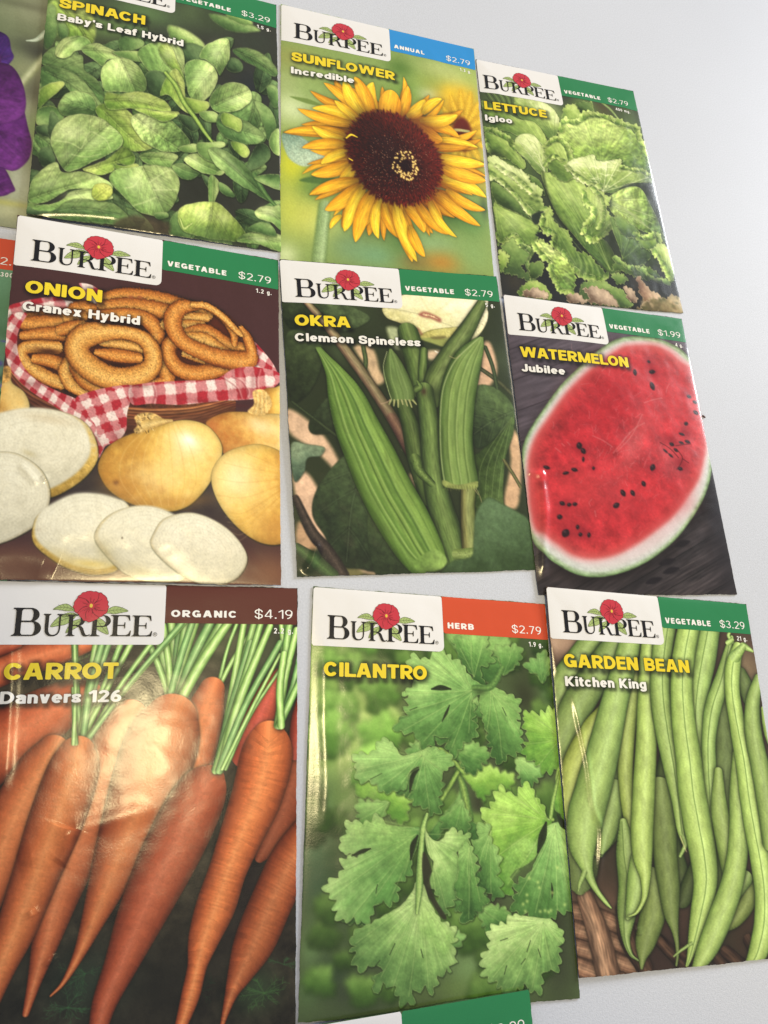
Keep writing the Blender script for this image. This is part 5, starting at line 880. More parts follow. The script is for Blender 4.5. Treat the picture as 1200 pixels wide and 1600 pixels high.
    def lf(P, t=0, ang=-60, ribs=(), tooth=(13, 38), seed=1, va=.3, soft=.8, vein=0xa9c68e, **k):
        P = [p if len(p) > 2 else p+(1.,) for p in P]
        o = dict(mott=.02, ms=24, bl=.05, rim=0xa3c489, rima=.5, rw=2.4, edge=.18, ew=5, shadow=.55); o.update(k)
        if ribs and ribs[0]: o.setdefault('fold', (ribs[-1][0][0], ribs[-1][0][1], .05, 1.))
        c.leaf(P, *A[t], ang, tooth=(tooth[0], tooth[1], 'saw', seed), soft=soft, **o)
        for fan in ribs:
            x0, y0 = fan[0]
            for x, y in fan[1:]:
                mx, my = (x0+x)/2+r.uniform(-6, 6), (y0+y)/2+r.uniform(-6, 6)
                c.line([(x0, y0), (mx, my), (x, y)], 3.2, vein, va, 1.); c.line([(x0+3, y0+2), (mx+3, my+2), (x+3, y+2)], 2.6, 0x355230, va*.6, 1.)
                for s in range(5):
                    t2 = r.uniform(.25, .95); px, py = x0+(x-x0)*t2, y0+(y-y0)*t2; an = np.arctan2(y-y0, x-x0)+r.choice([-1, 1])*r.uniform(.4, .8); l = r.uniform(14, 42)
                    c.line([(px, py), (px+l*np.cos(an), py+l*np.sin(an))], 2, vein, va*.6, .9)
    def slit(P, w=10): c.tube([p+(w*(0.15 if i in (0, len(P)-1) else .5),) for i, p in enumerate(P)], [(-1, 0x24301d), (0, 0x20281a), (1, 0x2a3822)], n=6)
    # soft leaves in the background
    lf([(560, 215, 0), (640, 200, 0), (720, 210, 0), (780, 220), (795, 270), (780, 330), (740, 370), (690, 380, .3), (650, 330, .2)], 2, -90, soft=3, tooth=(6, 30), seed=2)
    lf([(590, 690, .1), (640, 670, .3), (700, 680), (760, 690), (800, 720), (790, 770), (740, 760), (700, 800), (660, 770, .3), (620, 720, .2)], 3, -90, soft=3, tooth=(7, 30), seed=3)
    lf([(490, 930, 0), (540, 860, 0), (590, 800, 0), (620, 740, 0), (640, 800, 0), (650, 870, 0), (690, 900, .4), (680, 960), (640, 940, .4), (600, 960, .3), (560, 900), (520, 945, .1)], 2, -90, soft=2.5, tooth=(5, 30), seed=4); c.tube([(600, 700, 8), (620, 760, 14), (640, 860, 16)], [(-1, 0x3b5a34), (0, 0x7d9c5c), (1, 0x3d5a34)], soft=2.5)
    c.blob(470, 820, 30, 40, 0x4a5f3a, .7); lf([(420, 760, .2), (440, 800), (420, 860), (380, 880), (340, 850), (300, 800, .4), (250, 790, .3), (240, 740, .2), (330, 740, 0)], 3, -60, soft=2.4, tooth=(8, 32), seed=5)
    c.tube([(480, 330, 14), (540, 370, 14), (640, 385, 12)], [(-1, 0x49683c), (0, 0x6f9258), (1, 0x49683c)], soft=2)
    for P in ([(700, 400, 9), (640, 560, 9), (600, 700, 10)], [(600, 700, 9), (540, 800, 9), (490, 860, 8)], [(940, 870, 9), (820, 900, 8), (700, 880, 6)], [(930, 1220, 9), (950, 1100, 9), (945, 900, 9)], [(450, 640, 8), (540, 620, 9), (620, 700, 9)]): c.tube(P, [(-1, 0x3d5c30), (-.2, 0x88a862), (.4, 0x6f9150), (1, 0x38562c)], soft=1.6, shadow=.3)
    for i, (x, y, R, a) in enumerate([(560, 540, 60, 1.2), (640, 640, 64, .4), (470, 620, 54, 2.), (300, 840, 60, 2.6), (640, 1130, 70, 1.2), (720, 1210, 60, .6), (560, 1290, 56, .9), (250, 1200, 50, 2.4), (850, 690, 56, .8), (780, 300, 54, 5.), (900, 330, 50, 4.6), (600, 860, 60, 1.8), (440, 740, 50, 2.2), (880, 1270, 70, 1.5), (660, 470, 50, 1.6)]):
        ca, sa = math.cos(a), math.sin(a); P = [(x+R*(u*ca-v*sa), y+R*(u*sa+v*ca), t_) for u, v, t_ in ((-1.1, 0, 0), (-.5, .45, .5), (0, .95, 1), (.5, .8, 1), (.95, .45, 1), (1.15, 0, 1), (.9, -.5, 1), (.5, -.85, 1), (0, -.9, 1), (-.5, -.4, .5))]
        lf(P, 2 if i % 2 else 0, -90, [[(x-R*ca, y-R*sa), (x+R*ca, y+R*sa), (x-R*sa*.7, y+R*ca*.7), (x+R*sa*.7, y-R*ca*.7)]], seed=60+i, soft=1.6, va=.18, tooth=(9, 30))
    # top centre leaves
    lf([(585, 225, .3), (640, 205, 0), (700, 205, 0), (715, 250, .8), (718, 310), (690, 340), (690, 370), (670, 380), (640, 350, .5), (610, 300, .3), (590, 260, .5)], 2, -70, [[(660, 360), (650, 240), (690, 250), (610, 260)]], seed=6, tooth=(9, 30))
    lf([(430, 330), (445, 290), (510, 285), (550, 270), (590, 290), (630, 340, .4), (680, 385, .1), (720, 395, .0), (690, 420, .0), (650, 440, .3), (665, 480), (668, 530), (640, 600), (580, 630), (540, 580), (480, 605), (430, 570), (390, 540), (400, 490), (430, 440), (400, 410), (440, 390, .6), (480, 370), (440, 350)], 0, -110,
       [[(650, 395), (460, 300), (560, 285)], [(650, 410), (440, 420), (400, 490), (410, 550)], [(650, 420), (480, 590), (580, 610), (640, 560), (660, 480)]], seed=7, tooth=(11, 34), bl=.06)
    slit([(508, 405), (540, 400), (576, 405)], 20); slit([(545, 520), (560, 490), (572, 462)], 10); slit([(430, 480), (455, 470)], 8)
    lf([(690, 400, 0), (740, 400, .1), (800, 430, .8), (835, 490), (810, 520), (840, 570), (830, 610), (790, 650), (765, 670), (730, 640), (700, 600), (710, 560, .5), (690, 520, .4), (680, 460, .2)], 2, -60, [[(720, 410), (800, 470), (820, 560), (760, 650), (700, 580)]], seed=8, tooth=(10, 32), bl=.06); slit([(775, 500), (762, 470)], 8)
    c.tube([(660, 400, 10), (720, 395, 12), (760, 330, 9)], [(-1, 0x3a5a34), (0, 0x5f8650), (1, 0x3a5a34)], soft=1.4); c.blob(680, 415, 26, 12, 0x32442a, .8)
    lf([(835, 500, .6), (870, 490), (910, 475), (950, 480), (990, 510, .2), (1010, 600, .2), (970, 690, .5), (900, 690), (860, 660), (835, 600), (850, 560)], 3, -60, [[(980, 580), (870, 500), (850, 600), (890, 680), (940, 490)]], seed=9, tooth=(10, 30), va=.25)
    lf([(960, 690, 0), (985, 680, 0), (1000, 760, .1), (1000, 880, .1), (970, 850, .2), (940, 800, .3), (955, 740, .2)], 3, -90, seed=10, soft=1.6)
    # left middle pair
    lf([(225, 660), (290, 620), (350, 585), (375, 600, .3), (400, 640, 0), (450, 630, 0), (520, 610, .3), (570, 640, .7), (575, 690), (540, 720, .8), (550, 780), (530, 830), (510, 850), (470, 830), (430, 770), (440, 720, .3), (465, 680, 0), (430, 700, 0), (415, 760, .2), (380, 770, .5), (330, 765, .7), (280, 740), (250, 720)], 0, -100, [[(470, 640), (250, 690), (320, 610)], [(470, 640), (330, 750), (400, 740)], [(480, 650), (500, 830), (450, 760), (550, 700)]], seed=11, tooth=(10, 32))
    slit([(430, 770), (440, 715), (462, 690)], 18); slit([(290, 725), (330, 705)], 7); c.blob(560, 740, 10, 26, 0x2f3e28, .6)
    # right big leaves
    lf([(700, 880, .4), (690, 840), (720, 800), (760, 760), (800, 770), (850, 750), (900, 800, .7), (920, 860, 0), (940, 880, 0), (900, 940, 0), (885, 990, 0), (860, 1020, 0), (800, 1060, .3), (790, 1120), (760, 1150), (730, 1100), (690, 1060, .8), (680, 980), (700, 930)], 3, -120, [[(930, 870), (720, 850), (800, 790), (870, 790)], [(920, 880), (740, 1000), (780, 1100), (850, 1000)]], seed=12, tooth=(10, 34), bl=.06, vein=0xbdd49c)
    c.leaf([(760, 1040), (790, 960), (850, 930), (890, 960), (880, 1010), (820, 1060), (780, 1110)], 0x5f8a4c, 0x80aa68, 0x9cc284, -80, soft=6, bl=.1, a=.5)
    lf([(665, 905, .6), (700, 890), (730, 930), (740, 990, .6), (760, 1060), (740, 1140), (720, 1160), (690, 1120), (660, 1080), (670, 1030), (650, 980), (670, 945)], 2, -40, [[(720, 910), (700, 1010), (720, 1130), (670, 1060)]], seed=13, rim=0x92b07a)
    lf([(905, 910, .1), (950, 880, .0), (1000, 890, .1), (1010, 1000, .1), (1015, 1130, .2), (1005, 1190), (960, 1220), (880, 1240), (830, 1200), (795, 1170), (800, 1110), (840, 1080, .6), (870, 1030, .2), (900, 970, 0)], 0, -60, [[(950, 890), (820, 1140), (880, 1200), (960, 1200), (1000, 1120)]], seed=14, tooth=(12, 34), bl=.06); slit([(938, 1095), (941, 1125), (940, 1150)], 9)
    for i in range(14): c.blob(r.uniform(820, 990), r.uniform(1030, 1200), 6, 6, 0xb7d08e, .55)
    slit([(888, 985), (905, 930), (918, 880)], 30); slit([(960, 855), (980, 885), (1000, 905)], 26); c.tube([(935, 860, 7), (945, 800, 7), (970, 700, 6)], [(-1, 0x4f6f3c), (0, 0x93b272), (1, 0x4f6f3c)])
    # lower right leaf
    lf([(700, 1400), (695, 1340), (710, 1290), (740, 1240, .8), (770, 1220), (820, 1210, .2), (900, 1220, 0), (950, 1230, .3), (975, 1290), (980, 1340), (950, 1400), (920, 1420, .8), (900, 1470), (850, 1480), (800, 1490), (740, 1470)], 1, -110, [[(905, 1235), (710, 1320), (730, 1430), (800, 1470)], [(905, 1235), (870, 1470), (940, 1400), (970, 1310)]], seed=15, tooth=(13, 34), bl=.06)
    for P in [[(755, 1300), (780, 1292)], [(850, 1340), (862, 1300)], [(770, 1420), (778, 1390)], [(830, 1385), (845, 1365)], [(900, 1360), (890, 1330)]]: slit(P, 9)
    # middle right small leaf pair
    lf([(480, 900, 0), (500, 930, 0), (530, 945, 0), (570, 910, .4), (600, 900), (640, 920), (620, 960), (600, 1010, .4), (610, 1080, .5), (590, 1140), (570, 1210), (540, 1180), (510, 1130), (500, 1080, .6), (510, 1020, .2), (490, 980, 0)], 1, -130, [[(485, 920), (610, 920)], [(490, 930), (560, 1060), (560, 1190), (520, 1120)]], seed=16, tooth=(11, 32))
    lf([(600, 1000, .2), (630, 950, .5), (660, 970, .6), (660, 1040), (690, 1100), (690, 1190), (640, 1230), (610, 1190), (590, 1120, .5), (600, 1060, .1)], 2, -60, [[(640, 970), (640, 1100), (640, 1220), (680, 1160)]], seed=17)
    # left big pale leaf
    lf([(200, 900), (240, 880), (310, 860), (340, 880, .3), (370, 890, 0), (440, 895, 0), (465, 900, 0), (455, 960, 0), (440, 1000, 0), (430, 1050, .8), (400, 1090), (390, 1140), (340, 1170), (320, 1170, .4), (290, 1210), (250, 1240), (190, 1220), (150, 1160), (140, 1110), (170, 1060), (210, 1010), (280, 980, 0), (290, 970, 0), (230, 995, .2), (190, 980, .5)], 4, -150, [[(460, 905), (230, 920), (320, 870)], [(450, 920), (200, 1050), (160, 1140)], [(450, 930), (230, 1210), (310, 1140), (370, 1130), (410, 1060)]], seed=18, tooth=(11, 34), bl=.06)
    c.leaf([(200, 900), (310, 862), (430, 900), (440, 990), (400, 1060), (340, 1040), (320, 980), (290, 970), (210, 980)], 0x446b3c, 0x6b9456, 0x8db070, -60, soft=8, a=.4, bl=.1)
    slit([(225, 998), (260, 982), (290, 972)], 16); slit([(310, 1130), (315, 1100)], 8); slit([(432, 1010), (440, 960), (456, 925)], 22)
    # front leaf with its stem
    lf([(450, 1090, 0), (440, 1120, 0), (400, 1170, .1), (340, 1210, .1), (280, 1240, .4), (215, 1310), (230, 1360), (270, 1400), (310, 1400), (310, 1460), (350, 1460), (380, 1500), (430, 1520), (460, 1490), (510, 1480), (530, 1430, .5), (575, 1420), (580, 1370), (600, 1310), (590, 1270), (540, 1220, .3), (500, 1160, 0), (480, 1100, 0)], 1, -60, [[(465, 1130), (240, 1310), (330, 1430)], [(465, 1150), (370, 1480), (430, 1500), (500, 1470)], [(470, 1150), (580, 1300), (550, 1400)]], seed=19, tooth=(13, 36), bl=.06)
    c.leaf([(470, 1110), (500, 1170), (560, 1240), (590, 1290), (560, 1350), (520, 1330), (470, 1280), (450, 1200)], 0x6a9652, 0x8cb670, 0xaed094, -60, soft=8, a=.45, bl=.06)
    for P in [[(360, 1350), (378, 1310)], [(470, 1330), (478, 1360)], [(310, 1390), (325, 1370)]]: slit(P, 9)
    c.tube([(490, 850, 6), (478, 890, 9), (470, 950, 10), (465, 1040, 13), (462, 1120, 12), (455, 1200, 5)], [(-1, 0x4e7044), (-.3, 0x9ab880), (.3, 0x86a86c), (1, 0x4a6a40)], shadow=.35, mott=.05)
    c.blob(478, 905, 10, 8, 0x9dbb80, .7)
    c.fill([(475, 985), (490, 1000), (505, 1050), (500, 1090), (520, 1150), (560, 1215), (540, 1215), (490, 1130), (472, 1050)], 0x2b2c24, soft=1.5, a=.9)
    # the back panel wraps darker at the right edge
    c.grade(.98, (1.2, 1.17, 1.0)); c.grain(.016)
    return c
ART['cilantro'] = art_cilantro
def art_bean():
    c = cv_for('bean', 0x3a2c26); c.view(2.286, 840, 900)
    # woven brown basket behind
    for i, (x, y, rx, ry, col) in enumerate([(100, 240, 80, 60, 0x8a6f60), (60, 230, 40, 50, 0x9c8272), (200, 1250, 120, 120, 0x7a5c4a), (420, 1350, 200, 90, 0x2e2320), (700, 1280, 90, 120, 0x32271f), (740, 330, 60, 90, 0x6f5f4c), (60, 700, 80, 200, 0x2f3322), (600, 1000, 60, 300, 0x20281a), (400, 1000, 200, 120, 0x2b2a20)]):
        c.blob(x, y, rx, ry, col, .9)
    for i in range(4):
        c.tube([(60+i*8, 1190+i*62, 36), (190, 1215+i*66, 38), (330, 1270+i*62, 34)], [(-1, 0x33241d), (-.5, 0x6d5142), (0, 0x8b6b58), (.6, 0x6a4c3d), (1, 0x2c1f1a)], rings=.06, mott=.14, stretch=8, ms=8, shadow=.3)
    c.tube([(170, 1150, 30), (215, 1280, 40), (250, 1420, 42)], [(-1, 0x3a2a22), (-.4, 0x7e604e), (.2, 0x92735f), (1, 0x3a2a22)], mott=.16, stretch=7, shadow=.5)
    c.tube([(300, 1190, 26), (320, 1290, 34), (380, 1400, 30)], [(-1, 0x251a16), (0, 0x5b4336), (1, 0x251a16)], mott=.16, stretch=7, shadow=.5)
    for i in range(5): c.tube([(430+i*80, 1300+(i % 2)*40, 22), (520+i*70, 1390, 24)], [(-1, 0x1d1512), (0, 0x4c382d), (1, 0x1d1512)], mott=.15, stretch=6, shadow=.3)
    def G(d=1., y=0.): 
        f = lambda r, g, b: (min(1, (r+y*.05)*d), min(1, g*d), (b-y*.04)*d)
        return [(-1, f(.24, .32, .17)), (-.82, f(.39, .49, .27)), (-.45, f(.54, .64, .38)), (-.1, f(.61, .71, .46)), (.3, f(.56, .66, .39)), (.7, f(.44, .54, .29)), (.9, f(.32, .42, .2)), (1, f(.2, .28, .14))]
    def bean(pts, d=1., y=0., seam=None, sh=.6):
        c.tube(pts, G(d, y), mott=.05, ms=16, stretch=3, shadow=sh, soft=.9, gran=.025)
        if seam is not None:
            P = np.array(pts, float); o = seam
            L = [(p[0]+o*p[2], p[1]) for p in P]
            c.line(L, 3.6, (.3*d, .4*d, .19*d), .75); c.line([(x+3.5, yy) for x, yy in L], 2.4, (.66*d, .75*d, .5*d), .5)
    # deep background beans
    bean([(150, 600, 30), (150, 700, 50), (140, 900, 70), (150, 1050, 60), (150, 1120, 20)], .62)
    bean([(240, 640, 40), (260, 800, 48), (250, 900, 44), (215, 985, 20)], .7)
    bean([(470, 640, 44), (450, 800, 52), (455, 950, 46), (500, 1080, 40), (540, 1140, 14)], .5)
    bean([(640, 450, 50), (660, 620, 52), (650, 800, 58), (680, 1000, 54), (660, 1200, 40)], .6)
    bean([(720, 350, 24), (740, 400, 30), (750, 440, 26)], .62)
    bean([(735, 1080, 30), (745, 1150, 34), (700, 1220, 30), (645, 1270, 8)], .7, .5)
    bean([(590, 960, 26), (520, 1140, 30), (500, 1160, 14)], .45)
    bean([(400, 1080, 42), (410, 1180, 48), (385, 1290, 40), (372, 1360, 16), (370, 1400, 5)], .72, .3)
    # left diagonals
    bean([(190, 225, 34), (140, 300, 40), (80, 400, 46), (55, 520, 34)], .86)
    bean([(290, 225, 38), (240, 300, 50), (150, 440, 54), (95, 560, 44), (60, 660, 30)], .82)
    bean([(230, 480, 22), (180, 560, 36), (130, 680, 42), (105, 800, 34), (112, 880, 14)], .95, .9)
    bean([(270, 760, 34), (250, 860, 44), (236, 940, 30), (225, 985, 10)], .85)
    # two behind the tall middle one
    bean([(350, 320, 24), (330, 430, 30), (312, 560, 30), (306, 700, 27), (316, 830, 22), (325, 900, 14)], .9, .6)
    bean([(300, 880, 14), (315, 990, 40), (330, 1100, 46), (315, 1200, 34), (312, 1290, 15), (330, 1350, 7), (355, 1372, 3)], .86, seam=-.3)
    bean([(345, 1010, 20), (350, 1090, 36), (335, 1180, 24), (318, 1220, 8)], .95)
    bean([(430, 760, 44), (440, 880, 48), (448, 1000, 44), (462, 1110, 40), (470, 1200, 28), (486, 1270, 12), (496, 1340, 6), (494, 1390, 4)], .68, .2)
    # big left bean
    bean([(330, 225, 40), (310, 300, 44), (270, 450, 50), (240, 580, 56), (200, 740, 62), (170, 860, 62), (158, 960, 46), (172, 1040, 22), (200, 1110, 11), (240, 1165, 7), (258, 1185, 3)], .97)
    c.tube([(165, 1060, 10), (150, 1100, 7), (145, 1125, 3)], G(.9)); 
    # tall middle bean
    bean([(392, 225, 26), (385, 330, 32), (384, 450, 36), (380, 600, 38), (372, 760, 40), (366, 900, 40), (368, 1000, 34), (378, 1080, 18), (374, 1150, 9), (350, 1200, 5), (320, 1216, 2)], 1.02, .3)
    # next
    bean([(452, 180, 40), (436, 290, 36), (430, 420, 36), (448, 560, 36), (470, 690, 30), (488, 800, 20), (500, 900, 14), (514, 960, 6)], .94, .1, seam=.25)
    c.tube([(510, 930, 7), (518, 960, 8), (500, 1000, 5)], G(.9)); c.line([(500, 930), (522, 985)], 2.5, 0xbfae8a, .8)
    # upper right of centre
    bean([(615, 175, 36), (590, 290, 42), (566, 420, 36), (558, 540, 32), (566, 660, 28), (575, 760, 20)], .98, seam=-.15)
    bean([(690, 220, 7), (680, 250, 12), (655, 360, 26), (618, 470, 30), (602, 580, 26), (603, 700, 26), (608, 800, 24), (606, 880, 12), (606, 930, 5)], .97, seam=-.1)
    c.tube([(690, 235, 8), (678, 215, 6), (684, 200, 4)], G(1.05)); c.tube([(676, 240, 9), (690, 230, 8)], G(1.05))
    # long seam bean in the middle
    bean([(540, 170, 40), (515, 290, 42), (506, 400, 42), (512, 520, 44), (528, 640, 48), (540, 760, 50), (560, 880, 52), (582, 1000, 48), (590, 1100, 42), (574, 1200, 34), (555, 1290, 22), (540, 1360, 10), (532, 1390, 5)], 1.05, .2, seam=.08)
    c.tube([(545, 1310, 6), (510, 1335, 5), (484, 1358, 3)], G(.9))
    bean([(735, 1080, 28), (690, 1170, 12), (650, 1260, 4)], .8)
    # right of centre pair
    bean([(636, 700, 16), (640, 830, 32), (665, 950, 40), (690, 1060, 40)], .88, .2)
    bean([(704, 640, 18), (706, 760, 32), (710, 880, 38), (704, 1000, 40), (684, 1110, 42), (645, 1220, 44), (605, 1320, 38), (570, 1400, 20)], .98, .15)
    bean([(712, 255, 20), (692, 330, 30), (688, 420, 30), (708, 540, 32), (730, 650, 36), (748, 780, 38), (768, 900, 40), (790, 1010, 40), (806, 1120, 38), (806, 1230, 38), (786, 1340, 34), (760, 1400, 20)], 1.06, .2, seam=-.05)
    c.tube([(735, 252, 14), (765, 268, 6)], G(1.)); c.tube([(700, 290, 20), (730, 255, 12)], G(1.))
    bean([(790, 370, 20), (765, 450, 28), (766, 560, 34), (790, 680, 36), (812, 800, 36), (830, 950, 34)], .88, .1)
    bean([(810, 480, 14), (830, 560, 24), (860, 640, 20)], .95, .2); bean([(900, 600, 40), (880, 800, 50), (890, 1000, 50), (880, 1300, 50)], .8)
    c.grade(.93, (1.25, 1.24, 1.18)); c.grain(.016)
    return c
ART['bean'] = art_bean
def rect_quad(px, corner, ang):
    """photograph quad of a full-size packet whose given corner (0 TL .. 3 BL) lies at a pixel and whose rows run at ang"""
    a = unproject(px)[:2]; e1 = np.array([math.cos(ang), math.sin(ang)])*.0825; e2 = np.array([math.sin(ang), -math.cos(ang)])*.1162
    C = [np.zeros(2), e1, e1+e2, e2]; o = a-C[corner]
    return [tuple(project((o+c).tolist()+[0.])) for c in C]
def art_petunia():
    q = QUADS['petunia']; c = Canvas(q, 300, 420, 0x8a8c70)
    for x, y, rx, ry, col, a in [(20, 20, 60, 20, 0xa3a486, .9), (60, 60, 40, 30, 0x6f7456, .8), (30, 8, 60, 8, 0x6c6a54, .8), (45, 75, 30, 16, 0x4b4a40, .9), (60, 85, 16, 14, 0x3b3832, .8), (30, 108, 30, 14, 0x9c9c78, .9), (52, 150, 14, 30, 0x5d5648, .9), (55, 200, 12, 30, 0x96ab72, .9), (45, 170, 12, 20, 0xb1b096, .6), (40, 300, 30, 40, 0xb3b89c, .9), (10, 330, 40, 14, 0xb8b890, .9), (12, 318, 40, 5, 0xb9b45e, .8), (30, 280, 14, 30, 0xb9bba8, .8), (-60, 100, 80, 200, 0x5a6a48, .9)]: c.blob(x, y, rx, ry, col, a)
    c.tube([(70, 90, 5), (40, 125, 5), (10, 160, 5)], [(-1, 0x8a9460), (0, 0xd2d4b0), (1, 0x8d976a)], soft=2.); c.blur(1.6)
    c.tube([(42, 66, 1), (58, 64, 3), (72, 52, 4)], [(-1, 0x9fb096), (0, 0xcfd8c4), (1, 0x9fb096)])
    def pet(P, cc, ang, rib): c.leaf(P, *cc, ang, mott=.06, ms=8, bl=.12, soft=1., edge=.2, ew=3, rib=rib, veins=3, vcol=0x4c1a52, va=.4)
    pet([(-40, 40), (0, 52), (14, 62), (18, 80), (22, 92), (14, 104), (6, 112), (12, 125), (8, 136), (0, 140), (-40, 140)], (0x2c1746, 0x3f2068, 0x53308a), 30, [(-30, 100), (14, 90)])
    pet([(-60, 150), (0, 146), (28, 152), (36, 166), (44, 200), (50, 225), (46, 248), (34, 262), (22, 268), (8, 266), (-60, 250)], (0x4a1c58, 0x5d2470, 0x6e3080), 60, [(-40, 200), (10, 212), (49, 228)])
    pet([(-60, 250), (0, 262), (10, 268), (20, 288), (24, 298), (18, 302), (0, 308), (-60, 310)], (0x431a50, 0x572268, 0x642c74), 60, [(-40, 285), (16, 296)])
    for k in range(5):                                               # the rest of the bloom
        a = 2.2+k*.95; ca, sa = math.cos(a), math.sin(a); cx, cy = -70, 170
        pet([(cx+ca*18-sa*o*.2, cy+sa*18+ca*o*.2) for o in (-20, 20)]+[(cx+ca*r_-sa*o, cy+sa*r_+ca*o) for r_, o in ((60, 44), (100, 40), (112, 0), (100, -40), (60, -44))], (0x431a50, 0x5a246c, 0x6e3080), 60, [(cx, cy), (cx+ca*100, cy+sa*100)])
    c.blob(-70, 170, 16, 16, 0x2a1038, .9)
    c.grain(.016); return c
def art_meadow():
    q = QUADS['meadow']; c = Canvas(q, 300, 420, 0x6f9a80)
    for x, y, rx, ry, col, a in [(5, 440, 40, 30, 0x6a9878, .9), (0, 480, 40, 30, 0x5e8a66, .9), (10, 520, 30, 14, 0x527a5a, .9), (-60, 520, 60, 60, 0x4d7050, .9)]: c.blob(x, y, rx, ry, col, a)
    r = np.random.RandomState(3)
    for i in range(260): c.blob(r.uniform(-170, 20), r.uniform(530, 780), r.uniform(2, 6), r.uniform(2, 6), (0x5a58a8, 0x7a74c0, 0x43427c, 0x3c5a38)[i % 4], .85)
    c.grain(.016); return c
def art_dill():
    c = Canvas(QUADS['dill'], 260, 360, 0x3c5a34); r = np.random.RandomState(12); c.view(1, 0, 0)
    for i in range(40): c.blob(r.uniform(380, 860), r.uniform(1660, 2150), r.uniform(20, 60), r.uniform(20, 60), (0x2f4a2a, 0x54753e, 0x6d8c4c, 0x26381f)[i % 4], .7)
    for i in range(60):
        x, y = r.uniform(400, 840), r.uniform(1700, 2150); a = r.uniform(-2.2, -.9); L = r.uniform(50, 130); e = (x+L*math.cos(a), y+L*math.sin(a)); col = (0x7fa058, 0x9ab86c, 0x5f8446)[i % 3]; c.line([(x, y), e], 3, col, .9)
        for k in range(16):
            f = r.uniform(.15, 1.); b = a+r.choice([-1, 1])*r.uniform(.3, .8); l = L*.35*(1.1-f*.6); px, py = x+(e[0]-x)*f, y+(e[1]-y)*f; c.line([(px, py), (px+l*math.cos(b), py+l*math.sin(b))], 2, col, .8)
    c.grain(.016); return c
ART['petunia'] = art_petunia; ART['meadow'] = art_meadow; ART['dill'] = art_dill
QUADS['petunia'] = rect_quad((63, 362), 2, .045); QUADS['meadow'] = rect_quad((65, 381), 1, .05)
_a, _b = unproject((620.7, 1580.5)), unproject((827, 1545.5)); QUADS['dill'] = rect_quad((827, 1545.5), 1, math.atan2(_b[1]-_a[1], _b[0]-_a[0]))
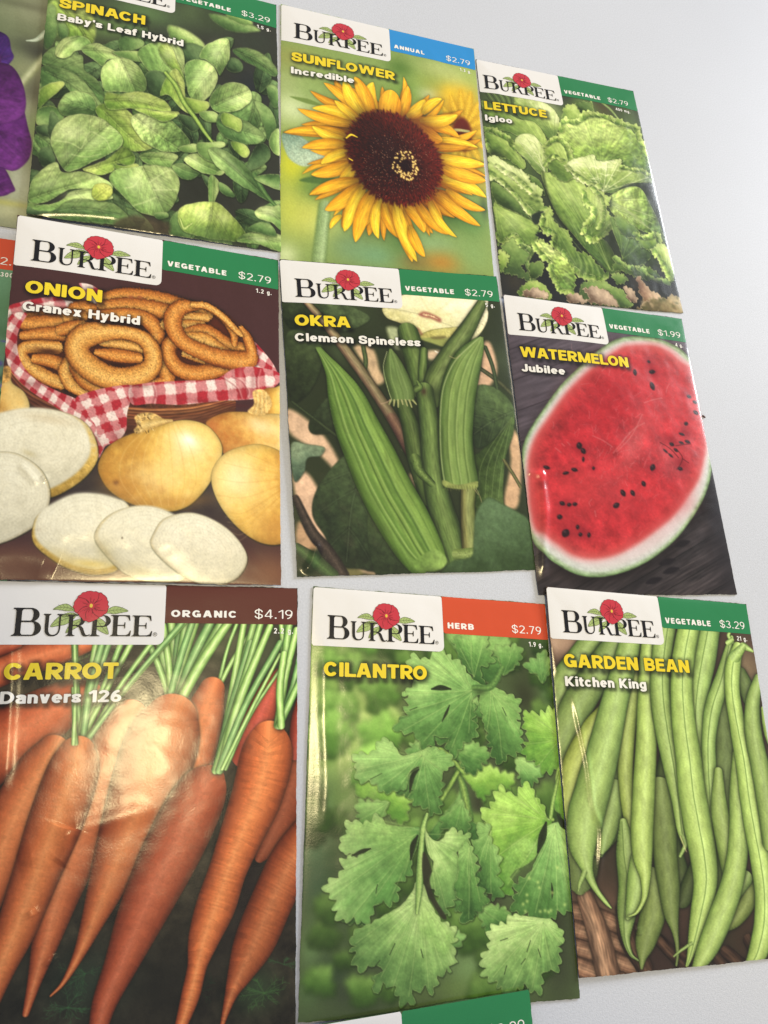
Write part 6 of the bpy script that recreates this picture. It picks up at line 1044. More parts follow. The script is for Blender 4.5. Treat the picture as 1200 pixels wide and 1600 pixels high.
# ---------------------------------------------------------------- lettering: stroke-built grotesque and the bracketed roman of the wordmark
def arc(cx, cy, rx, ry, a0, a1, n=14):
    a = np.radians(np.linspace(a0, a1, n)); return np.stack([cx+rx*np.cos(a), cy+ry*np.sin(a)], 1)
def LN(*p): return np.array(p, float)
XH = .73
def glyph(ch, t):
    """-> advance, strokes [(points, weight)], y clip; unit = cap height, t = stem weight"""
    d = t/2; b = t*.9; e = b/2; S = []; lo, hi = 0., 1.
    def s(p, w=t): S.append((np.asarray(p, float), w))
    if ch == ' ': return .30, S, (0, 1)
    if ch == 'A':
        w = .70+t*.75; m = w/2; s(LN((d*.95, -.1), (m-d*.25, 1.05)), t*.98); s(LN((w-d*.95, -.1), (m+d*.25, 1.05)), t*.98); s(LN((w*.22, .2+e), (w*.78, .2+e)), b)
    elif ch in 'BPR':
        w = .56+t*.75
        s(LN((d, 0), (d, 1))); yb = .5 if ch == 'B' else .46; x = w*.52; r = (1-e-yb)/2
        s(np.vstack([LN((d, 1-e), (x, 1-e)), arc(x, yb+r, w-d-x-(.02 if ch == 'B' else 0), r, 90, -90)[1:], LN((d, yb))]), b)
        if ch == 'B': r2 = (yb-e)/2; s(np.vstack([LN((d, yb), (x, yb)), arc(x, e+r2, w-d-x+.02, r2, 90, -90)[1:], LN((d, e))]), b)
        if ch == 'R': s(LN((w*.42, yb+.02), (w-d*.75+.03, -.1)), t*1.02)
    elif ch in 'CG':
        w = .66+t*.6; s(arc(w/2, .5, w/2-d, .5-e, 38, 322 if ch == 'C' else 330, 26), t*.97)
        if ch == 'G': s(LN((w*.52, .42), (w, .42)), b); s(LN((w-d*.9, .0+.02), (w-d*.9, .45)), t*.9)
    elif ch == 'D':
        w = .62+t*.7; s(LN((d, 0), (d, 1))); x = w*.4; s(np.vstack([LN((d, 1-e), (x, 1-e)), arc(x, .5, w-d-x, .5-e, 90, -90, 20)[1:], LN((d, e))]), t*.97)
    elif ch in 'EFL':
        w = .50+t*.55; s(LN((d, 0), (d, 1)))
        if ch != 'F': s(LN((0, e), (w, e)), b)
        if ch != 'L': s(LN((0, 1-e), (w, 1-e)), b); s(LN((0, .52), (w*.92, .52)), b)
    elif ch == 'H': w = .58+t*.7; s(LN((d, 0), (d, 1))); s(LN((w-d, 0), (w-d, 1))); s(LN((0, .52), (w, .52)), b)
    elif ch in 'Il|': w = t; s(LN((d, 0), (d, 1 if ch == 'I' else 1.)))
    elif ch == 'J': w = .44+t*.5; s(np.vstack([LN((w-d, 1), (w-d, .3)), arc(w/2, .3, w/2-d, .3-e, 0, -170, 12)]))
    elif ch == 'K': w = .60+t*.7; s(LN((d, 0), (d, 1))); s(LN((d, .30), (w-d*.9, 1.08)), t*.95); s(LN((w*.34, .5), (w-d*.6, -.1)), t*.98)
    elif ch == 'M': w = .72+t; s(LN((d, 0), (d, 1))); s(LN((w-d, 0), (w-d, 1))); s(LN((d*.9, 1.05), (w/2, -.02)), t*.85); s(LN((w-d*.9, 1.05), (w/2, -.02)), t*.85)
    elif ch == 'N': w = .58+t*.75; s(LN((d, 0), (d, 1))); s(LN((w-d, 0), (w-d, 1))); s(LN((d*.9, 1.04), (w-d*.9, -.04)), t*.98)
    elif ch == 'O': w = .70+t*.6; s(arc(w/2, .5, w/2-d, .5-e, 0, 360, 32), t*.98)
    elif ch == 'S':
        w = .54+t*.6; s(catmull([(w-d*.9, .70), (w*.80, 1-e-.07), (w*.5, 1-e), (w*.2, 1-e-.07), (d, .74), (w*.2, .58), (w*.55, .48), (w*.82, .40), (w-d, .26), (w*.8, e+.06), (w*.5, e), (w*.2, e+.07), (d*.8, .31)], 5, False), t*.95)
    elif ch == 'T': w = .56+t*.5; s(LN((0, 1-e), (w, 1-e)), b); s(LN((w/2, 0), (w/2, 1)))
    elif ch == 'U': w = .58+t*.7; s(np.vstack([LN((d, 1), (d, .34)), arc(w/2, .34, w/2-d, .34-e, 180, 360, 14), LN((w-d, 1))]))
    elif ch == 'V': w = .64+t*.7; m = w/2; s(LN((d*.9, 1.1), (m-d*.2, -.05)), t*.98); s(LN((w-d*.9, 1.1), (m+d*.2, -.05)), t*.98)
    elif ch == 'W':
        w = .95+t*1.1
        for a, c in ((d*.9, w*.27), (w*.5, w*.27), (w*.5, w*.73), (w-d*.9, w*.73)): s(LN((a, 1.1), (c, -.05)), t*.88)
    # ---- lower case
    elif ch in 'abdgpq':
        w = .44+t*.75; cy = XH/2; rx, ry = w/2-d, XH/2-e
        if ch == 'a':
            w = .42+t*.65; s(np.vstack([arc(w*.47, XH-.22, w*.47-d*.8, .22-e, 165, 60, 8), arc(w-d-.1, XH-.2, .1, .2-e-.02, 60, 0, 5), LN((w-d, 0))]), t*.95); s(catmull([(w-d, .43), (w*.5, .40), (d, .28), (d+.02, .13), (w*.4, e), (w*.7, .1), (w-d, .22)], 5, False), t*.88)
        else:
            s(arc(w/2, cy, rx, ry, 0, 360, 26), t*.95)
            if ch == 'b': s(LN((d, 0), (d, 1)))
            if ch == 'd': s(LN((w-d, 0), (w-d, 1)))
            if ch == 'p': s(LN((d, -.27), (d, XH))); lo = -.27
            if ch == 'g': s(np.vstack([LN((w-d, XH), (w-d, -.06)), arc(w/2, -.06, w/2-d, .21-e, 0, -155, 12)]), t*.95); lo = -.29
    elif ch in 'ceo':
        w = .44+t*.7; s(arc(w/2, XH/2, w/2-d, XH/2-e, 0 if ch != 'c' else 42, {'c': 318, 'e': 310, 'o': 360}[ch], 24), t*.95)
        if ch == 'e': s(LN((d, XH/2), (w-.02, XH/2)), b*.8)
    elif ch == 'f': w = .22+t*.7; s(np.vstack([LN((w*.45, 0), (w*.45, .8)), arc(w*.45+.15, .8, .15, .2-e, 180, 80, 6)])); s(LN((0, XH-e), (w, XH-e)), b)
    elif ch in 'hnmru':
        w = .40+t*.75
        if ch == 'u': s(np.vstack([LN((d, XH), (d, .27)), arc(w/2, .27, w/2-d, .27-e, 180, 360, 12)])); s(LN((w-d, 0), (w-d, XH)))
        elif ch == 'r': w = .24+t*.6; s(LN((d, 0), (d, XH))); s(np.vstack([LN((d, .3)), arc(w, XH-.27, w-d, .27-e, 175, 92, 7)]), t*.92)
        else:
            s(LN((d, 0), (d, 1 if ch == 'h' else XH)))
            for k in range(2 if ch == 'm' else 1):
                o = k*(w-t); s(np.vstack([LN((d+o, .3)), arc(w/2+o, XH-.27, w/2-d, .27-e, 175, 0, 12), LN((w-d+o, 0))]), t*.96)
            if ch == 'm': w = 2*w-t
    elif ch == 'i': w = t; s(LN((d, 0), (d, XH))); s(LN((d, .82), (d, 1)))
    elif ch == 'k': w = .40+t*.75; s(LN((d, 0), (d, 1))); s(LN((d, .20), (w-d*.8, XH+.08)), t*.9); s(LN((w*.34, .4), (w-d*.6, -.08)), t*.95)
    elif ch == 's':
        w = .38+t*.6; s(catmull([(w-d*.9, .52), (w*.78, XH-e-.03), (w*.5, XH-e), (w*.2, XH-e-.05), (d, .54), (w*.25, .42), (w*.6, .34), (w-d, .21), (w*.8, e+.04), (w*.5, e), (w*.2, e+.04), (d*.8, .22)], 5, False), t*.88)
    elif ch == 't': w = .22+t*.75; s(np.vstack([LN((w*.42, .92), (w*.42, .2)), arc(w*.42+.13, .2, .13, .2-e, 180, 280, 6)])); s(LN((0, XH-e), (w, XH-e)), b)
    elif ch in 'vyx':
        w = .46+t*.6; m = w/2
        if ch == 'x': s(LN((d*.8, -.1), (w-d*.8, XH+.1)), t*.95); s(LN((w-d*.8, -.1), (d*.8, XH+.1)), t*.95); hi = XH
        else:
            s(LN((d*.85, XH+.1), (m, -.04)), t*.95); s(LN((w-d*.85, XH+.1), (m-(.0 if ch == 'v' else .13), -.04 if ch == 'v' else -.30)), t*.95); hi = XH
            if ch == 'y': s(LN((w*.04, -.27+e), (m-.12, -.27+e)), b); lo = -.27
    elif ch == "'": w = t*.9; s(LN((d, .66), (d, 1)), t*.8)
    # ---- figures
    elif ch == '0': w = .50+t*.6; s(arc(w/2, .5, w/2-d, .5-e, 0, 360, 28), t*.96)
    elif ch == '1': w = .30+t*.6; s(LN((w-d, 0), (w-d, 1))); s(LN((0, .72), (w-d, .96)), t*.8)
    elif ch == '2': w = .50+t*.6; s(np.vstack([arc(w/2, .70, w/2-d, .30-e, 165, -30, 14), LN((d*1.3, e))]), t*.95); s(LN((0, e), (w, e)), b)
    elif ch == '3': w = .50+t*.6; s(arc(w*.47, .75, w/2-d-.03, .25-e, 160, -90, 14), t*.93); s(arc(w*.47, .27, w/2-d, .27-e, 90, -165, 14), t*.93)
    elif ch == '4': w = .54+t*.6; s(LN((w*.72, 0), (w*.72, 1))); s(LN((w*.72-d*.3, 1.02), (d*.7, .27)), t*.85); s(LN((0, .25), (w, .25)), b)
    elif ch == '5': w = .50+t*.6; s(LN((w*.14, 1-e), (w*.92, 1-e)), b); s(LN((w*.17, 1), (w*.1, .48)), t*.85); s(arc(w*.46, .32, w/2-d+.01, .32-e, 125, -160, 16), t*.95)
    elif ch == '6': w = .50+t*.6; s(arc(w/2, .32, w/2-d, .32-e, 0, 360, 24), t*.94); s(arc(w*.72, .34, w*.72-d, .66-e, 178, 88, 10), t*.94)
    elif ch == '7': w = .50+t*.5; s(LN((0, 1-e), (w, 1-e)), b); s(LN((w-d*.7, 1), (w*.32, -.05)), t*.95)
    elif ch == '9': w = .50+t*.6; s(arc(w/2, .68, w/2-d, .32-e, 0, 360, 24), t*.94); s(arc(w*.28, .66, w*.72-d, .66-e, -2, -92, 10), t*.94)
    elif ch == '.': q = max(t*1.1, .15); w = q*1.15; s(LN((w/2, 0), (w/2, q)), q)
    elif ch == '$':
        w, S2, _ = glyph('S', t); S += S2; s(LN((w/2, -.12), (w/2, 1.12)), t*.8); lo, hi = -.12, 1.12
    else: w = .3
    return w, S, (lo, hi)
def stroke_sdf(X, Y, pts, wt, butt=True):
    """positive inside a butt-ended stroke"""
    best = np.full(X.shape, 1e9); A = pts[:-1]; B = pts[1:]; h = wt/2
    closed = np.hypot(*(pts[0]-pts[-1])) < 1e-6
    for i, ((ax, ay), (bx, by)) in enumerate(zip(A, B)):
        ex, ey = bx-ax, by-ay; l = np.hypot(ex, ey)
        if l < 1e-9: continue
        u = ((X-ax)*ex+(Y-ay)*ey)/l; v = np.abs((X-ax)*ey-(Y-ay)*ex)/l
        dc = np.hypot(np.maximum(np.maximum(-u, u-l), 0), v)-h
        if butt and not closed:
            if i == 0: dc = np.maximum(dc, -u)
            if i == len(A)-1: dc = np.maximum(dc, u-l)
        best = np.minimum(best, dc)
    return -best
class Line:
    """a line of lettering in packet millimetres: x right, y down, baseline at y"""
    def __init__(s, txt, x0, x1, y, cap, t=.2, track=.1, align='l', slant=0.):
        s.g = []; a = 0; g = [(c,)+glyph(c, t) for c in txt]
        kern = [-.07 if (a_ in 'ATVWLYR' and b_ in 'ATVWOC') or (a_ == 'C' and b_ == 'A') else 0. for a_, b_ in zip(txt, txt[1:]+' ')]
        adv = sum(q[1] for q in g)+track*(len(g)-1)+sum(kern); sx = (x1-x0)/(adv*cap) if x1 > x0 else 1.
        if x1 <= x0: x0 = x0-adv*cap if align == 'r' else x0
        s.y, s.cap, s.sx, s.x0 = y, cap, sx, x0
        for (c, w, S, cl), kn in zip(g, kern):
            if S: s.g.append((a, w, S, cl))
            a += w+track+kn
    def fields(s, res=18):
        """per glyph: X, Y (mm) grids and the inside distance in cap units"""
        for a, w, S, (lo, hi) in s.g:
            n = 1./res; gx = np.arange(-2*n, w+2.5*n, n/s.sx if s.sx < 1 else n); gy = np.arange(lo-2*n, hi+2.5*n, n)
            X, Y = np.meshgrid(gx, gy); f = np.full(X.shape, -9.)
            for p, wt in S: f = np.maximum(f, stroke_sdf(X, Y, p, wt))
            f = np.minimum(f, np.minimum(Y-lo, hi-Y)+1e-6)
            yield s.x0+(a+X)*s.cap*s.sx, s.y-Y*s.cap, f
    def cover(s, X, Y, grow=0., soft=.06):
        """coverage of the line at millimetre points (for its printed drop shadow)"""
        o = np.zeros(X.shape)
        for a, w, S, (lo, hi) in s.g:
            gx = (X-s.x0)/(s.cap*s.sx)-a; gy = (s.y-Y)/s.cap
            m = (gx > -.4) & (gx < w+.4) & (gy > lo-.4) & (gy < hi+.4)
            if not m.any(): continue
            f = np.full(m.sum(), -9.)
            for p, wt in S: f = np.maximum(f, stroke_sdf(gx[m], gy[m], p, wt, False))
            o[m] = np.maximum(o[m], sstep(-soft, soft, f+grow))
        return o
def march(X, Y, f, V, F, iso=0.):
    """marching squares: adds the polygons of f > iso to the lists V (mm points) and F"""
    h, w = f.shape; ins = f > iso; idx = {}
    def corner(i, j):
        k = (i, j)
        if k not in idx: idx[k] = len(V); V.append((X[i, j], Y[i, j]))
        return idx[k]
    def cut(i, j, i2, j2):
        k = (i, j, i2, j2) if (i, j) < (i2, j2) else (i2, j2, i, j)
        if k not in idx:
            t = (iso-f[i, j])/(f[i2, j2]-f[i, j]+1e-12); idx[k] = len(V); V.append((X[i, j]+(X[i2, j2]-X[i, j])*t, Y[i, j]+(Y[i2, j2]-Y[i, j])*t))
        return idx[k]
    c = ins[:-1, :-1].astype(int)+ins[1:, :-1]+ins[:-1, 1:]+ins[1:, 1:]
    for i, j in zip(*np.nonzero(c)):
        P = [(i, j), (i, j+1), (i+1, j+1), (i+1, j)]
        poly = []
        for k in range(4):
            a, b = P[k], P[(k+1) % 4]
            if ins[a]: poly.append(corner(*a))
            if ins[a] != ins[b]: poly.append(cut(*a, *b))
        if len(poly) >= 3: F.append(poly[::-1])
def poly_field(pts, cell, sm=0):
    q = catmull(pts, sm) if sm else np.array(pts, float)
    x0, y0 = q.min(0)-2*cell; x1, y1 = q.max(0)+2*cell
    X, Y = np.meshgrid(np.arange(x0, x1, cell), np.arange(y0, y1, cell)); d = np.full(X.shape, 1e9); ins = np.zeros(X.shape, bool)
    for (ax, ay), (bx, by) in zip(q, np.roll(q, -1, 0)):
        ex, ey = bx-ax, by-ay; l = ex*ex+ey*ey
        if l < 1e-14: continue
        t = np.clip(((X-ax)*ex+(Y-ay)*ey)/l, 0, 1); d = np.minimum(d, np.hypot(X-ax-t*ex, Y-ay-t*ey))
        if ay != by: ins ^= ((ay > Y) != (by > Y)) & (X < ax+(Y-ay)*ex/ey)
    return X, Y, np.where(ins, d, -d)
# the roman capitals of the wordmark, in units of their own height: stems, hairlines and bracketed serifs as outlines
def roman(ch):
    """-> list of (outline, smooth) shapes; y up; even-odd holes are listed as ('hole', outline)"""
    st, th = .155, .045                                            # stem and hairline
    def stem(x, y0=0., y1=1., L=.09, R=.09, top=True, bot=True):
        P = []
        if bot: P += [(x-L, y0), (x+st+R, y0), (x+st+R, y0+.03), (x+st+.03, y0+.055), (x+st, y0+.11)]
        else: P += [(x, y0), (x+st, y0)]
        if top: P += [(x+st, y1-.11), (x+st+.03, y1-.055), (x+st+R, y1-.03), (x+st+R, y1), (x-L, y1), (x-L, y1-.03), (x-.03, y1-.055), (x, y1-.11)]
        else: P += [(x+st, y1), (x, y1)]
        if bot: P += [(x, y0+.11), (x-.03, y0+.055), (x-L, y0+.03)]
        return P
    def bowl(x0, x1, y0, y1, th1=th, sw=.165):
        m = (y0+y1)/2; r = (y1-y0)/2; xs = x1-r*.95
        o = [(x0, y0)]+[tuple(p) for p in arc(xs, m, x1-xs, r, -90, 90, 16)]+[(x0, y1)]
        i = [(x0, y1-th1)]+[tuple(p) for p in arc(xs, m, x1-xs-sw, r-th1, 90, -90, 16)]+[(x0, y0+th1)]
        return o+i
    def bar(x0, x1, y0, up):                                        # E arms: hairline with a wedge terminal
        s = 1 if up else -1
        return [(x0, y0), (x1-.005, y0), (x1+.02, y0+s*.27), (x1-.012, y0+s*.27), (x1-.07, y0+s*.10), (x1-.17, y0+s*.052), (x0, y0+s*.048)]
    if ch == 'B': return .80, [stem(.1), bowl(.2, .73, .50, 1.), bowl(.2, .80, 0., .535, sw=.175)]
    if ch == 'P': return .74, [stem(.1, R=.12), bowl(.2, .72, .44, 1.)]
    if ch == 'R': return .90, [stem(.1, R=.1), bowl(.2, .70, .47, 1.), [(.38, .49), (.47, .49), (.58, .46), (.65, .36), (.70, .19), (.76, .06), (.83, .055), (.90, .10), (.92, .08), (.87, .015), (.76, -.02), (.66, .0), (.60, .08), (.54, .26), (.48, .40), (.40, .45), (.38, .45)]]
    if ch == 'U': return .88, [stem(.1, .30, 1., bot=False), [(.1, .32), (.11, .2), (.16, .09), (.26, .01), (.40, -.02), (.54, .0), (.64, .07), (.70, .18), (.72, .34), (.72, .89), (.69, .94), (.62, .97), (.62, 1.), (.88, 1.), (.88, .97), (.81, .945), (.775, .89)] + [(.775, .34), (.75, .16), (.68, .04), (.56, -.04), (.42, -.06), (.28, -.05), (.18, .0), (.12, .1)][::1] if False else
                              [(.10, .31), (.255, .31), (.27, .19), (.32, .09), (.42, .045), (.53, .06), (.62, .12), (.665, .22), (.675, .34), (.675, .89), (.645, .94), (.57, .97), (.57, 1.), (.85, 1.), (.85, .97), (.775, .94), (.745, .89), (.745, .34), (.72, .17), (.65, .06), (.54, -.005), (.40, -.02), (.27, .0), (.17, .07), (.115, .18)]]
    if ch == 'E': return .74, [stem(.1, R=.02), bar(.2, .70, 0, True), bar(.2, .66, 1., False), [(.2, .485), (.44, .485), (.47, .47), (.485, .36), (.515, .36), (.515, .66), (.485, .66), (.47, .55), (.44, .533), (.2, .533)]]
# ---------------------------------------------------------------- the table top
def quad_mesh(name, V, F, m, parent=None, smooth=False):
    me = bpy.data.meshes.new(name); me.from_pydata([tuple(v) for v in V], [], F); me.update()
    if smooth: me.polygons.foreach_set('use_smooth', [True]*len(F))
    o = bpy.data.objects.new(name, me); COL.objects.link(o); me.materials.append(m)
    if parent: o.parent = parent
    return o
tm = mat('white laminate', (.64, .63, .665), rough=.52, spec=.14, bump=.22, bscale=2600.)
nt = tm.node_tree; b = nt.nodes['Principled BSDF']
tc = nt.nodes.new('ShaderNodeTexCoord')
n1 = nt.nodes.new('ShaderNodeTexNoise'); n1.inputs['Scale'].default_value = 1500.; n1.inputs['Detail'].default_value = 3
n2 = nt.nodes.new('ShaderNodeTexNoise'); n2.inputs['Scale'].default_value = 9.; n2.inputs['Detail'].default_value = 4
r1 = nt.nodes.new('ShaderNodeValToRGB'); r1.color_ramp.elements[0].position = .3; r1.color_ramp.elements[0].color = (.575, .605, .70, 1); r1.color_ramp.elements[1].position = .72; r1.color_ramp.elements[1].color = (.655, .685, .785, 1)
mx = nt.nodes.new('ShaderNodeMix'); mx.data_type = 'RGBA'; mx.blend_type = 'MULTIPLY'; mx.inputs['Factor'].default_value = .10
for n in (n1, n2): nt.links.new(tc.outputs['Object'], n.inputs['Vector'])
nt.links.new(n1.outputs['Fac'], r1.inputs['Fac']); nt.links.new(r1.outputs['Color'], mx.inputs['A']); nt.links.new(n2.outputs['Fac'], mx.inputs['B']); nt.links.new(mx.outputs['Result'], b.inputs['Base Color'])
X0, X1, Y0, Y1, TH = -.75, .85, -.7, 1.0, .028
tab = quad_mesh('tabletop', [(X0, Y0, -TH), (X1, Y0, -TH), (X1, Y1, -TH), (X0, Y1, -TH), (X0, Y0, 0), (X1, Y0, 0), (X1, Y1, 0), (X0, Y1, 0)],
                [(0, 3, 2, 1), (4, 5, 6, 7), (0, 1, 5, 4), (1, 2, 6, 5), (2, 3, 7, 6), (3, 0, 4, 7)], tm)
tab['kind'] = 'structure'; tab['label'] = 'white laminate table top under the seed packets'
# ---------------------------------------------------------------- materials shared by the packets
RO, BU = .21, .05
M_PRINT = mat('printed paper', (1, 1, 1), RO, .5, 'print', BU, 2200.)
def ink(name, c): return mat(name, lin(rgb(c)), RO, .5, None, BU, 2200.)
INK = {'white': ink('white panel', 0xe8e7ea), 'paper': ink('white lettering', 0xf1efec), 'yellow': ink('yellow lettering', 0xecd431), 'black': ink('black ink', 0x17161a),
       'green': ink('green banner', 0x2a7f4f), 'blue': ink('blue banner', 0x2f8fd8), 'brown': ink('brown banner', 0x5f3229), 'orange': ink('orange banner', 0xcf5130),
       'red': ink('red petals', 0xc53a48), 'vein': ink('petal lines', 0x4a1822), 'leaf': ink('pale green leaves', 0xa9bd79), 'leafline': ink('leaf outlines', 0x3c4a2a), 'gold': ink('gold eye', 0xe3c24e)}
PW, PH = 82.5, 116.2
class Packet:
    """a paper seed packet: pouch with a printed front, panel, banner and lettering laid on it"""
    def __init__(s, key, quad, zc, label, canvas, seed, bulge=1.1, wr=.16, creases=(), dv=0., dx=0., edge=.25):
        s.key, s.cv, s.dv, s.dx = key, canvas, dv, dx
        P = [unproject(q, z*1e-3+edge*1e-3) for q, z in zip(quad, zc)]
        s.o = np.array([np.mean([p[0] for p in P]), np.mean([p[1] for p in P]), 0])
        s.Hm = homog([(0, 0), (1, 0), (1, 1), (0, 1)], [p[:2] for p in P]); s.zc = np.array(zc)*1e-3; s.edge = edge*1e-3
        s.bulge, s.wr, s.seed, s.creases = bulge*1e-3, wr*1e-3, seed, creases
        s.root = bpy.data.objects.new('seed_packet', None); COL.objects.link(s.root); s.root.location = s.o; s.root.empty_display_size = .02
        tag(s.root, label, 'seed packet', 'seed packets laid out in rows on the table')
        s.Hinv = None
        if quad is not None:
            a = np.array([project(p)[:2] for p in P]); s.Hph = homog(a, [(0, 0), (1, 0), (1, 1), (0, 1)])
        s.cr = [(hmap(s.Hph, np.array(c[0], float)), c[1]*1e-3, c[2]) for c in creases]   # lines of fold, traced, now in uv
        s.pouch()
    def height(s, u, v):
        z = (s.zc[0]*(1-u)+s.zc[1]*u)*(1-v)+(s.zc[3]*(1-u)+s.zc[2]*u)*v+s.edge
        f = lambda t, p: np.clip(4*t*(1-t), 0, 1)**p
        z = z+s.bulge*f(u, .66)*f(v, .55)
        X, Y = u*100+s.seed*37, v*140+s.seed*53
        fe = np.clip(np.minimum(np.minimum(u, 1-u)*9, np.minimum(v, 1-v)*12), 0, 1)
        z = z+s.wr*fe*(noise(X, Y, 42, 2)*1.25+.32*noise(X+9, Y*.55, 17, 2))
        for q, amp, wd in s.cr:
            d = np.full(np.shape(u), 1e9); x, y = u*PW, v*PH; c = catmull(q, 6, False)*[PW, PH]; t_ = np.zeros(np.shape(u)); n = len(c)-1
            for i in range(n):
                (ax, ay), (bx, by) = c[i], c[i+1]; ex, ey = bx-ax, by-ay; l = ex*ex+ey*ey+1e-12
                t = np.clip(((x-ax)*ex+(y-ay)*ey)/l, 0, 1); dd = np.hypot(x-ax-t*ex, y-ay-t*ey); up = dd < d; d = np.where(up, dd, d); t_ = np.where(up, (i+t)/n, t_)
            z = z+amp*np.exp(-(d/wd)**2)*np.clip(np.minimum(t_, 1-t_)*6, .0, 1)
        return z
    def world(s, u, v, off=0.):
        q = hmap(s.Hm, np.stack([np.ravel(u), np.ravel(v)], 1)); z = s.height(np.ravel(u), np.ravel(v))+off
        return np.c_[q, z]-s.o
    def pouch(s):
        cv = s.cv; h, w = cv.h, cv.w; rr = np.random.RandomState(s.seed)
        v, u = np.mgrid[0:h, 0:w].astype(float); u /= w-1; v /= h-1
        # cut edges are never quite straight
        jx = .0010*noise(v*260+s.seed*11, v*0+3, 30, 1)+.0004*noise(v*260, v*0+9, 7, 1); jy = .0009*noise(u*200+s.seed*7, u*0+5, 30, 1)+.0004*noise(u*200, u*0+2, 7, 1)
        uu = u+jx*np.maximum(0, 1-np.minimum(u, 1-u)*14); vv = v+jy*np.maximum(0, 1-np.minimum(v, 1-v)*14)
        P = s.world(uu, vv).reshape(h, w, 3)
        ring = np.concatenate([np.stack([np.zeros(w, int), np.arange(w)], 1), np.stack([np.arange(1, h), np.full(h-1, w-1)], 1), np.stack([np.full(w-1, h-1), np.arange(w-2, -1, -1)], 1), np.stack([np.arange(h-2, 0, -1), np.zeros(h-2, int)], 1)])
        ri = ring[:, 0]*w+ring[:, 1]; nr = len(ri); V = P.reshape(-1, 3); R1 = V[ri].copy()
        zb = (s.zc[0]*(1-uu)+s.zc[1]*uu)*(1-vv)+(s.zc[3]*(1-uu)+s.zc[2]*uu)*vv
        R1[:, 2] = zb.ravel()[ri]+6e-5
        n = h*w; V = np.vstack([V, V[ri], R1])
        I = np.arange(n).reshape(h, w); quads = np.stack([I[:-1, :-1], I[1:, :-1], I[1:, 1:], I[:-1, 1:]], -1).reshape(-1, 4)
        a = np.arange(nr); b_ = (a+1) % nr; side = np.stack([n+a, n+b_, n+nr+b_, n+nr+a], 1)
        F = np.vstack([quads, side]); me = bpy.data.meshes.new('pouch')
        nq = len(F); me.vertices.add(len(V)); me.vertices.foreach_set('co', V.astype(np.float32).ravel())
        me.loops.add(nq*4+nr); me.loops.foreach_set('vertex_index', np.concatenate([F.ravel(), (n+nr+a)]).astype(np.int32))
        me.polygons.add(nq+1); me.polygons.foreach_set('loop_start', np.append(np.arange(nq)*4, nq*4).astype(np.int32))
        me.polygons.foreach_set('use_smooth', np.append(np.ones(nq, bool), False))
        me.update(calc_edges=True); me.validate()
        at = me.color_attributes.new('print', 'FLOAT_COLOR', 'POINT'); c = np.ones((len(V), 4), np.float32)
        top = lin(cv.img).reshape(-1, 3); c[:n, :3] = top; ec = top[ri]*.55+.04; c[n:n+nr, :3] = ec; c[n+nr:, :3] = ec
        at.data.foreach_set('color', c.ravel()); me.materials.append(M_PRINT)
        o = bpy.data.objects.new('pouch', me); COL.objects.link(o); o.parent = s.root; s.body = o
    def flat(s, name, V, F, m, lift, parent=None, label=None):
        """mesh of packet-millimetre polygons laid on the paper"""
        p = np.array(V, float); p[:, 0] = np.maximum(p[:, 0]+s.dx, .1); W = s.world(p[:, 0]/PW, p[:, 1]/PH+s.dv, lift*1e-3)
        o = quad_mesh(name, W, F, m, parent or s.root, True)
        if label: o['label'] = label
        return o
    def panel(s, name, pts, m, lift, cell=.6, parent=None):
        X, Y, f = poly_field(pts, cell); V, F = [], []; march(X, Y, f, V, F); return s.flat(name, V, F, m, lift, parent)
    def text(s, name, line, m, lift, res=16, parent=None):
        V, F = [], []
        for X, Y, f in line.fields(res): march(X, Y, f, V, F)
        # rows run upwards, so turn the faces over
        return s.flat(name, V, [q[::-1] for q in F], m, lift, parent)
    def shapes(s, name, polys, cell, m, lift, parent, sm=0):
        V, F = [], []
        for p in polys: X, Y, f = poly_field(p, cell, sm); march(X, Y, f, V, F)
        return s.flat(name, V, F, m, lift, parent)
    def lines(s, name, strokes, m, lift, parent, res=.11):
        V, F = [], []
        for p, wd in strokes:
            p = np.array(p, float); x0, y0 = p.min(0)-wd-res*2; x1, y1 = p.max(0)+wd+res*2
            X, Y = np.meshgrid(np.arange(x0, x1, res), np.arange(y0, y1, res)); march(X, Y, stroke_sdf(X, Y, p, wd), V, F)
        return s.flat(name, V, F, m, lift, parent)
    def header(s, banner, cat, price, net, catw, seed=0):
        u1 = .529*PW; yb, yt = .0975*PH, .15*PH; g = .12
        # white tab with one rounded corner
        r = 1.9; T0 = .12-s.dv*PH; X0 = .12-s.dx; X1 = PW-.12-s.dx
        tabp = [(X0, T0), (u1, T0), (u1, yt-r)]+[(u1-r+r*math.cos(t), yt-r+r*math.sin(t)) for t in np.linspace(0, math.pi/2, 8)]+[(X0, yt)]
        t = s.panel('header_panel', tabp, INK['white'], .05)
        bn = s.panel('category_banner', [(u1+.03, T0), (X1, T0), (X1, yb), (u1+.03, yb)], INK[banner], .05)
        if cat: s.text('category_word', Line(cat, u1+1.6, u1+1.6+catw, 9.6, 2.0, .25, .17), INK['paper'], .11, 12, bn)
        s.text('price', Line(price, 68.6, 79.8, 9.7, 2.7, .105, .12), INK['paper'], .11, 16, bn)
        if net: s.text('net_weight', Line(net, 80., 80., 14.0, 1.6, .19, .2, 'r'), INK['paper'], .10, 13)
        # wordmark: a tall initial and small capitals
        V, F = [], []
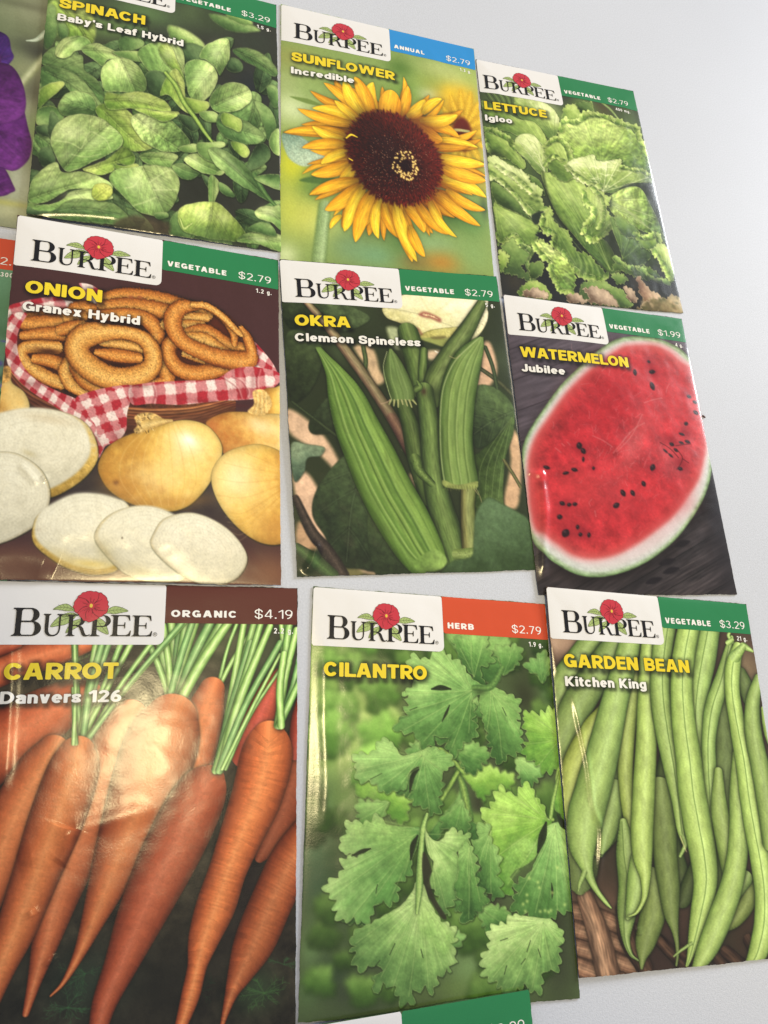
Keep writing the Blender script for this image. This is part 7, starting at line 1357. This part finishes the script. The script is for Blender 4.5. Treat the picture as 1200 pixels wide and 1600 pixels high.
        for ch, x, cap, base, wd in (('B', 4.7, 7.55, 15.15, 7.3), ('U', 12.25, 5.95, 15.1, 5.3), ('R', 18.1, 5.9, 15.15, 6.1), ('P', 24.0, 5.85, 15.15, 5.6), ('E', 29.3, 5.85, 15.1, 5.7), ('E', 34.85, 5.85, 15.15, 5.75)):
            w, S = roman(ch); k = wd/w
            for o in S:
                q = np.array(o); P = np.c_[x+q[:, 0]*k, base-q[:, 1]*cap]; X, Y, f = poly_field(P, .17); march(X, Y, f, V, F)
        s.flat('wordmark', V, F, INK['black'], .14, t)
        a = np.linspace(0, 2*np.pi, 15); cx, cy = 41.2, 14.55
        s.lines('registered_mark', [(np.c_[cx+.52*np.cos(a), cy+.52*np.sin(a)], .1), ([(cx-.17, cy+.27), (cx-.17, cy-.27)], .1), ([(cx-.17, cy-.24), (cx+.1, cy-.22), (cx+.16, cy-.1), (cx+.05, cy+.0), (cx-.17, cy+.02)], .09), ([(cx+.0, cy+.02), (cx+.2, cy+.28)], .1)], INK['black'], .12, t, .06)
        # flower emblem with five leaves
        def leafp(x0, y0, x1, y1, w, bend):
            d = np.array([x1-x0, y1-y0]); n = np.array([-d[1], d[0]])
            return [tuple(np.array([x0, y0])+d*k+n*(bend*4*k*(1-k)+w*e)) for k, e in ((0, 0), (.2, .6), (.45, 1), (.75, .62), (1, 0), (.75, -.6), (.45, -1), (.2, -.65))], [tuple(np.array([x0, y0])+d*k+n*bend*4*k*(1-k)) for k in np.linspace(.05, .95, 7)]
        LV = [leafp(20.2, 8.3, 14.6, 7.9, .17, .14), leafp(20.6, 9.2, 17.2, 9.2, .13, .1), leafp(20.3, 9.8, 14.3, 12.6, .21, .06), leafp(22.4, 10.4, 18.2, 14.3, .17, .05), leafp(27.6, 8.6, 33.8, 8.1, .17, -.08), leafp(25.4, 9.9, 29.0, 14.6, .23, .03)]
        LV[1] = leafp(21.0, 9.5, 16.6, 9.7, .13, .06)
        s.shapes('emblem_leaves', [p for p, m_ in LV], .17, INK['leaf'], .09, t, 5)
        st = []
        for p, m_ in LV:
            c = catmull(p, 4); st.append((np.vstack([c, c[:1]]), .11)); st.append((np.array(m_), .10))
            for k in (1, 2, 3, 4):
                a_, b_ = np.array(m_[k]), np.array(m_[k+1]); d = b_-a_; n = np.array([-d[1], d[0]])
                for sg in (-1, 1): st.append((np.array([a_, a_+d*.8+n*sg*1.05]), .07))
        s.lines('leaf_outlines', st, INK['leafline'], .115, t, .09)
        fx, fy = 24.15, 6.75; th = np.linspace(0, 2*np.pi, 90, endpoint=False)
        rad = 4.25*(1+.05*np.abs(np.sin(2.5*th+.4))+.018*np.sin(17*th)+.014*np.sin(23*th+1)+.10*np.exp(-((th-np.pi/2-.1)/.34)**2)-.05*np.exp(-((th-np.pi/2-.85)/.2)**2)-.05*np.exp(-((th-np.pi/2+.75)/.2)**2))
        pet = np.c_[fx+rad*np.cos(th)*1.02, fy+rad*np.sin(th)*.93]
        fl = s.shapes('emblem_flower', [pet], .15, INK['red'], .17, t)
        st = [(np.vstack([pet, pet[:1]]), .10)]
        for k, a0 in enumerate(np.linspace(0, 2*np.pi, 24, endpoint=False)):
            l = (.42, .62, .85, .55)[k % 4]; a1 = a0+.05*math.sin(k*3.1); rr = np.linspace(.2, l, 5)*4.
            st.append((np.c_[fx+rr*np.cos(a1+.12*(rr/4)**2*(1 if k % 2 else -1)), fy+.93*rr*np.sin(a1+.12*(rr/4)**2*(1 if k % 2 else -1))], .09 if k % 2 else .06))
        for a0 in (.5, 1.15, 2.0, 2.7, 3.9, 5.3):
            rr = np.linspace(.25, .99, 6)*4.2; st.append((np.c_[fx+rr*np.cos(a0+.18*np.sin(rr)), fy+.93*rr*np.sin(a0+.18*np.sin(rr))], .10))
        s.lines('petal_lines', st, INK['vein'], .20, t, .085)
        e = np.linspace(0, 2*np.pi, 14, endpoint=False); s.shapes('flower_eye', [np.c_[fx-.05+.42*np.cos(e), fy+.05+.55*np.sin(e)]], .12, INK['gold'], .23, t)
    def titles(s, t1, x1, t2=None, x2=0, y1=26.6, y2=32.7, x0=4.0, c1=4.35, c2=3.15, sub='paper'):
        s.text('title', Line(t1, x0, x1, y1, c1, .238, .07), INK['yellow'], .08, 25)
        if t2: s.text('variety_name', Line(t2, x0-.3, x2, y2, c2, .222, .075), INK[sub], .08, 22)
def print_shadow(cv, rows, dv=0., dx=0.):
    """the soft dark offset printed behind the lettering on every packet front"""
    v, u = np.mgrid[0:cv.h, 0:cv.w].astype(float); x, y = u/(cv.w-1)*PW-dx, (v/(cv.h-1)-dv)*PH
    for L in rows:
        a = L.cover(x-.42, y-.5, .10, .22); a = gblur(a.astype(np.float32), 1.2); cv.img = cv.img*(1-.62*a[..., None])
# ---------------------------------------------------------------- the packets
def build(key, label, zc, banner, cat, catw, price, net, t1=None, x1=0, t2=None, x2=0, dv=0., dx=0., seed=1, bulge=1.1, wr=.16, creases=(), sub='paper', ty=0.):
    cv = ART[key]()
    rows = []
    if t1: rows.append(Line(t1, 4.0, x1, 26.6+ty, 4.35, .238, .07))
    if t2: rows.append(Line(t2, 3.7, x2, 32.7+ty, 3.15, .222, .075))
    print_shadow(cv, rows, dv, dx)
    p = Packet(key, QUADS[key], zc, label, cv, seed, bulge, wr, creases, dv, dx)
    p.header(banner, cat, price, net, catw)
    if t1: p.titles(t1, x1, t2, x2, 26.6+ty, 32.7+ty)
    return p
build('petunia', 'seed packet with purple petunia petals, cut off at the top left of the photo', (.1, .1, .1, .1), 'white', None, 0, '$2.79', None, seed=3)
build('meadow', 'seed packet with an orange price banner and teal picture, mostly hidden under the onion packet', (.1, .1, .1, .1), 'orange', None, 0, '$2.79', '300 mg.', seed=4)
build('spinach', 'spinach seed packet covered with green leaves, green banner priced $3.29', (1.3, .1, .1, 1.6), 'green', 'VEGETABLE', 19.2, '$3.29', '1.5 g.', 'SPINACH', 33.2, "Baby's Leaf Hybrid", 47., dv=.010, seed=5, bulge=1.5,
      creases=[([(40, 335), (80, 333), (120, 334), (165, 338), (200, 343)], .42, 1.1)])
build('sunflower', 'sunflower seed packet with a dark-centred yellow bloom and blue ANNUAL banner', (.1, .1, .1, .1), 'blue', 'ANNUAL', 13.4, '$2.79', '1.3 g.', 'SUNFLOWER', 45., 'Incredible', 27.9, dv=.006, seed=6)
build('lettuce', 'lettuce seed packet with frilly pale green heads, rightmost of the top row', (.1, .1, .1, .1), 'green', 'VEGETABLE', 19.2, '$2.79', '400 mg.', 'LETTUCE', 33.6, 'Igloo', 16.2, dv=.008, dx=-2.6, seed=7)
build('onion', 'onion seed packet showing fried onion rings in a basket, whole and sliced onions', (2.6, 1.2, .7, 1.0), 'green', 'VEGETABLE', 19.3, '$2.79', '1.2 g.', 'ONION', 26., 'Granex Hybrid', 37.6, dv=.004, seed=8, bulge=1.3,
      creases=[([(-20, 872), (10, 868), (50, 872), (90, 884)], .9, 4.5), ([(30, 725), (45, 740), (60, 760)], .25, 1.2), ([(66, 745), (75, 752)], .25, 1.)])
build('okra', 'okra seed packet with long green pods below a pale flower', (1.6, 1.4, .1, .2), 'green', 'VEGETABLE', 19.0, '$2.79', '5 g.', 'OKRA', 23.6, 'Clemson Spineless', 48.6, dv=-.002, seed=9,
      creases=[([(498, 845), (492, 862), (486, 880), (474, 896)], .6, 1.3)])
build('watermelon', 'watermelon seed packet with a red melon half on dark planks', (1.5, 1.5, .1, .3), 'green', 'VEGETABLE', 19.2, '$1.99', '4 g.', 'WATERMELON', 51., 'Jubilee', 21.8, seed=10, bulge=1.5,
      creases=[([(842, 730), (850, 800), (848, 860), (848, 910)], .7, 1.6), ([(822, 738), (838, 741), (852, 742)], .35, 1.3)])
build('carrot', 'carrot seed packet with orange roots and green stems, brown ORGANIC banner', (.1, .1, .1, .1), 'brown', 'ORGANIC', 18.3, '$4.19', '2.2 g.', 'CARROT', 32.2, 'Danvers 126', 33.4, seed=11, bulge=1.3, wr=.09, dv=-.003, dx=1.2,
      creases=[([(17, 1002), (17, 1030), (16, 1080), (10, 1180), (5, 1240)], .35, 1.6), ([(28, 1345), (70, 1330), (100, 1300), (106, 1290)], .5, 3.), ([(106, 1290), (104, 1330), (92, 1350)], .35, 2.), ([(190, 1010), (215, 1100), (250, 1190), (300, 1300)], .10, 9.), ([(100, 1300), (160, 1285), (240, 1262)], .22, 2.6), ([(46, 1420), (52, 1432)], .3, 1.2), ([(74, 1496), (80, 1506)], .3, 1.2)])
build('cilantro', 'cilantro seed packet with toothed green leaves and a red-orange HERB banner', (.1, .1, .1, .1), 'orange', 'HERB', 9.4, '$2.79', '1.9 g.', 'CILANTRO', 37.4, dv=.011, seed=12, bulge=1.5,
      creases=[([(506, 985), (507, 1060), (507, 1130), (510, 1200), (508, 1260), (503, 1300)], .3, 1.8)])
build('bean', 'garden bean seed packet with long green pods over a brown basket', (1.4, 1.3, .1, .8), 'green', 'VEGETABLE', 19.3, '$3.29', '21 g.', 'GARDEN BEAN', 52.3, 'Kitchen King', 34., seed=13, bulge=1.5,
      creases=[([(893, 1080), (900, 1120), (915, 1190), (925, 1260), (937, 1295), (936, 1345), (930, 1400)], .5, 1.1), ([(994, 1448), (997, 1462)], .3, 1.1), ([(862, 1000), (872, 1060)], .2, 1.2)])
build('dill', 'seed packet at the bottom edge, only the corner of its green banner showing $3.29', (1.9, 1.9, .1, .1), 'green', 'VEGETABLE', 19.2, '$3.29', None, seed=14)
# ---------------------------------------------------------------- a crumb of dried seed beside the watermelon packet
def crumb(px, sz, rot, label):
    r = np.random.RandomState(2); V, F = [], []; n, m_ = 7, 5
    for i in range(m_):
        for j in range(n):
            a = math.pi*(i+.5)/m_; b2 = 2*math.pi*j/n; k = 1+.25*r.randn()*.5
            x, y, z = math.cos(a)*1., math.sin(a)*math.cos(b2)*.5*k, math.sin(a)*math.sin(b2)*.32*k
            V.append((sz*(x*math.cos(rot)-y*math.sin(rot)), sz*(x*math.sin(rot)+y*math.cos(rot)), sz*(z+.32)))
    for i in range(m_-1):
        for j in range(n): F.append((i*n+j, i*n+(j+1) % n, (i+1)*n+(j+1) % n, (i+1)*n+j))
    F.append(tuple(range(n))[::-1]); F.append(tuple((m_-1)*n+j for j in range(n)))
    o = quad_mesh('seed_crumb', V, F, mat('dry seed husk', (.10, .045, .03), .7), None, True); o.location = unproject(px); tag(o, label, 'crumb')
crumb((1099, 651), .0009, -.5, 'tiny brown crumb on the white table beside the watermelon packet')
